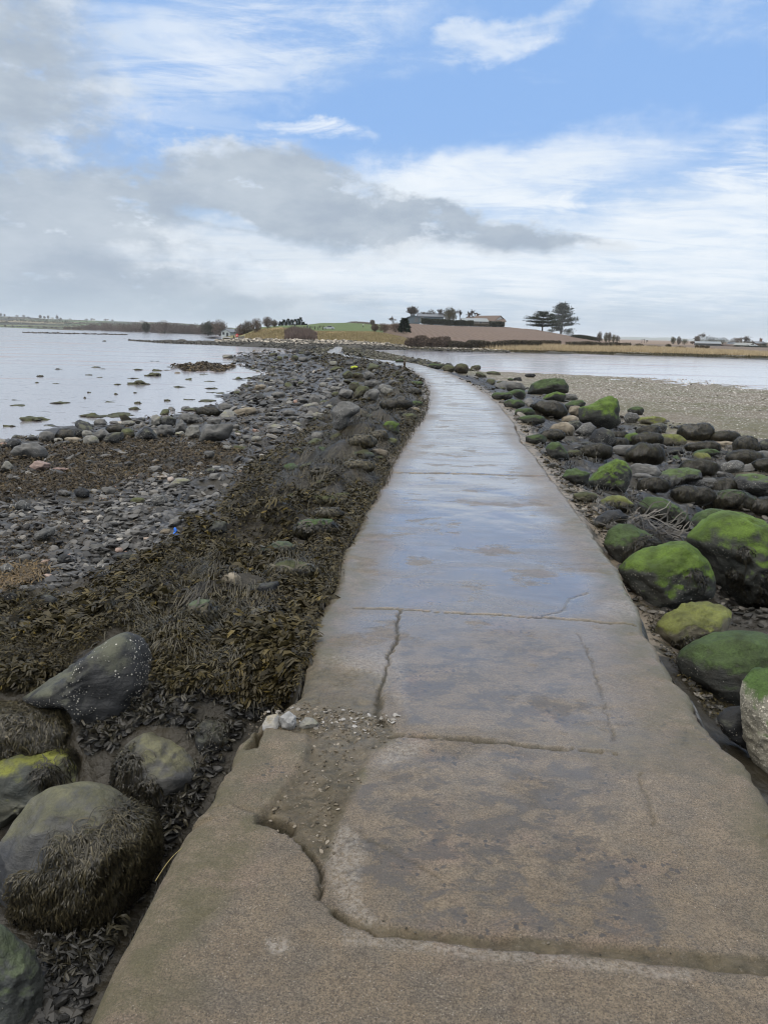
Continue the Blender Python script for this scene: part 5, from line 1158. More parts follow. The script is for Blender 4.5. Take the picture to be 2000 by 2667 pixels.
# the same litter carries on past the edges of the picture
OUTL = [(-200, 1640), (-200, 2030), (60, 2690), (-1100, 2690), (-1100, 1560)]
q_ = scatter_px(5000, -1100, 60, 1560, 2690, lambda u, v: inpoly(u, v, OUTL)); G = unp_g(q_[:, 0], q_[:, 1]); G[:, 2] = H(G[:, 0], G[:, 1])
fronds('seaweed', G, rng.uniform(0.04, 0.09, len(G)), FROND, 'seaweed strewn over the low ground by the corner of the path', 0.06)
OUTR = [(2000, 1000), (2900, 1000), (2900, 2690), (2450, 2690), (2010, 2040)]
q_ = scatter_px(3600, 2000, 2900, 1100, 2690, lambda u, v: inpoly(u, v, OUTR)); G = unp_g(q_[:, 0], q_[:, 1]); G = G[G[:, 0] > XR(G[:, 1]) + 0.06]
S = np.clip((10 + 40 * rng.random(len(G)) ** 2.5) * proj(G)[2] / FPX, 0.02, 0.25); G[:, 2] = H(G[:, 0], G[:, 1]) + 0.1 * S
pebbles('gravel', G, S, PEB, 'grey gravel and cobbles beyond the mossy boulders')
# ------------------------------------------------------------------ weed-covered stones out on the mud
CL = [((888, 975, 452, 478), 'peaked weedy rock standing on the mud beyond the boulder row'), ((800, 915, 503, 530), 'two-humped weedy rock standing on the mud'), ((1146, 1182, 478, 500), 'rounded olive stone alone on the wet mud'),
      ((945, 1000, 428, 444), 'low rounded dark stone near the seaweed raft'), ((230, 270, 464, 479), 'single brown stone far out on the mud'), ((500, 635, 705, 730), 'long dark weed bar on the mud, the western of a touching pair'),
      ((630, 828, 702, 724), 'longest dark weed bar on the mud, the eastern of a touching pair'), ((142, 295, 718, 757), 'wide green-black weed heap on the mud by the shore'), ((1440, 1490, 474, 498), 'dark twin-topped stone close to the stony point'),
      ((1078, 1112, 444, 458), 'tan squared stone at the edge of the seaweed raft'), ((632, 655, 250, 260), 'tiny dark stone farthest out on the mud')]
SMALLC = [(335, 380, 420, 433), (570, 615, 412, 420), (605, 665, 422, 430), (820, 888, 425, 438), (1005, 1050, 432, 438), (798, 862, 478, 490), (695, 755, 518, 528), (1062, 1140, 530, 545), (1265, 1340, 540, 552), (1130, 1200, 607, 622), (1225, 1330, 620, 630),
          (645, 715, 622, 637), (320, 420, 630, 643), (70, 170, 648, 656), (800, 875, 666, 682), (270, 340, 768, 783), (25, 85, 775, 786), (540, 565, 568, 577), (515, 532, 600, 612), (325, 365, 512, 522), (215, 240, 508, 516), (1030, 1062, 412, 418),
          (1260, 1320, 500, 507), (1515, 1640, 475, 492), (1340, 1400, 572, 582), (75, 110, 614, 622), (930, 985, 376, 382), (530, 565, 460, 468), (595, 630, 476, 482), (1140, 1290, 668, 690), (1225, 1295, 458, 466), (820, 850, 572, 578), (1015, 1050, 618, 628), (830, 880, 636, 643), (700, 725, 580, 587), (1265, 1330, 568, 575)]
def clump(box, label, group=None, mat='brown'):
    (x0, y0), (x1, y1) = C1crop([(box[0], box[2]), (box[1], box[3])])
    G = unp([(x0 + x1) / 2], [y1 - 0.3 * (y1 - y0)], np.array([MUD]))[0]; d = proj(G)[2]; W_ = (x1 - x0) * d / FPX; hh = max((y1 - y0) * d / FPX * 0.62, 0.05)
    V, F = ico(4 if W_ > 0.8 else 3); V = V.copy(); k = int(rng.integers(1e5))
    V = V + V * (0.55 * fbm(V * 1.5 + k % 71, 3, k) + 0.24 * fbm(V * 5, 3, k + 1))[:, None]
    V = V * np.array([W_ / 2, max(W_ * 0.45, hh * 0.8), hh]); V[:, 2] *= 1 + 0.5 * vnoise(V * 2.2 + k % 13, k)
    o = mk('weedy_stone', V, F, RM[mat], loc=(G[0], G[1], MUD - 0.02)); return tag(o, label, 'stone', group)
C1crop = CROPS['C1']
for b_, l_ in CL: clump(b_, l_, 'weedy stones on the mud', 'tan' if l_.startswith('tan') else ('olive' if 'olive' in l_ else 'brown'))
for b_ in SMALLC: clump(b_, 'small dark weed lump lying flat on the wet mud', 'small weed lumps on the mud')
# raft of seaweed on the mud
q_ = scatter_px(1500, 455, 610, 945, 972, lambda u, v: (np.abs(v - 958 - 4 * np.sin(u * 0.09)) < 10 * np.clip(1 - ((u - 530) / 80) ** 2, 0, 1) * (0.6 + 0.5 * np.sin(u * 0.17))) )
G = unp(q_[:, 0], q_[:, 1], np.full(len(q_), MUD)); c0 = G.mean(0)
sw = fronds('seaweed_raft', G - c0, rng.uniform(0.2, 0.5, len(G)), BRN, None, 0.10, None, 0.12); sw.location = Vector(c0)
tag(sw, 'raft of dark seaweed spread on the mud off the stony point', 'seaweed'); del sw['kind']
# ------------------------------------------------------------------ island and far land: heights surveyed per viewing column, real distances
def prof(pts, z=None, D=None):
    u = np.array([p[0] for p in pts], float); v = np.array([p[1] for p in pts], float)
    if D is None:
        P = unp(u, v, np.full(len(u), z)); return u, P[:, 1], np.full(len(u), z)
    Dv = np.interp(u, [d[0] for d in D], [d[1] for d in D]); P = at_y(u, v, Dv); return u, Dv, P[:, 2]
UC = np.arange(-40, 2260, 5.0)
def lerp(pr): return np.interp(UC, pr[0], pr[1]), np.interp(UC, pr[0], pr[2])
A_pts = [(-40, 884), (240, 884), (330, 888), (400, 893), (480, 896), (560, 899), (666, 904), (772, 910), (850, 908), (960, 911), (1068, 912), (1162, 915), (1322, 919), (1560, 924.5), (1778, 930), (2000, 937), (2300, 946)]
DA, ZA = lerp(prof(A_pts, z=MUD - 0.03))
tip = sst(300, 430, UC)
DA = np.where(UC < 420, np.interp(UC, [-40, 300, 330, 420], [400, 330, 168, np.interp(420, UC, DA)]), DA)
def zrow(pts, Dd):
    v = np.interp(UC, [p[0] for p in pts], [p[1] for p in pts]); return at_y(UC, v, Dd)[:, 2]
DB = DA + np.interp(UC, [-40, 330, 560, 700, 1000, 1200, 2000], [10, 12, 22, 14, 10, 8, 7])
ZB = zrow([(-40, 882), (330, 884.5), (420, 886), (560, 887), (600, 885), (647, 883), (740, 885), (825, 886), (900, 888), (1000, 894), (1068, 903), (1213, 908), (1322, 913), (1400, 914), (1560, 917), (1778, 922), (2000, 929), (2300, 938)], DB)
DCc = DB + np.interp(UC, [-40, 500, 640, 700, 1000, 1070, 1200, 2000], [30, 25, 20, 24, 24, 12, 12, 14])
ZC = zrow([(-40, 872), (420, 878), (560, 880), (600, 880), (640, 872), (679, 857.5), (730, 853), (825, 862), (974, 864), (1000, 868), (1040, 876), (1068, 884), (1105, 889), (1213, 896), (1394, 900), (1560, 902), (1700, 904), (1778, 907), (2000, 918), (2300, 929)], DCc)
DD = np.interp(UC, [-40, 600, 640, 679, 730, 799, 838, 1000, 1068, 1314, 1394, 1502, 1560, 1640, 2300], [700, 420, 260, 230, 260, 330, 340, 340, 330, 330, 320, 300, 290, 340, 360])
ZD = zrow([(-40, 857), (300, 862), (560, 872), (620, 868), (650, 858), (679, 852), (730, 848), (799, 845), (838, 841), (905, 840), (958, 842), (1000, 845), (1068, 842), (1177, 848), (1314, 851), (1394, 858), (1440, 866), (1502, 877), (1560, 888), (1640, 894), (1778, 898), (2000, 905), (2300, 912)], DD)
DE = DD + 260; ZE = np.where(ZD > 1.6, ZD - 3.5, ZD - 0.2)
DF_ = np.full(len(UC), 5200.0); ZF = np.where(UC > 1200, -0.3, 0.0)
_lw = sst(610, 545, UC); ZC = ZC * (1 - _lw) + -1.6 * _lw; ZD = ZD * (1 - _lw) + -2.0 * _lw; ZE = ZE * (1 - _lw) - 2.2 * _lw; ZF = ZF * (1 - _lw) - 2.5 * _lw
CTRL_D = np.stack([DA - 9, DA, DB, DCc, DD, DE, DF_], 1); CTRL_Z = np.stack([np.full(len(UC), -1.7), ZA, ZB, ZC, ZD, ZE, ZF], 1)
CTRL_Z[:, :2] = np.where((UC < 315)[:, None], -2.0, CTRL_Z[:, :2]); CTRL_Z[:, 2:] = np.where((UC < 315)[:, None], -2.5, CTRL_Z[:, 2:])
def ucol(x, y):
    u, v, d = proj(np.stack([x, y, np.full_like(np.asarray(x, float), 1.65)], -1)); return u
def HI(x, y, *_):
    x = np.atleast_1d(np.asarray(x, float)); y = np.atleast_1d(np.asarray(y, float)); u = np.clip(ucol(x, y), UC[0], UC[-1])
    f = (u - UC[0]) / 5.0; i = np.clip(f.astype(int), 0, len(UC) - 2); w_ = (f - i)[:, None]
    Dc = CTRL_D[i] * (1 - w_) + CTRL_D[i + 1] * w_; Zc = CTRL_Z[i] * (1 - w_) + CTRL_Z[i + 1] * w_
    z = Zc[:, 0].copy()
    for k in range(6):
        t = np.clip((y - Dc[:, k]) / np.maximum(Dc[:, k + 1] - Dc[:, k], 1e-3), 0, 1); tt = t if k != 3 else t * (1.25 - 0.25 * t)
        z = np.where(y >= Dc[:, k], Zc[:, k] + (Zc[:, k + 1] - Zc[:, k]) * np.minimum(tt, 1), z)
    return z
def zone_of(x, y):
    u = np.clip(ucol(x, y), UC[0], UC[-1]); r = np.zeros(len(u))
    for k in range(7): r = r + (y > np.interp(u, UC, CTRL_D[:, k]))
    return u, r
lev = []
for k, m_ in zip(range(6), (3, 12, 12, 26, 8, 14)):
    for j in range(m_): lev.append((k, j / m_))
lev.append((6, 0.0))
rows = []
for k, tt in lev:
    Dr = CTRL_D[:, k] * (1 - tt) + (CTRL_D[:, k + 1] * tt if tt > 0 else 0)
    rows.append(Dr)
DG = np.stack(rows, 0); UG = np.broadcast_to(UC, DG.shape)
hv = np.interp(UC, [0, 2000], [846, 891.4]); XG = at_y(UG.ravel(), np.broadcast_to(hv, DG.shape).ravel(), DG.ravel())[:, 0]; YG = DG.ravel()
ZG = HI(XG, YG)
kz = np.repeat([l[0] for l in lev], len(UC)); tz = np.repeat([l[1] for l in lev], len(UC)); ug = UG.ravel()
near_n = np.where(kz == 1, 0.25, np.where(kz == 2, 0.30, 0.10)) * (YG < 420) * (ug > 315)
ZG = ZG + near_n * n2(XG, YG, 0.35, 4, 81)
def C3(*c): return np.array(c)
colr = np.zeros((len(ug), 3))
stone_hi = sst(0.25, 0.9, tz + 0.3 * n2(XG, YG, 0.4, 3, 82))[:, None]
colr[kz <= 1] = (C3(0.045, 0.043, 0.036) * (1 - stone_hi) + C3(0.17, 0.155, 0.125) * stone_hi * (0.30 + 0.70 * (ug > 690))[:, None])[kz <= 1]
bank = np.where(((ug > 735) & (ug < 830))[:, None], C3(0.115, 0.075, 0.055), C3(0.235, 0.180, 0.085))
bank = np.where((ug > 1010)[:, None], C3(0.125, 0.095, 0.060), bank); bank = np.where((ug > 1250)[:, None], C3(0.30, 0.235, 0.125), bank); bank = np.where((ug < 640)[:, None], C3(0.065, 0.058, 0.045), bank)
colr[kz == 2] = bank[kz == 2]
topc = np.where((ug < 1000)[:, None], C3(0.088, 0.122, 0.042), C3(0.122, 0.086, 0.062)); topc = np.where(((ug > 1000) & (ug < 1062))[:, None], C3(0.12, 0.085, 0.06), topc)
topc = np.where((ug > 1590)[:, None], C3(0.14, 0.11, 0.083), topc); topc = np.where((ug < 640)[:, None], C3(0.10, 0.10, 0.06), topc)
ol = (sst(760, 680, ug) * sst(0.6, 0.0, tz))[:, None]; topc = topc * (1 - ol) + C3(0.17, 0.155, 0.06) * ol
colr[kz == 3] = topc[kz == 3]; colr[kz >= 4] = np.where((ug < 1062)[:, None], C3(0.11, 0.085, 0.05), C3(0.2, 0.15, 0.11))[kz >= 4]
def land_material():
    m, t = newmat('land'); g_ = t.n('NewGeometry').outputs['Position']; c = t.attr('albedo').outputs['Color']
    n1 = t.noise(g_, 0.6, 6, 0.65); nb = t.noise(t.scale(g_, (0.12, 0.05, 1)), 1.0, 5)
    c = t.mix(1.0, c, t.mix(n1, (0.62, 0.62, 0.62), (1.35, 1.33, 1.28)), 'MULTIPLY'); c = t.mix(1.0, c, t.mix(nb, (0.8, 0.8, 0.8), (1.18, 1.16, 1.14)), 'MULTIPLY')
    pl = t.attr('plough').outputs['Fac']
    wv = t.n('TexWave', Vector=t.scale(g_, (0.16, 0.05, 0)), Scale=1.3, Distortion=4.5, Detail=5.0).outputs['Fac']
    c = t.mix(t.m('MULTIPLY', pl, t.ss(wv, 0.35, 0.75, 0, 0.28)), c, (0.21, 0.155, 0.118))
    t.out(c, 0.85, t.bump(n1, 0.6, 0.4), 0.25); return m
pl = ((kz == 3) & (ug > 1062) & (ug < 1640)).astype(float)
tag(mk('island', np.stack([XG, YG, ZG], 1), grid_faces(len(lev), len(UC)), land_material(), attrs={'albedo': colr, 'plough': pl}), kind='structure')
def isl(u, v, dmax=700):
    """pixel -> point on the island"""
    d = ray(np.array(u, float), np.array(v, float)); s = np.linspace(95, dmax, 1400); P = EYE + d * (s / d[1])[:, None]
    hit = np.where(P[:, 2] <= HI(P[:, 0], P[:, 1]))[0]
    return P[hit[0]] if len(hit) else P[-1]
def far_at(u, v, D): return at_y(float(u), float(v), float(D))

# ---- foreshore stones, bank grass, reeds
def island_pts(n, k0, k1, u0, u1, t0=0.0, t1=1.0):
    u = rng.uniform(u0, u1, n); t_ = rng.uniform(t0, t1, n); i = np.clip(((u - UC[0]) / 5).astype(int), 0, len(UC) - 1)
    D_ = CTRL_D[i, k0] * (1 - t_) + CTRL_D[i, k1] * t_; x = at_y(u, np.interp(u, [0, 2000], [846, 891.4]), D_)[:, 0]
    return np.stack([x, D_, HI(x, D_)], 1), u, t_
P, u, tt = island_pts(8500, 1, 2, 335, 1330)
keep = rng.random(len(P)) < np.where(u < 1060, 1.0, 0.35); P, u, tt = P[keep], u[keep], tt[keep]
S = rng.uniform(0.2, 0.75, len(P)) * (0.75 + 0.5 * tt); P[:, 2] += 0.1 * S; lo = tt < 0.55
pebbles('foreshore_stones', P[lo], S[lo], island_mat('foreshore_stone', [(0.02, 0.02, 0.016), (0.05, 0.048, 0.04), (0.10, 0.095, 0.078)], 0.7, 0.3), 'dark weedy stones along the island foreshore')
hi = ~lo & (u > 560)
pebbles('foreshore_stones', P[hi], S[hi], island_mat('pale_foreshore_stone', [(0.06, 0.056, 0.047), (0.16, 0.15, 0.125), (0.33, 0.30, 0.25), (0.5, 0.45, 0.37)], 0.75, 0.3), 'pale stones under the grassy bank of the island')
def blades(P, h, w, lean=0.35):
    n = len(P); a = rng.uniform(0, 6.28, n); s = np.stack([np.cos(a), np.sin(a), np.zeros(n)], 1) * w[:, None] / 2
    top = P + np.stack([rng.normal(0, lean, n) * h, rng.normal(0, lean, n) * h, h], 1)
    V = np.stack([P - s, P + s, top], 1).reshape(-1, 3); return V, np.arange(3 * n).reshape(-1, 3)
def tuft(name, P, h, w, cols, label, lean=0.35):
    V, F = blades(P, h, w, lean); return tag(mk(name, V, F, island_mat(name, cols, 0.8, 0.2), smooth=False), label, None, None, 'stuff')
P, u, tt = island_pts(45000, 2, 3, 640, 1075); k = ~((u > 740) & (u < 828) & (tt < 0.75)); P = P[k]
tuft('bank_grass', P, rng.uniform(0.15, 0.5, len(P)) * (1 - 0.4 * (tt[k] > 0.8)), rng.uniform(0.05, 0.13, len(P)), [(0.16, 0.12, 0.06), (0.31, 0.25, 0.14), (0.43, 0.36, 0.21), (0.19, 0.19, 0.08)], 'rough tan winter grass on the island bank')
P, u, tt = island_pts(14000, 2, 3, 735, 832, 0.05, 0.75)
tuft('scrub', P, rng.uniform(0.4, 1.4, len(P)) * sst(730, 765, u) * sst(836, 800, u), rng.uniform(0.04, 0.10, len(P)), [(0.09, 0.068, 0.06), (0.16, 0.122, 0.105), (0.22, 0.175, 0.15)], 'reddish-brown bramble scrub on the island bank', 0.2)
P, u, tt = island_pts(60000, 2, 3, 1150, 2240, 0.0, 0.75); dens = sst(1240, 1370, u); k = rng.random(len(P)) < dens; P = P[k]
tuft('reeds', P, rng.uniform(0.4, 1.05, len(P)) * np.interp(u[k], [1150, 1330, 1600, 2200], [0.7, 1.0, 0.8, 0.6]), rng.uniform(0.04, 0.10, len(P)), [(0.33, 0.26, 0.155), (0.50, 0.41, 0.265), (0.60, 0.50, 0.33)], 'straw-coloured reed bed along the far shore', 0.12)
P, u, tt = island_pts(16000, 1, 2, 1000, 2240, 0.35, 1.0)
tuft('marsh_grass', P, rng.uniform(0.10, 0.32, len(P)), rng.uniform(0.06, 0.18, len(P)), [(0.035, 0.032, 0.02), (0.08, 0.07, 0.04), (0.13, 0.115, 0.06)], 'low dark marsh plants along the eroded far shore')

# ---- trees
BARK = simple('bark', (0.060, 0.052, 0.043), 0.9); BARKG = simple('grey_bark', (0.10, 0.092, 0.080), 0.9)
TWIG = island_mat('twigs', [(0.075, 0.064, 0.054), (0.13, 0.113, 0.095), (0.18, 0.16, 0.132)], 0.9, 0.2)
TWIGB = island_mat('brown_twigs', [(0.075, 0.057, 0.046), (0.135, 0.103, 0.083), (0.19, 0.15, 0.118)], 0.9, 0.2)
TWIGO = island_mat('olive_twigs', [(0.05, 0.046, 0.026), (0.10, 0.092, 0.055), (0.15, 0.135, 0.08)], 0.9, 0.2)
NEED = island_mat('needles', [(0.010, 0.018, 0.012), (0.020, 0.034, 0.022), (0.036, 0.055, 0.032)], 0.8, 0.25)
CEDAR = island_mat('cedar_foliage', [(0.016, 0.024, 0.017), (0.030, 0.042, 0.027), (0.055, 0.068, 0.040)], 0.8, 0.25)
HEDGE = island_mat('hedge_twigs', [(0.05, 0.044, 0.032), (0.09, 0.078, 0.056), (0.14, 0.12, 0.085)], 0.9, 0.2)
EVERG = island_mat('evergreen_leaves', [(0.018, 0.022, 0.014), (0.035, 0.040, 0.022), (0.06, 0.062, 0.036)], 0.8, 0.25)
def bare_tree(base, h, width, spread, label, mat=TWIG, group=None, trunk_h=0.25, name='bare_tree', lean=0.0, dense=1.0, cat='tree', wmin=0.085):
    root = empty(name, Vector(base), label, cat, group); tb = Bag(); cb = []
    def grow(p, d, L, r, lvl):
        q_ = p + d * L
        if lvl <= 1: tb.tube(p, q_, r, r * 0.68, 5 if lvl < 2 else 4)
        else: cb.append((p, q_, max(r, wmin * 0.5)))
        if lvl >= 6: return
        kmax = 3 if (lvl < 2 or rng.random() < 0.72 * min(dense, 1.15)) else 2
        for _ in range(kmax):
            nd = d + rng.normal(0, 0.34 if lvl else 0.5, 3) * np.array([spread, spread, 0.55]); nd[2] += 0.10
            nd /= np.linalg.norm(nd); grow(p + d * L * rng.uniform(0.35 if lvl else 0.6, 1.0), nd, L * rng.uniform(0.70, 0.93), r * 0.52, lvl + 1)
    d0 = np.array([lean, 0, 1.0]); d0 /= np.linalg.norm(d0)
    for s in range(2 if dense > 1.2 else 1): grow(np.zeros(3) + s * np.array([0.2, 0.2, 0]), d0 + rng.normal(0, 0.12 * s, 3), h * trunk_h, h * 0.026, 0)
    a = np.array([c[0] for c in cb]); b = np.array([c[1] for c in cb]); w_ = np.array([c[2] for c in cb])
    zt = max(b[:, 2].max(), 1e-3); k = h / zt
    s_ = np.cross(b - a, rng.normal(0, 1, a.shape)); s_ /= np.linalg.norm(s_, axis=1)[:, None] + 1e-9
    V = np.stack([a - s_ * w_[:, None], a + s_ * w_[:, None], b], 1).reshape(-1, 3) * np.array([k, k, k])
    tv = np.concatenate(tb.V) * k
    if width:
        for ax in (0, 1):
            lo_, hi_ = np.percentile(V[:, ax], [4, 96]); f_ = min(1.45, width / max(hi_ - lo_, 0.1)); V[:, ax] *= f_; tv[:, ax] *= f_ ** 0.8
    mk('trunk', tv, [np.concatenate(f) for f in tb.F.values()], BARK if mat is not TWIGO else BARKG, root, False)
    mk('crown', V, np.arange(len(V)).reshape(-1, 3), mat, root, False); return root
def cloud(n, shape, rad, size, up=0.5):
    """n small leaf or twig faces spread through a lumpy volume"""
    c = rng.normal(0, 1, (n, 3)); c /= np.linalg.norm(c, axis=1)[:, None]; r = rng.random(n) ** 0.45
    k = 1 + 0.28 * fbm(c * 2.2 + rng.uniform(0, 50), 3, int(rng.integers(1e5)))
    P = c * (r * k)[:, None] * np.asarray(rad); P = shape(P)
    d = rng.normal(0, 1, (n, 3)); d[:, 2] = np.abs(d[:, 2]) + up; d /= np.linalg.norm(d, axis=1)[:, None]
    s = np.cross(d, rng.normal(0, 1, (n, 3))); s /= np.linalg.norm(s, axis=1)[:, None]; L = rng.uniform(0.5, 1.3, n)[:, None] * size
    return np.stack([P - s * L * 0.15, P + s * L * 0.15, P + d * L], 1).reshape(-1, 3), np.arange(3 * n).reshape(-1, 3)
def bush(base, w_, h, label, mat=TWIGB, group=None, n=700, name='bush', trunk=True, size=None, dp=None, cat=None):
    root = empty(name, Vector(base), label, cat or ('tree' if 'tree' in name else 'bush'), group)
    V, F = cloud(int(n * 3.5), lambda P: P + np.array([0, 0, h * 0.52]), (w_ / 2, (dp or w_) / 2, h * 0.5), (size or max(0.35, h * 0.14)) * 0.62, 0.9)
    V[:, 2] = np.maximum(V[:, 2], 0.0); mk('crown', V, F, mat, root, False)
    if trunk:
        tb = Bag()
        for j in range(4): tb.tube((0, 0, -0.2), (rng.normal(0, w_ * 0.16), rng.normal(0, w_ * 0.16), h * rng.uniform(0.45, 0.75)), max(0.05, h * 0.02), 0.03, 5)
        mk('trunk', np.concatenate(tb.V), [np.concatenate(f) for f in tb.F.values()], BARK, root, False)
    return root
def hedge(p, q_, h, th, label, mat=HEDGE, n=3000, name='hedge', size=0.5, group=None, top=0.15):
    n = int(n * 4); size = size * 0.5
    p = np.array(p); q_ = np.array(q_); c0 = (p + q_) / 2; t_ = rng.random(n); P = p + (q_ - p) * t_[:, None]
    gz = np.array([HI(a, b)[0] for a, b in zip(P[:, 0], P[:, 1])]) if 0 else HI(P[:, 0], P[:, 1])
    d = (q_ - p)[:2]; nn_ = np.array([-d[1], d[0]]) / (np.linalg.norm(d) + 1e-9); P[:, :2] += nn_ * rng.uniform(-th / 2, th / 2, n)[:, None]
    hh = h * (1 + top * fbm(np.stack([t_ * 14, t_ * 0, t_ * 0 + rng.uniform(0, 99)], -1), 4, 5)); P[:, 2] = gz + rng.random(n) ** 0.7 * hh * 0.92
    dd = rng.normal(0, 1, (n, 3)); dd[:, 2] = np.abs(dd[:, 2]) + 0.5; dd /= np.linalg.norm(dd, axis=1)[:, None]; s = np.cross(dd, rng.normal(0, 1, (n, 3))); s /= np.linalg.norm(s, axis=1)[:, None]
    L = rng.uniform(0.5, 1.2, n)[:, None] * size
    V = np.stack([P - s * L * 0.3, P + s * L * 0.3, P + dd * L], 1).reshape(-1, 3) - c0
    return tag(mk(name, V, np.arange(3 * n).reshape(-1, 3), mat, smooth=False, loc=Vector(c0)), label, 'hedge', group)
def conifer(base, h, w_, label, group=None, mat=NEED, name='conifer', n=420, shape=0.85):
    root = empty(name, Vector(base), label, 'tree', group)
    z = rng.random(n) ** 0.85 * 0.92 + 0.06; r = (1 - z) ** shape * (0.75 + 0.35 * rng.random(n)) * w_ / 2 + 0.1; a = rng.uniform(0, 6.28, n); r *= rng.random(n) ** 0.35
    P = np.stack([np.cos(a) * r, np.sin(a) * r, z * h], 1); d = np.stack([np.cos(a), np.sin(a), np.full(n, 0.35)], 1); d += rng.normal(0, 0.3, (n, 3))
    s = np.cross(d, rng.normal(0, 1, (n, 3))); s /= np.linalg.norm(s, axis=1)[:, None]; L = rng.uniform(0.5, 1.1, n)[:, None] * max(0.5, w_ * 0.26)
    mk('crown', np.stack([P - s * L * 0.3, P + s * L * 0.3, P + d * L * 0.8], 1).reshape(-1, 3), np.arange(3 * n).reshape(-1, 3), mat, root, False)
    tb = Bag().tube((0, 0, -0.3), (0, 0, h * 0.9), h * 0.022, 0.03, 6); tb.build('trunk', BARK, root); return root
def m_at(P, px): return px * P[1] / FPX
def cedar(base, h, tiers, label, lean=0.0):
    """spreading evergreen: limbs carrying flat plates of foliage with sky between them"""
    root = empty('cedar_tree', Vector(base), label, 'tree', 'cedars on the field edge'); tb = Bag(); Vs = []
    tb.tube((0, 0, -0.3), (lean * h * 0.5, 0, h * 0.55), h * 0.045, h * 0.03, 8); tb.tube((lean * h * 0.5, 0, h * 0.55), (lean * h, 0, h * 0.97), h * 0.03, 0.04, 6)
    for (z, r0, r1, n_) in tiers:
        for j in range(n_):
            a = rng.uniform(0, 6.28); rr = h * rng.uniform(r0, r1); e = np.array([math.cos(a) * rr + lean * z * h, math.sin(a) * rr, h * (z + rng.uniform(-0.03, 0.07))]); s0 = np.array([lean * z * h, 0, h * (z - 0.10)])
            tb.tube(s0, e, h * 0.014, 0.03, 4)
            for f in np.linspace(0.45, 1.05, 5):
                c = s0 + (e - s0) * f; m_ = 34
                P = c + rng.normal(0, 1, (m_, 3)) * np.array([h * 0.064, h * 0.064, h * 0.020]) * (0.7 + 0.5 * f); d = rng.normal(0, 1, (m_, 3)); d[:, 2] = d[:, 2] * 0.4 + 0.35; d[:, :2] += 0.8 * np.array([math.cos(a), math.sin(a)])
                d /= np.linalg.norm(d, axis=1)[:, None]; s = np.cross(d, rng.normal(0, 1, (m_, 3))); s /= np.linalg.norm(s, axis=1)[:, None]; L = rng.uniform(0.4, 1.0, m_)[:, None] * h * 0.055
                Vs.append(np.stack([P - s * L * 0.35, P + s * L * 0.35, P + d * L], 1).reshape(-1, 3))
    V = np.concatenate(Vs); mk('crown', V, np.arange(len(V)).reshape(-1, 3), CEDAR, root, False)
    mk('trunk', np.concatenate(tb.V), [np.concatenate(f) for f in tb.F.values()], BARK, root, False); return root

b = isl(1412, 861); cedar(b, m_at(b, 47), [(0.30, 0.35, 0.80, 18), (0.48, 0.45, 1.02, 22), (0.66, 0.35, 0.92, 22), (0.82, 0.15, 0.72, 18), (0.95, 0.05, 0.35, 8)], 'low wide-spreading cedar, the broader of the two on the brown field')
b = isl(1461, 868); cedar(b, m_at(b, 71), [(0.16, 0.15, 0.36, 7), (0.34, 0.22, 0.46, 10), (0.48, 0.2, 0.46, 9), (0.62, 0.15, 0.44, 9), (0.76, 0.12, 0.34, 9), (0.88, 0.08, 0.28, 8), (0.96, 0.02, 0.16, 6)], 'tall tiered cedar, the higher of the two on the brown field')
b = isl(1480, 874); bush(b, m_at(b, 30), m_at(b, 14), 'dark scrub at the foot of the tall cedar', EVERG, None, 500)
b = isl(1436, 866); bush(b, m_at(b, 24), m_at(b, 9), 'low dark undergrowth between the two cedars', EVERG, None, 350)
# farm trees
for (u, v, hpx, sp, lab, mt, dn, nm) in [
    (1068, 838, 42, 0.95, 'big wind-leaning bare tree beside the blue-grey barn', TWIG, 1.3, 'bare_tree'),
    (1136, 838, 34, 0.9, 'fine bare tree rising behind the long barn roof', TWIG, 0.9, 'bare_tree'),
    (1102, 832, 22, 0.9, 'small bare tree top peeping over the barn ridge', TWIG, 0.8, 'bare_tree'),
    (1197, 832, 28, 0.6, 'thin upright bare tree between the thick tree and the farmhouse', TWIG, 0.8, 'bare_tree'),
    (1233, 832, 26, 1.15, 'round-headed bare tree behind the farmhouse chimneys', TWIG, 1.2, 'bare_tree'),
    (1025, 846, 24, 0.6, 'wispy sapling on the slope beside the lone pine', TWIG, 0.7, 'bare_tree')]:
    D_ = 345 if nm and v < 840 else 250; P = isl(u, v) if v > 840 else far_at(u, v, 350); bare_tree(P, m_at(P, hpx), m_at(P, {1068: 54, 1136: 38, 1102: 26, 1197: 22, 1233: 38, 1025: 22}[u]), sp, lab, mt, 'bare trees around the farm', 0.19, lean=0.25 if 'leaning' in lab else 0.0, dense=dn)
P = far_at(1172, 838, 345); bush(P, m_at(P, 36), m_at(P, 34), 'thick olive-brown tree between the barn and the thin upright tree', TWIGO, 'bare trees around the farm', 1100, 'bushy_tree')
b = isl(1053, 868); conifer(b, m_at(b, 37), m_at(b, 30), 'lone dark pine standing at the edge of the ploughed field', None, NEED, 'pine_tree', 900, 0.6)
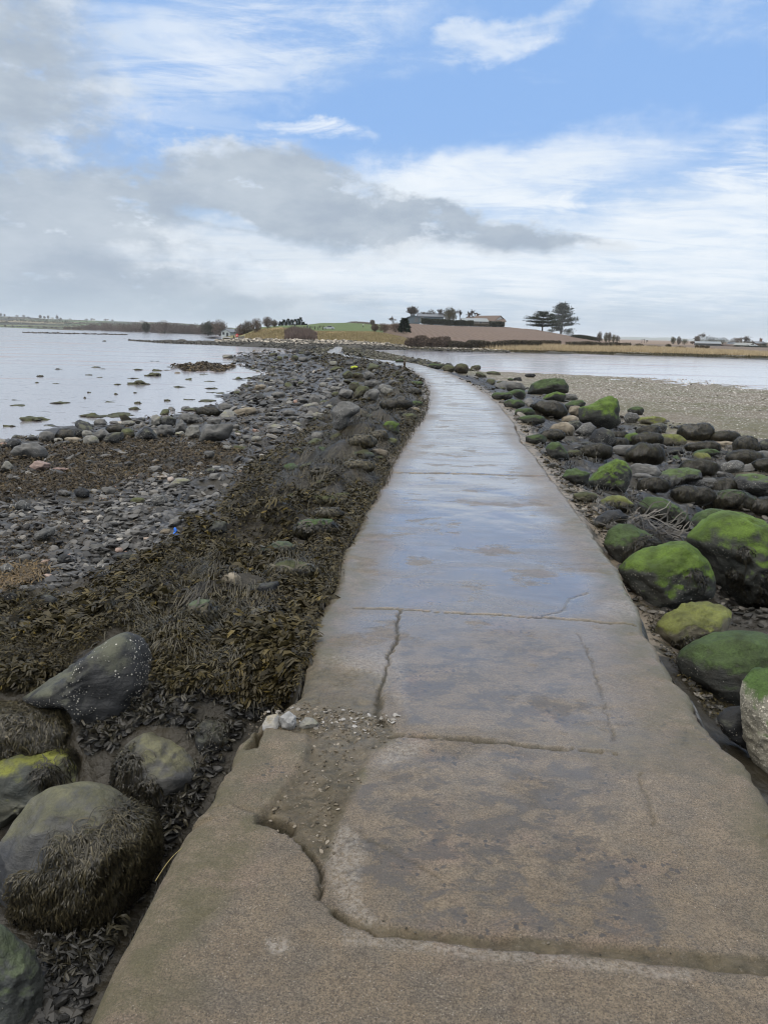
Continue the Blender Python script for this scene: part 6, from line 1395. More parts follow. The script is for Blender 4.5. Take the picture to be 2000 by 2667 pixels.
# conifers above the grassy mound
for i, (u, hpx, w_) in enumerate([(731, 14, 14), (740, 19, 14), (750, 21, 15), (760, 19, 15), (769, 20, 14), (777, 21, 12), (783, 25, 12), (790, 13, 11)]):
    P = far_at(u, 852, 285); conifer(P, m_at(P, hpx), m_at(P, w_), ['tallest pointed conifer of the dark clump above the grassy mound', 'dark conifer in the dense clump above the grassy mound'][0 if hpx == 25 else 1], 'conifer clump above the grassy mound')
P = far_at(797, 851, 285); conifer(P, m_at(P, 7), m_at(P, 6), 'smallest conifer standing apart from the dark clump', 'conifer clump above the grassy mound')
for (u, v, w_, h_, lab, mt) in [(628, 884, 30, 38, 'dark purplish bush nearest the white shed', TWIGB), (646, 882, 30, 44, 'open-branched bush between the shed and the grassy bank', TWIG), (668, 868, 30, 34, 'dark tangled bush at the top of the grassy bank', TWIGB), (697, 856, 28, 28, 'rounded brown bush before the conifer clump', TWIGB), (715, 852, 18, 16, 'sparse little bush touching the conifer clump', TWIG),
                               (976, 864, 18, 18, 'dense round bush at the end of the green field', TWIGB), (970, 848, 14, 14, 'spiky bush on the skyline above the green field', TWIG), (1000, 866, 36, 22, 'brown thicket between the green field and the lone pine', TWIGB), (1030, 866, 34, 24, 'brown thicket behind the lone pine', TWIGB)]:
    P = far_at(u, v, 190) if u < 650 else isl(u, v - 1, 500); bush(P, m_at(P, w_), m_at(P, h_), lab, mt, 'bushes on the island', 700)
def isp(u, v): return isl(u, v)
hedge(isp(812, 843.5), isp(965, 845), m_at(isp(900, 842), 4.5), 3, 'low brown hedge along the skyline of the green field', TWIGB, 1800, size=0.6)
P1, P2 = far_at(1097, 846, 322), far_at(1232, 849, 322); hedge(P1, P2, m_at(P1, 15), 5, 'tall dark clipped hedge in front of the farm buildings', EVERG, 4200, size=0.8)
P1, P2 = far_at(1274, 851, 320), far_at(1312, 852, 320); hedge(P1, P2, m_at(P1, 13), 4, 'short dark hedge under the brown-roofed farmhouse', EVERG, 1300, size=0.7)
P1, P2 = far_at(1232, 848, 321), far_at(1274, 850, 321); hedge(P1, P2, m_at(P1, 7), 3, 'low hedge before the pale glasshouse roof', HEDGE, 700, size=0.6)
def hb(u0, v0, u1, v1, hpx, lab, n, mt=HEDGE, top=0.15, th=3):
    P1, P2 = isp(u0, v0), isp(u1, v1); hedge(P1, P2, m_at(P1, hpx), th, lab, mt, n, size=0.55, top=top, group='hedges below the ploughed field')
hb(1066, 902, 1165, 905, 21, 'highest shaggy stretch of scrub hedge under the ploughed field', 3800, TWIGB, 0.45, 5)
hb(1165, 905, 1300, 907, 16, 'long grey-brown hedge under the middle of the ploughed field', 4200, HEDGE, 0.3)
hb(1300, 907, 1402, 906, 19, 'square-topped hedge between the long hedge and the first gap', 3600, HEDGE, 0.12)
hb(1408, 902, 1458, 903, 14, 'short clipped hedge between two gaps below the cedars', 1500, HEDGE, 0.1)
hb(1479, 905, 1545, 905, 14, 'clipped hedge just past the wide gap', 1900, HEDGE, 0.1)
hb(1552, 905, 1634, 905, 11, 'low tapering hedge where the ploughed field ends', 1700, HEDGE, 0.15)
for (u, v, w_, h_, lab) in [(1663, 905, 26, 9, 'first bush of the broken line beside the reed bed'), (1740, 907, 14, 10, 'darkest round bush by the reed bed'), (1700, 906, 40, 6, 'low bushes in the broken line beside the reed bed'), (1770, 908, 30, 5, 'flat bush right behind the reed bed'), (1814, 909, 9, 9, 'dark upright bush in front of the far barn'), (1828, 909, 16, 9, 'wider bush in front of the far barn'), (1841, 908, 12, 7, 'third small bush in front of the far barn')]:
    P = isp(u, v); bush(P, m_at(P, w_), m_at(P, h_), lab.replace(' right behind', ' tight behind'), HEDGE, 'bushes behind the reed bed', 260, trunk=False)
for (u, w_, h_, lab, mt) in [(1560, 14, 27, 'upright leafless tree at the head of the row past the cedars', TWIG), (1577, 12, 24, 'second slim tree of the row past the cedars', TWIGO), (1586, 10, 25, 'third slim tree of the row past the cedars', TWIG), (1597, 14, 20, 'fourth tree of the row past the cedars', TWIGO), (1607, 12, 18, 'last and lowest tree of the row past the cedars', TWIG)]:
    P = isp(u, 891.5); bush(P, m_at(P, w_), m_at(P, h_), lab, mt, 'tree row past the cedars', 380, 'bushy_tree')
P1, P2 = isp(1498, 879), isp(1556, 888); hedge(P1, P2, m_at(P1, 8), 4, 'dark hedge sloping down from the cedars', EVERG, 1400, size=0.6)
# far farm
FD = 352
for (u, v, w_, h_, lab, mt, nm) in [(1752, 896, 14, 18, 'pale willow at the end of the far farm', TWIGO, 'bushy_tree'), (1767, 897, 12, 19, 'dark rounded tree beside the pale willow', TWIG, 'bushy_tree'), (1782, 897, 18, 14, 'feathery pale tree next to the dark rounded one', TWIGO, 'bushy_tree'), (1815, 898, 16, 22, 'tree crowding the end of the far barn', TWIG, 'bushy_tree'), (1850, 897, 40, 20, 'broad dark trees behind the far barn roof', EVERG, 'bushy_tree'), (1880, 898, 34, 18, 'dark evergreen belt behind the white gable', EVERG, 'bushy_tree'),
                                    (1915, 900, 30, 20, 'bushy tree left of the white cottages', TWIGB, 'bushy_tree'), (1950, 902, 22, 16, 'low tree behind the white cottages', TWIG, 'bushy_tree'), (1990, 904, 26, 12, 'evergreen at the end of the far farm', EVERG, 'bushy_tree'), (1803, 895, 12, 6, 'small bush between the feathery tree and the far barn', TWIGB, 'bush'), (1918, 903, 14, 12, 'dark bush standing against the white cottages', EVERG, 'bush'), (1972, 903, 20, 9, 'brown bush below the hidden roof', TWIGB, 'bush')]:
    P = far_at(u, v, FD + rng.uniform(2, 26)); bush(P, m_at(P, w_), m_at(P, h_), lab.replace('left of', 'short of'), mt, 'trees around the far farm', 600, nm)
P = far_at(1826, 897, 378); bare_tree(P, m_at(P, 32), m_at(P, 40), 0.9, 'tall bare tree above the far barn', TWIG, 'trees around the far farm')
P = far_at(1934, 901, 378); bare_tree(P, m_at(P, 28), m_at(P, 34), 1.1, 'domed bare tree above the white cottages', TWIG, 'trees around the far farm', dense=1.3)
P = far_at(1683, 893, 420); bare_tree(P, m_at(P, 8), m_at(P, 9), 1.0, 'tiny lone tree on the flat horizon', TWIG)
for u, h_ in ((1613, 13), (1671, 9), (1677, 10)):
    P = far_at(u, 893, 430); Bag().tube((0, 0, -0.3), (0, 0, m_at(P, h_)), 0.14, 0.10, 6).box((0, 0, m_at(P, h_) * 0.92), (1.3, 0.12, 0.12)).build('telegraph_pole', BARK, loc=Vector(P))
    o = bpy.data.objects[-1] if False else [x for x in COL.objects if x.name.startswith('telegraph_pole')][-1]
    tag(o, 'telegraph pole on the flat horizon ' + {1613: 'just past the tree row', 1671: 'beside the tiny lone tree, shorter of two', 1677: 'beside the tiny lone tree, taller of two'}[u], 'pole')

# ---- buildings
WHITE = simple('white_render', (0.62, 0.61, 0.58), 0.8, 0.1); BLUEG = simple('blue_grey_cladding', (0.105, 0.14, 0.165), 0.6, 0.15, 0.6); ROOFB = simple('brown_tile', (0.115, 0.085, 0.066), 0.8); ROOFG = simple('grey_sheet', (0.13, 0.14, 0.15), 0.5, 0.15)
ROOFP = simple('pale_sheet', (0.20, 0.21, 0.20), 0.45, 0.12); DARKW = simple('dark_opening', (0.03, 0.032, 0.035), 0.4); BRICK = simple('brick', (0.17, 0.11, 0.085), 0.85); DKCLAD = simple('dark_cladding', (0.085, 0.092, 0.098), 0.7)
PALEG = simple('pale_green_grey_board', (0.36, 0.40, 0.40), 0.7, 0.1); STONEW = simple('stone_wall', (0.24, 0.22, 0.19), 0.85)
def house(base, w_, d, he, hr, label, wall, roof, name='house', cat='house', gable_x=True, rz=0.0, wins=(), doors=(), chim=(), group=None, over=0.35, winmat=None):
    """gabled building: ridge along x when gable_x, else along y"""
    root = empty(name, Vector(base), label, cat, group); root.rotation_euler = (0, 0, rz)
    b_ = Bag()
    if gable_x:
        pr = [(-d / 2, -0.6), (d / 2, -0.6), (d / 2, he), (0, he + hr), (-d / 2, he)]; b_.prism(pr, -w_ / 2, w_ / 2)
        V = np.concatenate(b_.V); V = np.stack([V[:, 1], V[:, 0], V[:, 2]], 1)
    else:
        pr = [(-w_ / 2, -0.6), (w_ / 2, -0.6), (w_ / 2, he), (0, he + hr), (-w_ / 2, he)]; b_.prism(pr, -d / 2, d / 2); V = np.concatenate(b_.V)
    mk('wall', V, [np.concatenate(f) for f in b_.F.values()], wall, root, False)
    span = d if gable_x else w_; ln = (w_ if gable_x else d) + 2 * over; sl = math.atan2(hr, span / 2); t_ = 0.14; e = over
    r_ = Bag(); top = he + hr + 0.05
    for sg in (-1, 1):
        o1 = (sg * (span / 2 + e), he - e * math.tan(sl) + 0.05); pr = [(0, top), o1, (o1[0], o1[1] + t_), (0, top + t_ * 1.1)]
        r_.prism(pr if sg > 0 else pr[::-1], -ln / 2, ln / 2)
    V = np.concatenate(r_.V); V = np.stack([V[:, 1], V[:, 0], V[:, 2]], 1) if gable_x else V
    ro = mk('roof', V, [np.concatenate(f) for f in r_.F.values()], roof, root, False)
    for x in chim: Bag().box((x, 0, he + hr + 0.5), (0.9, 0.9, 1.7)).box((x, 0, he + hr + 1.4), (1.1, 1.1, 0.2)).box((x - 0.2, 0, he + hr + 1.65), (0.25, 0.25, 0.4)).build('chimney', BRICK, ro)
    fy = -d / 2 - 0.03
    for (x, z, a, c_) in wins:
        wo = Bag().box((x, fy, z), (a + 0.2, 0.10, c_ + 0.2)).build('window', winmat or WHITE, root); Bag().box((x, fy - 0.06, z), (a, 0.03, c_)).build('pane', DARKW, wo)
    for (x, a, c_) in doors: Bag().box((x, fy, c_ / 2), (a, 0.12, c_)).build('door', winmat or DARKW, root)
    return root
def hpx(P, a): return a * P[1] / FPX
P = far_at(1076, 839, 335); house(P, hpx(P, 30), 14, hpx(P, 11), hpx(P, 5), 'blue-grey metal barn with its gable end facing the water', BLUEG, BLUEG, 'barn', 'barn', False, wins=(), doors=((hpx(P, 6), 1.6, 1.9 * 1.0),), winmat=ROOFG)
P = far_at(1120, 838, 352); house(P, hpx(P, 62), 15, hpx(P, 12), hpx(P, 9), 'long barn with a pale grey sheet roof behind the tall hedge', BLUEG, ROOFG, 'barn', 'barn', True, doors=((-4, 1.6, 2.4),), winmat=ROOFP)
P = far_at(1234, 842, 330); house(P, hpx(P, 62), 12, hpx(P, 4), hpx(P, 8), 'low building with a long pale glasshouse-like roof', STONEW, ROOFP, 'outbuilding', 'outbuilding', True, wins=((-6, 0.5, 1.0, 0.5), (2, 0.5, 1.0, 0.5)))
P = far_at(1232, 836, 352); house(P, hpx(P, 30), 9, hpx(P, 6), hpx(P, 4), 'farmhouse mostly hidden, its brick chimneys above the pale roof', BRICK, ROOFB, 'house', 'house', True, chim=(-1.9, 1.9))
P = far_at(1270, 845, 332); house(P, hpx(P, 38), 14, hpx(P, 9), hpx(P, 12), 'brown-roofed white farmhouse, the tallest gable of the farm', WHITE, ROOFB, 'house', 'house', False, rz=math.radians(38), wins=((-1.2, 1.4, 0.9, 0.9), (1.3, 1.4, 0.9, 0.9)), doors=((0, 0.9, 1.0),))
P = far_at(1299, 846, 328); house(P, hpx(P, 24), 8, hpx(P, 8), hpx(P, 7), 'lower brown-roofed wing at the end of the white farmhouse', WHITE, ROOFB, 'house', 'house', True, wins=((-0.9, 0.9, 0.7, 0.7), (0.9, 0.9, 0.7, 0.7)))
P = far_at(604, 876, 300); sh = house(P, hpx(P, 26), 8, hpx(P, 11), hpx(P, 7), 'small white gabled shed on the shore road', PALEG, ROOFG, 'shed', 'shed', False, rz=math.radians(-24), wins=((-0.9, 1.1, 0.7, 0.7),), doors=((0.8, 0.8, 1.4),), winmat=DARKW)
P = far_at(1841, 903, FD); house(P, hpx(P, 58), 12, hpx(P, 8), hpx(P, 4.5), 'long dark barn with a pale sheet roof across the reed bed', DKCLAD, ROOFP, 'barn', 'barn', True, rz=math.radians(-18))
P = far_at(1895, 903, FD + 4); house(P, hpx(P, 44), 8, hpx(P, 3), hpx(P, 3), 'low brown shed between the far barn and the white gable', STONEW, ROOFB, 'shed', 'shed', True)
P = far_at(1905, 902, FD + 8); house(P, hpx(P, 9), 7, hpx(P, 6), hpx(P, 5), 'narrow white gable end at the far farm', WHITE, ROOFG, 'cottage', 'house', False)
P = far_at(1936, 904, FD); house(P, hpx(P, 18), 8, hpx(P, 5), hpx(P, 5), 'white cottage with the highest gable at the far farm', WHITE, ROOFP, 'cottage', 'house', False, rz=math.radians(30), wins=((0.5, 0.6, 0.4, 0.4),), winmat=DARKW)
P = far_at(1953, 904, FD - 2); house(P, hpx(P, 18), 8, hpx(P, 3), hpx(P, 4), 'low white cottage at the end of the far farm row', WHITE, ROOFP, 'cottage', 'house', True)
P = far_at(1973, 900, FD + 25); house(P, hpx(P, 24), 8, hpx(P, 5), hpx(P, 5), 'grey-roofed house half hidden by trees past the white cottages', STONEW, ROOFG, 'house', 'house', True, chim=(1.2,))
P1, P2 = far_at(1912, 906, FD - 6), far_at(2010, 908, FD - 6); hedge(P1, P2, m_at(P1, 3.5), 2, 'dark straight hedge in front of the white cottages', EVERG, 900, size=0.5)

# ---- small things on the island
RED = simple('red_paint', (0.55, 0.045, 0.035), 0.5, 0.1); WP = simple('white_paint', (0.75, 0.74, 0.72), 0.5, 0.05); WOOD = simple('weathered_wood', (0.075, 0.062, 0.048), 0.9, 0.4, 12, 0.3, 0.3); SILV = simple('silver_paint', (0.52, 0.53, 0.55), 0.3, 0.04, 1.0, 0.5, 0, 0.5)
GLASS = simple('car_glass', (0.03, 0.035, 0.04), 0.1, 0.05); RUB = simple('tyre_rubber', (0.02, 0.02, 0.02), 0.8); HUB = simple('wheel_metal', (0.4, 0.4, 0.41), 0.35, 0.05)
def car(base, L, label, rz=0.0):
    root = empty('parked_car', Vector(base), label, 'car'); root.rotation_euler = (0, 0, rz); k = L / 4.4
    low = [(-2.2, .32), (-2.18, .62), (-1.9, .80), (-1.15, .90), (1.35, .96), (2.05, .92), (2.2, .66), (2.18, .32), (1.72, .28), (-1.62, .28)]
    cab = [(-1.15, .90), (-0.45, 1.36), (0.15, 1.44), (0.85, 1.40), (1.65, .96)]
    b_ = Bag(); b_.prism([(x * k, z * k) for x, z in low][::-1], -0.87 * k, 0.87 * k); b_.prism([(x * k, z * k) for x, z in cab][::-1], -0.70 * k, 0.70 * k)
    body = mk('body', np.concatenate(b_.V), [np.concatenate(f) for f in b_.F.values()], SILV, root, False)
    for sg in (-1, 1):
        for pr in ([(-0.95, .95), (-0.42, 1.30), (0.05, 1.37), (0.05, .95)], [(0.14, .95), (0.14, 1.37), (0.80, 1.33), (1.35, .97)]):
            Bag().prism([(x * k, z * k) for x, z in pr], sg * 0.70 * k, sg * 0.715 * k).build('window', GLASS, root)
    for x in (-1.38, 1.38):
        for sg in (-1, 1):
            w_ = Bag().tube((x * k, sg * .68 * k, .31 * k), (x * k, sg * .89 * k, .31 * k), .31 * k, .31 * k, 18).build('wheel', RUB, root)
            Bag().tube((x * k, sg * .885 * k, .31 * k), (x * k, sg * .905 * k, .31 * k), .19 * k, .17 * k, 14).build('rim', HUB, w_)
    for sg in (-1, 1): Bag().box((-2.17 * k, sg * .6 * k, .66 * k), (.06, .3 * k, .13 * k)).build('headlight', WP, root); Bag().box((2.17 * k, sg * .62 * k, .74 * k), (.06, .25 * k, .15 * k)).build('taillight', RED, root)
    Bag().box((-2.19 * k, 0, .42 * k), (.10, 1.6 * k, .14 * k)).build('bumper', SILV, root); return root
P = isl(857, 857.5); car(P, m_at(P, 28), 'silver saloon car parked side-on upon the green mound', 0.05)
def table(base, k, label):
    root = empty('picnic_table', Vector(base), label, 'picnic table', 'picnic tables on the green mound')
    t_ = Bag()
    for j in range(5): t_.box((0, (j - 2) * 0.155 * k, 0.74 * k), (1.8 * k, 0.14 * k, 0.05 * k))
    t_.build('tabletop', WOOD, root)
    for sg in (-1, 1): Bag().box((0, sg * 0.72 * k, 0.45 * k), (1.8 * k, 0.26 * k, 0.05 * k)).build('bench', WOOD, root)
    for x in (-0.65, 0.65):
        l_ = Bag()
        for sg in (-1, 1): l_.tube((x * k, sg * 0.62 * k, 0), (x * k, sg * 0.2 * k, 0.72 * k), 0.06 * k, 0.06 * k, 4)
        l_.box((x * k, 0, 0.42 * k), (0.09 * k, 1.5 * k, 0.1 * k)); l_.build('leg', WOOD, root)
for u, v, hp, lab in ((814, 857, 7, 'picnic table midway between the litter bin and the car'), (835, 858, 7, 'picnic table standing lowest, beside the car nose'), (838, 854, 6, 'picnic table just behind the one by the car nose'), (796, 853, 4, 'low picnic table beside the litter bin')):
    P = isl(u, v); table(P, m_at(P, hp) / 0.76, lab)
P = isl(801, 853); k = m_at(P, 6.5); rt = empty('litter_bin', Vector(P), 'dark litter bin among the picnic tables on the mound', 'bin'); Bag().tube((0, 0, 0), (0, 0, k * 0.8), k * 0.22, k * 0.25, 10).build('body', DKCLAD, rt); Bag().tube((0, 0, k * 0.82), (0, 0, k), k * 0.27, k * 0.12, 10).build('lid', DARKW, rt)
P = isl(946, 852); k = m_at(P, 7); rt = empty('marker_post', Vector(P), 'short dark post with a white cap on the green field', 'post'); Bag().box((0, 0, k * 0.35), (k * 0.28, k * 0.2, k * 0.8)).build('post', WOOD, rt); Bag().box((0, 0, k * 0.85), (k * 0.36, k * 0.26, k * 0.28)).build('cap', WP, rt)
# lifebuoy stand, bollard and canopy by the shed
P = far_at(617.5, 882, 160); k = m_at(P, 13); rt = empty('lifebuoy_stand', Vector(P), 'red lifebuoy housing on white legs beside the shore road', 'lifebuoy')
hs = Bag(); th = np.linspace(0, 2 * np.pi, 18, endpoint=False); hs.prism([(0.27 * k * np.cos(a), 0.66 * k + 0.33 * k * np.sin(a)) for a in th], -0.10 * k, 0.08 * k); hs.build('housing', RED, rt)
Bag().box((0, -0.115 * k, 0.66 * k), (0.34 * k, 0.02, 0.05 * k)).box((0, -0.116 * k, 0.66 * k), (0.05 * k, 0.018, 0.3 * k)).build('stripe', WP, rt)
for sg in (-1, 1): Bag().box((sg * 0.14 * k, 0.02, 0.17 * k), (0.07 * k, 0.07 * k, 0.4 * k)).build('leg', WP, rt)
P = far_at(608.5, 882, 165); k = m_at(P, 9); Bag().tube((0, 0, -0.2), (0, 0, k * 0.9), k * 0.13, k * 0.12, 8).tube((0, 0, k * 0.9), (0, 0, k), k * 0.12, k * 0.04, 8).build('bollard', DARKW, loc=Vector(P))
tag([x for x in COL.objects if x.name.startswith('bollard')][-1], 'black bollard next to the lifebuoy stand', 'bollard')
P = far_at(627, 873, 190); k = m_at(P, 13); hv_ = Bag()
ring = []
for x, w_ in ((-0.5, 0.02), (-0.3, 0.16), (0, 0.2), (0.3, 0.17), (0.5, 0.1)): ring.append([(x * k, -w_ * k, 0), (x * k, -w_ * 0.7 * k, 0.2 * k), (x * k, w_ * 0.7 * k, 0.2 * k), (x * k, w_ * k, 0)])
V = np.array(ring).reshape(-1, 3); V[:, 2] += 0.12 * k + 0.1 * V[:, 0]; rt = empty('upturned_boat', Vector(P), 'small red and white boat upturned behind the lifebuoy stand', 'boat'); mk('hull', V, grid_faces(5, 4), RED, rt); Bag().box((0, 0, 0.13 * k), (1.02 * k, 0.05, 0.06 * k)).build('keel', WP, rt)
# shore road
rd = [far_at(u, v, D_) for u, v, D_ in ((540, 880, 260), (575, 877, 240), (610, 880, 190), (640, 884, 165))]
Vr = []
for p in rd: Vr += [p + np.array([-1.0, -2.2, 0.03]), p + np.array([1.0, 2.2, 0.03])]
tag(mk('road', np.array(Vr), grid_faces(4, 2), simple('pale_asphalt', (0.22, 0.21, 0.20), 0.7)), kind='structure')
# person by the conifers
def person(base, h, label):
    root = empty('person', Vector(base), label, 'person'); sk = [((0, 0, .52), .085), ((0, 0, .66), .09), ((0, 0, .80), .10), ((0, 0, .86), .045), ((0, 0, .935), .062), ((0, 0, .985), .045),
        ((-.05, 0, .48), .07), ((-.055, -.02, .27), .05), ((-.055, 0, .04), .032), ((-.055, -.07, .02), .026), ((.05, 0, .48), .07), ((.055, .03, .27), .05), ((.055, .05, .04), .032), ((.055, -.02, .02), .026),
        ((-.115, 0, .80), .042), ((-.135, 0, .64), .034), ((-.13, -.04, .50), .026), ((-.13, -.05, .45), .024), ((.115, 0, .80), .042), ((.135, 0, .64), .034), ((.13, -.04, .50), .026), ((.13, -.05, .45), .024)]
    ed = [(0, 1), (1, 2), (2, 3), (3, 4), (4, 5), (0, 6), (6, 7), (7, 8), (8, 9), (0, 10), (10, 11), (11, 12), (12, 13), (2, 14), (14, 15), (15, 16), (16, 17), (2, 18), (18, 19), (19, 20), (20, 21)]
    me = bpy.data.meshes.new('body'); me.from_pydata([tuple(np.array(p) * h) for p, r in sk], ed, []); o = bpy.data.objects.new('body', me); COL.objects.link(o)
    md = o.modifiers.new('skin', 'SKIN'); o.modifiers.new('sub', 'SUBSURF').levels = 1
    for i, (p, r) in enumerate(sk): me.skin_vertices[0].data[i].radius = (r * h, r * h)
    me.skin_vertices[0].data[0].use_root = True; dg = bpy.context.evaluated_depsgraph_get(); m2 = bpy.data.meshes.new_from_object(o.evaluated_get(dg)); o.modifiers.clear(); o.data = m2; o.parent = root; m2.materials.clear()
    for c in ((0.40, 0.25, 0.19), (0.05, 0.055, 0.07), (0.40, 0.44, 0.48)): m2.materials.append(simple('cloth', c, 0.8, 0.1))
    for p in m2.polygons: z = p.center.z / h; p.material_index = 0 if z > 0.875 or (z < 0.49 and abs(p.center.x / h) > 0.11) else (1 if z < 0.53 else 2)
    return root
P = isl(768, 853); person(P, max(1.5, m_at(P, 12.5)), 'person in a pale top and dark trousers standing beside the conifer clump')

# ---- far hills and shores
def ribbon_land(name, rows, mat, kind='structure', n=90, u0=-500, u1=700):
    U = np.linspace(u0, u1, n); G_ = []
    for pts, Dp in rows:
        v = np.interp(U, [p[0] for p in pts], [p[1] for p in pts]); D_ = np.interp(U, [p[0] for p in Dp], [p[1] for p in Dp]); G_.append(at_y(U, v, D_))
    G_ = np.stack(G_)
    fine = []
    for a, b_ in zip(G_[:-1], G_[1:]):
        for t_ in np.linspace(0, 1, 8)[:-1]: fine.append(a * (1 - t_) + b_ * t_)
    fine.append(G_[-1]); fine = np.array(fine)
    return tag(mk(name, fine.reshape(-1, 3), grid_faces(len(fine), n), mat), kind=kind)
def hill_material():
    m, t = newmat('patchwork_fields'); g_ = t.n('NewGeometry').outputs['Position']
    w_ = t.addv(t.scale(g_, (1, 0.42, 0)), t.scale(t.n('TexNoise', Vector=g_, Scale=0.004, Detail=2.0).outputs['Color'], (120, 120, 0)))
    v = t.vor(w_, 0.0052); cr = t.n('ValToRGB', Fac=t.sep(v.outputs['Color'])[0]); cr.color_ramp.interpolation = 'CONSTANT'; e = cr.color_ramp.elements
    cols = [(0.0, (0.10, 0.135, 0.055)), (0.3, (0.075, 0.115, 0.045)), (0.5, (0.19, 0.165, 0.10)), (0.66, (0.12, 0.14, 0.065)), (0.82, (0.15, 0.125, 0.085))]
    while len(e) < 5: e.new(0.5)
    for i, (p, c) in enumerate(cols): e[i].position = p; e[i].color = (*c, 1)
    ed = t.vor(w_, 0.0052, 'DISTANCE_TO_EDGE'); hd = t.ss(ed.outputs['Distance'], 0.09, 0.04)
    c = t.mix(hd, cr.outputs[0], (0.030, 0.034, 0.024)); wd = t.ss(t.noise(g_, 0.006, 5, 0.6), 0.51, 0.57)
    c = t.mix(wd, c, (0.050, 0.045, 0.034)); t.out(c, 0.9, None, 0.2); return m
HM = hill_material()
ribbon_land('hills', [([(-500, 838), (0, 851.5), (160, 858), (320, 865), (480, 868), (700, 874)], [(-500, 1000), (0, 960), (160, 620), (320, 520), (480, 470), (700, 470)]),
                      ([(-500, 836), (0, 848), (160, 855), (320, 861), (480, 864), (700, 870)], [(-500, 1050), (0, 1050), (320, 800), (700, 800)]),
                      ([(-500, 824), (0, 837), (126, 842), (295, 848), (443, 852), (560, 857), (700, 863)], [(-500, 1700), (0, 1500), (700, 1500)]),
                      ([(-500, 808), (0, 823), (63, 825), (126, 830), (211, 833), (295, 836), (367, 838), (420, 839), (470, 841), (527, 846), (600, 853), (700, 859)], [(-500, 2600), (0, 2300), (700, 2300)]),
                      ([(-500, 836), (700, 868)], [(-500, 3300), (700, 3300)])], HM, n=200)
ribbon_land('hills', [([(1300, 884), (1640, 888), (2300, 902)], [(1300, 6000), (2300, 6000)]), ([(1300, 879), (1560, 879), (1600, 877), (1640, 876.5), (1700, 879), (1737, 878), (1760, 880), (1850, 884), (2000, 890), (2300, 899)], [(1300, 8500), (2300, 8500)]), ([(1300, 885), (2300, 903)], [(1300, 9500), (2300, 9500)])], simple('far_hill', (0.09, 0.11, 0.07), 0.9), n=120, u0=1300, u1=2300)
# woodland along the far left shore
WU = island_mat('woodland', [(0.085, 0.070, 0.062), (0.14, 0.118, 0.104), (0.19, 0.163, 0.143)], 0.9, 0.2)
wt = [(-60, 838, 855, 200, 1100, 6), (270, 849, 863, 60, 620, 9), (340, 849, 866, 60, 560, 10), (400, 848, 867, 60, 500, 12), (470, 850, 869, 70, 470, 12), (520, 852, 872, 60, 450, 12)]
Vs, Fs, nb = [], [], 0
for j in range(150):
    u = rng.uniform(180, 560) if j < 120 else rng.uniform(-100, 260); D_ = np.interp(u, [0, 180, 320, 480, 560], [960, 720, 560, 480, 420]) + rng.uniform(0, 60)
    vb = np.interp(u, [-100, 0, 160, 320, 480, 560], [847, 850, 857, 865, 869, 873]); P = far_at(u, vb, D_); hh = np.interp(u, [0, 180, 260, 400, 560], [5, 8, 19, 24, 25]) * rng.uniform(0.6, 1.2) * D_ / FPX; ww = hh * rng.uniform(0.9, 1.7)
    V, F = cloud(600, lambda Q: Q + np.array([0, 0, hh * 0.45]), (ww / 2, ww / 2, hh / 2), hh * 0.13, 0.6); Vs.append(V + P); Fs.append(F + nb); nb += len(V)
tag(mk('woodland', np.concatenate(Vs), np.concatenate(Fs), WU, smooth=False), 'brown leafless woodland along the far shore of the bay', None, None, 'stuff')
for (u, v, w_, h_, lab, mt, D_) in [(430, 868, 44, 30, 'highest rounded tree of the woods along the bay', WU, 455), (381, 866, 22, 26, 'pointed dark tree among the woods along the bay', EVERG, 480), (545, 874, 42, 36, 'dark rounded tree at the end of the woods by the road', EVERG, 380), (572, 875, 40, 38, 'brown bushy tree nearest the shed', TWIGB, 360), (340, 865, 26, 18, 'low dark tree among the woods along the bay', WU, 520), (596, 868, 30, 14, 'pale scrubby bush behind the white shed', TWIG, 420)]:
    P = far_at(u, v, D_); bush(P, m_at(P, w_), m_at(P, h_), lab, mt, 'trees along the bay', 1100, 'bushy_tree', size=m_at(P, h_) * 0.13)
P = far_at(565, 850, 350); 
for (u, w_, h_, lab) in [(2, 8, 8, 'dark windblown tree highest on the hilltop'), (12, 5, 7, 'thin dark tree second along the hilltop'), (105, 8, 9, 'round hilltop tree before the hilltop house'), (116, 7, 7, 'second round hilltop tree'), (126, 6, 9, 'upright bare tree near the hilltop house'), (149, 8, 10, 'tallest hilltop tree, standing alone'), (158, 7, 5, 'low hilltop tree beside the tallest'), (45, 10, 5, 'hilltop shrub where the fields meet the sky'), (62, 8, 6, 'hilltop shrub on the brow of the hill'), (183, 8, 4, 'small bush on the hill skyline'), (225, 10, 5, 'bush on the middle of the hill skyline'), (240, 9, 6, 'rounded bush near the hilltop houses'), (275, 10, 6, 'bush past the hilltop houses'), (293, 8, 5, 'last bush on the falling hill skyline'), (370, 16, 5, 'bushes round the far hill farm')]:
    vb = np.interp(u, [0, 63, 126, 211, 295, 367], [823, 825, 830, 833, 836, 838]) + 1; P = far_at(u, vb, 2290); bush(P, m_at(P, w_), m_at(P, h_), lab, WU, 'trees on the hill skyline', 160, 'hilltop_tree', False, size=m_at(P, h_) * 0.3)
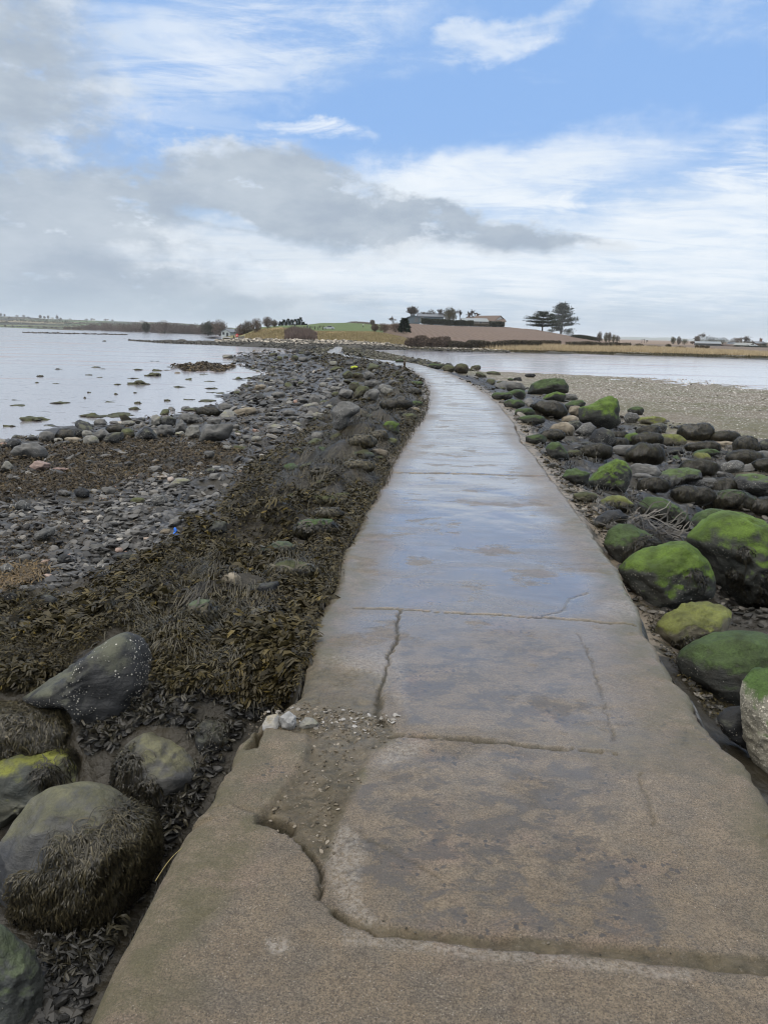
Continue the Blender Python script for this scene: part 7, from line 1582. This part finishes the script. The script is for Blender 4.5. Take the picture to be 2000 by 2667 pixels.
for (u, v, w_, lab) in [(136, 830, 7, 'white house on the hilltop between bare trees'), (244, 834, 7, 'white house on the hill skyline'), (280, 834, 6, 'second white house on the hill skyline'), (174, 852, 4, 'white cottage low on the far shore'), (184, 853, 4, 'second white cottage low on the far shore'), (196, 855, 5, 'third white cottage low on the far shore')]:
    D_ = 2250 if v < 840 else 1250; P = far_at(u, v, D_); house(P, hpx(P, w_), hpx(P, w_) * 0.5, hpx(P, 1.8), hpx(P, 1.6), lab, WHITE, ROOFG, 'house', 'house', True, group='far houses on the hills', over=0.2)
# hedgerows and copses on the hillsides
Vs, Fs, nb = [], [], 0
for ln in range(15):
    ua, ub = sorted(rng.uniform(-120, 600, 2)); ub = max(ub, ua + 110); fa, fb = rng.uniform(0.12, 0.95, 2); fb = fa + (fb - fa) * 0.35
    for j in range(int((ub - ua) / 4)):
        u = rng.uniform(ua, ub); f = fa + (fb - fa) * (u - ua) / (ub - ua) + rng.normal(0, 0.012)
        lo_v = np.interp(u, [-120, 0, 160, 320, 480, 600], [847, 848, 855, 861, 864, 868]); mid_v = np.interp(u, [-120, 0, 126, 295, 443, 600], [836, 837, 842, 848, 852, 858]); top_v = np.interp(u, [-120, 0, 63, 126, 211, 295, 367, 470, 527, 600], [820, 823, 825, 830, 833, 836, 838, 841, 846, 853])
        D0 = np.interp(u, [0, 320, 700], [1050, 800, 800]); v, D_ = (lo_v + (mid_v - lo_v) * f * 2, D0 + (1500 - D0) * f * 2) if f < 0.5 else (mid_v + (top_v - mid_v) * (f * 2 - 1), 1500 + 800 * (f * 2 - 1))
        P = far_at(u, v + 0.4, D_); hh = rng.uniform(1.6, 4.2) * D_ / FPX * (2 if rng.random() < 0.1 else 1); ww = hh * rng.uniform(1.4, 3)
        V, F = cloud(60, lambda Q: Q + np.array([0, 0, hh * 0.45]), (ww / 2, ww / 2, hh / 2), hh * 0.35, 0.4); Vs.append(V + P); Fs.append(F + nb); nb += len(V)
tag(mk('hedgerows', np.concatenate(Vs), np.concatenate(Fs), island_mat('hedgerow', [(0.05, 0.047, 0.036), (0.085, 0.08, 0.06), (0.12, 0.11, 0.085)], 0.9, 0.2), smooth=False), 'dark hedgerows and copses dividing the far hillside fields', None, None, 'stuff')
# distant line of stones across the bay
P = []
for j in range(420):
    u = rng.uniform(60, 330); P.append(unp(np.array([u]), np.array([np.interp(u, [60, 320], [866, 871.5]) + rng.normal(0, 0.4)]), np.array([MUD]))[0])
P = np.array(P); pebbles('far_stones', P, rng.uniform(0.6, 1.6, len(P)), island_mat('far_stone', [(0.04, 0.036, 0.03), (0.08, 0.07, 0.06)], 0.8), 'dark line of stones far across the bay')

# ------------------------------------------------------------------ small things close to the path
P = unp_g([1053], [961])[0]; P[2] = float(H(P[0], P[1])); k = m_at(P, 27)
pr = empty('wooden_post', Vector(P), 'short dark wooden post at the bend of the path', 'post'); bb = Bag(); n_ = 9
prof_ = [(-0.3, 0.115), (0.35, 0.11), (0.72, 0.105), (0.74, 0.085), (0.80, 0.085), (0.82, 0.11), (0.96, 0.105), (1.0, 0.075)]
for (z0, r0), (z1, r1) in zip(prof_[:-1], prof_[1:]): bb.tube((0.01 * z0, 0, z0 * k), (0.01 * z1, 0, z1 * k), r0 * k * 1.05, r1 * k * 1.05, n_)
mk('shaft', np.concatenate(bb.V), [np.concatenate(f) for f in bb.F.values()], WOOD, pr, True)
Bag().box((0, 0, 0.77 * k), (0.19 * k, 0.19 * k, 0.05 * k)).build('reflector_band', simple('tarnished_metal', (0.2, 0.19, 0.17), 0.5), pr)
# blue bag
P = unp_g([457], [1403], True)[0]; P[2] = float(H(P[0], P[1])) + 0.01; k = m_at(P, 26)
bb = bmesh.new(); bmesh.ops.create_icosphere(bb, subdivisions=4, radius=1); V = np.array([v.co[:] for v in bb.verts]); F = np.array([[v.index for v in f.verts] for f in bb.faces]); bb.free()
zz = (V[:, 2] + 1) / 2; rad = np.interp(zz, [0, 0.08, 0.3, 0.52, 0.62, 0.68, 0.8, 0.93, 1.0], [0.05, 0.26, 0.28, 0.20, 0.11, 0.15, 0.15, 0.10, 0.02])
hor = np.hypot(V[:, 0], V[:, 1]) + 1e-9; a = np.arctan2(V[:, 1], V[:, 0]); rr = rad * (1 + 0.10 * np.sin(a * 7 + zz * 5) + 0.14 * fbm(V * 2.4, 3, 4))
V = np.stack([V[:, 0] / hor * rr, V[:, 1] / hor * rr * 0.8, zz], 1) * k; V[:, 0] += 0.05 * k * np.sin(zz * 4); V[:, 1] += 0.12 * V[:, 2]
m_, t_ = newmat('blue_plastic'); t_.out((0.012, 0.16, 0.68), 0.35, None, 0.5)
br = empty('plastic_bag', Vector(P), 'small bright blue plastic bag tied at the neck on the shingle', 'bag'); mk('bag', V, F, m_, br)
Bag().tube((0.02 * k, -0.02 * k, 0.60 * k), (0.02 * k, 0.06 * k, 0.66 * k), 0.15 * k, 0.15 * k, 10).build('knot', WP if False else m_, br)
# grass straw on the slab
p0, p1 = unp(np.array([405.0, 475.0]), np.array([2305.0, 2218.0]), np.array([0.0, 0.0])); st = Bag(); pts_ = [p0 + (p1 - p0) * f + np.array([0, 0, 0.012 + 0.012 * math.sin(f * 3.1)]) for f in np.linspace(0, 1, 8)]
for a_, b__ in zip(pts_[:-1], pts_[1:]): st.tube(a_ - p0, b__ - p0, 0.0011, 0.0011, 5)
tag(st.build('straw', simple('dry_straw', (0.30, 0.24, 0.09), 0.7), None, True, Vector(p0)), 'single dry yellow straw lying across the edge of the slab', 'straw')
# ------------------------------------------------------------------ sky, sun, camera
def ae(px, py):
    d = ray(px, py); d = d / np.linalg.norm(d)
    return math.atan2(d[0], d[1]), math.asin(d[2])
SUN_AZ, SUN_EL = math.radians(-125), math.radians(48)      # measured clockwise from +Y (ahead)
w = bpy.data.worlds.new('World'); SC.world = w; w.use_nodes = True
t = T(w.node_tree)
D = t.n('TexCoord').outputs['Generated']
sky = t.n('TexSky', {'sky_type': 'NISHITA', 'sun_disc': False, 'sun_elevation': SUN_EL, 'sun_rotation': SUN_AZ, 'air_density': 1.0, 'dust_density': 0.6, 'ozone_density': 2.0})
sx = t.n('SeparateXYZ', Vector=D).outputs
Az = t.m('ARCTAN2', sx[0], sx[1]); El = t.m('ARCSINE', sx[2])
inv = t.m('DIVIDE', 1.0, t.m('ADD', t.m('MAXIMUM', sx[2], 0.0), 0.10))
P3 = t.n('CombineXYZ', X=t.m('MULTIPLY', sx[0], inv), Y=t.m('MULTIPLY', sx[1], inv), Z=0.0).outputs[0]
AE = t.n('CombineXYZ', X=Az, Y=El, Z=0.0).outputs[0]
wa = t.noise(t.scale(AE, (1, 1.7, 1)), 5.0, 6, 0.6); wb = t.noise(t.addv(t.scale(AE, (1, 1.7, 1)), (4, 8, 0)), 5.0, 6, 0.6)
Aw = t.m('ADD', Az, t.m('MULTIPLY', t.m('SUBTRACT', wa, 0.5), 0.22)); Ew = t.m('ADD', El, t.m('MULTIPLY', t.m('SUBTRACT', wb, 0.5), 0.12))
RAG = t.m('MULTIPLY', t.m('SUBTRACT', t.noise(t.scale(AE, (1, 1.6, 1)), 15.0, 9, 0.66), 0.5), 1.05)
def blob(cx, cy, rx, ry, rot=0, soft=0.5, amt=1.0):
    """soft elliptical cloud bank centred in the direction of a photo pixel"""
    a, e = ae(cx, cy); a2, _ = ae(cx + rx, cy); _, e2 = ae(cx, cy - ry)
    ra, re = abs(a2 - a), abs(e2 - e); c, s = math.cos(math.radians(rot)), math.sin(math.radians(rot))
    da = t.m('SUBTRACT', Aw, a); de = t.m('SUBTRACT', Ew, e)
    p = t.m('DIVIDE', t.m('ADD', t.m('MULTIPLY', da, c), t.m('MULTIPLY', de, s)), ra)
    q_ = t.m('DIVIDE', t.m('SUBTRACT', t.m('MULTIPLY', de, c), t.m('MULTIPLY', da, s)), re)
    r = t.m('SQRT', t.m('ADD', t.m('MULTIPLY', p, p), t.m('MULTIPLY', q_, q_)))
    r = t.m('ADD', r, RAG)
    return t.ss(r, 1.0 + soft * 0.5, 1.0 - soft * 0.5, 0.0, amt)
def union(bs):
    r = bs[0]
    for b_ in bs[1:]: r = t.m('MAXIMUM', r, b_)
    return r
grey = union([blob(-160, 190, 410, 420, 0, 0.9), blob(-300, 800, 900, 300, 0, 0.7), blob(380, 640, 560, 230, -6, 0.5), blob(800, 560, 420, 120, -16, 0.5),
              blob(1150, 610, 380, 75, -7, 0.4), blob(1330, 640, 230, 30, 0, 0.6, 1.0), blob(720, 705, 260, 30, 0, 0.8, 0.8)])
gap_ = union([blob(800, 660, 330, 55, -5, 0.9, 0.75), blob(1150, 720, 700, 60, 0, 0.9, 0.9), blob(560, 560, 120, 26, -10, 0.9, 0.7)])
grey = t.m('MULTIPLY', grey, t.m('SUBTRACT', 1.0, gap_))
cirrus_n = t.noise(t.scale(P3, (0.9, 1.3, 1)), 1.7, 11, 0.68, 1.2)
streak = t.noise(t.scale(P3, (0.5, 1.6, 1)), 3.0, 8, 0.65, 0.8)
fil = t.m('ADD', t.m('MULTIPLY', cirrus_n, 0.6), t.m('MULTIPLY', streak, 0.4))
white_zone = union([blob(600, 110, 480, 150, 10, 1.1, 0.85), blob(1300, 85, 330, 45, 14, 1.0, 0.8), blob(820, 350, 140, 26, -4, 0.9, 0.9), blob(1850, 580, 800, 190, 10, 1.0),
                    blob(1250, 500, 420, 90, 8, 1.0), blob(480, 300, 260, 60, -14, 1.0, 0.35), blob(1000, 730, 1500, 130, 0, 0.9), blob(1900, 40, 260, 60, 0, 1.1, 0.4), blob(2100, 290, 380, 45, 14, 1.2, 0.5)])
wm = t.m('MULTIPLY', white_zone, t.ss(fil, 0.40, 0.575, 0.12, 1.0))
thin = t.ss(fil, 0.54, 0.75, 0.0, 0.28)
wm = t.m('MAXIMUM', wm, thin)
# behind and overhead (never in frame) broken cloud as on the visible side
back = t.m('MULTIPLY', t.ss(sx[1], 0.25, -0.1), t.ss(fil, 0.36, 0.55, 0.35, 1.0))
hazeband = t.ss(El, 0.24, 0.02, 0.0, 0.85)
K = 6.75
base = t.mix(t.ss(El, 0.0, 0.25, 0.55, 0.88), sky.outputs[0], tuple(K * c for c in (0.275, 0.475, 0.85)))
whitec = t.mix(t.ss(t.noise(P3, 2.3, 6), 0.35, 0.65), tuple(K * c for c in (0.66, 0.76, 0.89)), tuple(K * c for c in (0.88, 0.93, 0.98)))
c = t.mix(hazeband, base, tuple(K * c for c in (0.55, 0.67, 0.80)))
c = t.mix(t.m('MULTIPLY', wm, 0.92), c, whitec)
c = t.mix(t.m('MULTIPLY', back, 0.9), c, tuple(K * c for c in (0.58, 0.63, 0.69)))
gn = t.noise(t.scale(AE, (1, 2.2, 1)), 7.0, 7, 0.6)
greyc = t.mix(t.ss(gn, 0.3, 0.7), tuple(K * c for c in (0.375, 0.45, 0.55)), tuple(K * c for c in (0.53, 0.60, 0.68)))
glow = union([blob(1000, 690, 620, 75, -2, 1.2, 0.85), blob(1900, 620, 560, 130, 0, 1.2, 0.8), blob(1250, 470, 520, 70, 8, 1.2, 0.7)])
c = t.mix(t.m('MULTIPLY', glow, t.ss(fil, 0.25, 0.6, 0.45, 1.0)), c, tuple(K * c_ for c_ in (0.85, 0.91, 0.97)))
gm = t.m('MULTIPLY', grey, t.ss(gn, 0.15, 0.42, 0.80, 1.0))
brk = t.m('MULTIPLY', t.ss(t.noise(t.addv(t.scale(AE, (1, 2.0, 1)), (7, 1, 0)), 11.0, 8, 0.62), 0.56, 0.68), 0.6)
gm = t.m('MULTIPLY', gm, t.m('SUBTRACT', 1.0, brk))
rim = t.m('MULTIPLY', t.m('MULTIPLY', gm, t.m('SUBTRACT', 1.0, gm)), 2.2)
c = t.mix(gm, c, greyc)
c = t.mix(t.m('MULTIPLY', rim, t.ss(gn, 0.45, 0.6)), c, tuple(K * c for c in (0.80, 0.85, 0.9)))
low = t.m('MULTIPLY', t.ss(El, 0.075, 0.0), t.ss(t.noise(t.scale(AE, (1, 6, 1)), 4.0, 5), 0.3, 0.7, 0.4, 0.9))
c = t.mix(low, c, tuple(K * c for c in (0.43, 0.53, 0.63)))
c = t.mix(t.ss(El, 0.42, 0.85), c, tuple(K * c_ for c_ in (1.62, 1.62, 1.62)))   # unseen overhead brightening, added to lift the ambient light
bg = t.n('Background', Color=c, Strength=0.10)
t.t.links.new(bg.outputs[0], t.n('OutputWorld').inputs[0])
w.cycles.sampling_method = 'MANUAL'; w.cycles.sample_map_resolution = 512

hm = bpy.data.materials.new('haze_air'); hm.use_nodes = True; ht = T(hm.node_tree)
pv = ht.n('VolumePrincipled', Density=1.1e-4, Color=(0.86, 0.92, 0.97)); ho = ht.n('OutputMaterial'); ht.t.links.new(pv.outputs[0], ho.inputs['Volume'])
hb_ = Bag(); hb_.box((0, 0, 35), (27000, 27000, 74)); hz = hb_.build('haze', hm); tag(hz, 'thin pale sea haze over the bay', None, None, 'stuff')

sl = bpy.data.lights.new('sun', 'SUN'); sl.energy = 1.2; sl.angle = math.radians(60); sl.color = (1.0, 0.93, 0.84)
so = bpy.data.objects.new('sun', sl); COL.objects.link(so)
sd = Vector((math.sin(SUN_AZ) * math.cos(SUN_EL), math.cos(SUN_AZ) * math.cos(SUN_EL), math.sin(SUN_EL)))
so.rotation_euler = sd.to_track_quat('Z', 'Y').to_euler(); so.location = sd * 50

cam = bpy.data.cameras.new('camera'); co = bpy.data.objects.new('camera', cam); COL.objects.link(co)
cam.sensor_fit = 'HORIZONTAL'; cam.sensor_width = 36; cam.lens = 36.0 * FPX / 2000; cam.clip_start = 0.05; cam.clip_end = 40000
from mathutils import Matrix
M = Matrix(((CR[0], CU[0], -CF[0], EYE[0]), (CR[1], CU[1], -CF[1], EYE[1]), (CR[2], CU[2], -CF[2], EYE[2]), (0, 0, 0, 1)))
co.matrix_world = M; SC.camera = co
SC.render.resolution_x, SC.render.resolution_y = 767, 1024
SC.view_settings.view_transform = 'Standard'; SC.view_settings.look = 'None'; SC.view_settings.exposure = 0.62; SC.view_settings.gamma = 1.0
SC.cycles.pixel_filter_type = 'BLACKMAN_HARRIS'; SC.cycles.filter_width = 1.1
SC.cycles.use_denoising = True; SC.cycles.denoiser = 'OPENIMAGEDENOISE'
SC.cycles.max_bounces = 5; SC.cycles.diffuse_bounces = 2; SC.cycles.glossy_bounces = 2; SC.cycles.transmission_bounces = 2; SC.cycles.volume_bounces = 1
SC.cycles.sample_clamp_indirect = 4.0
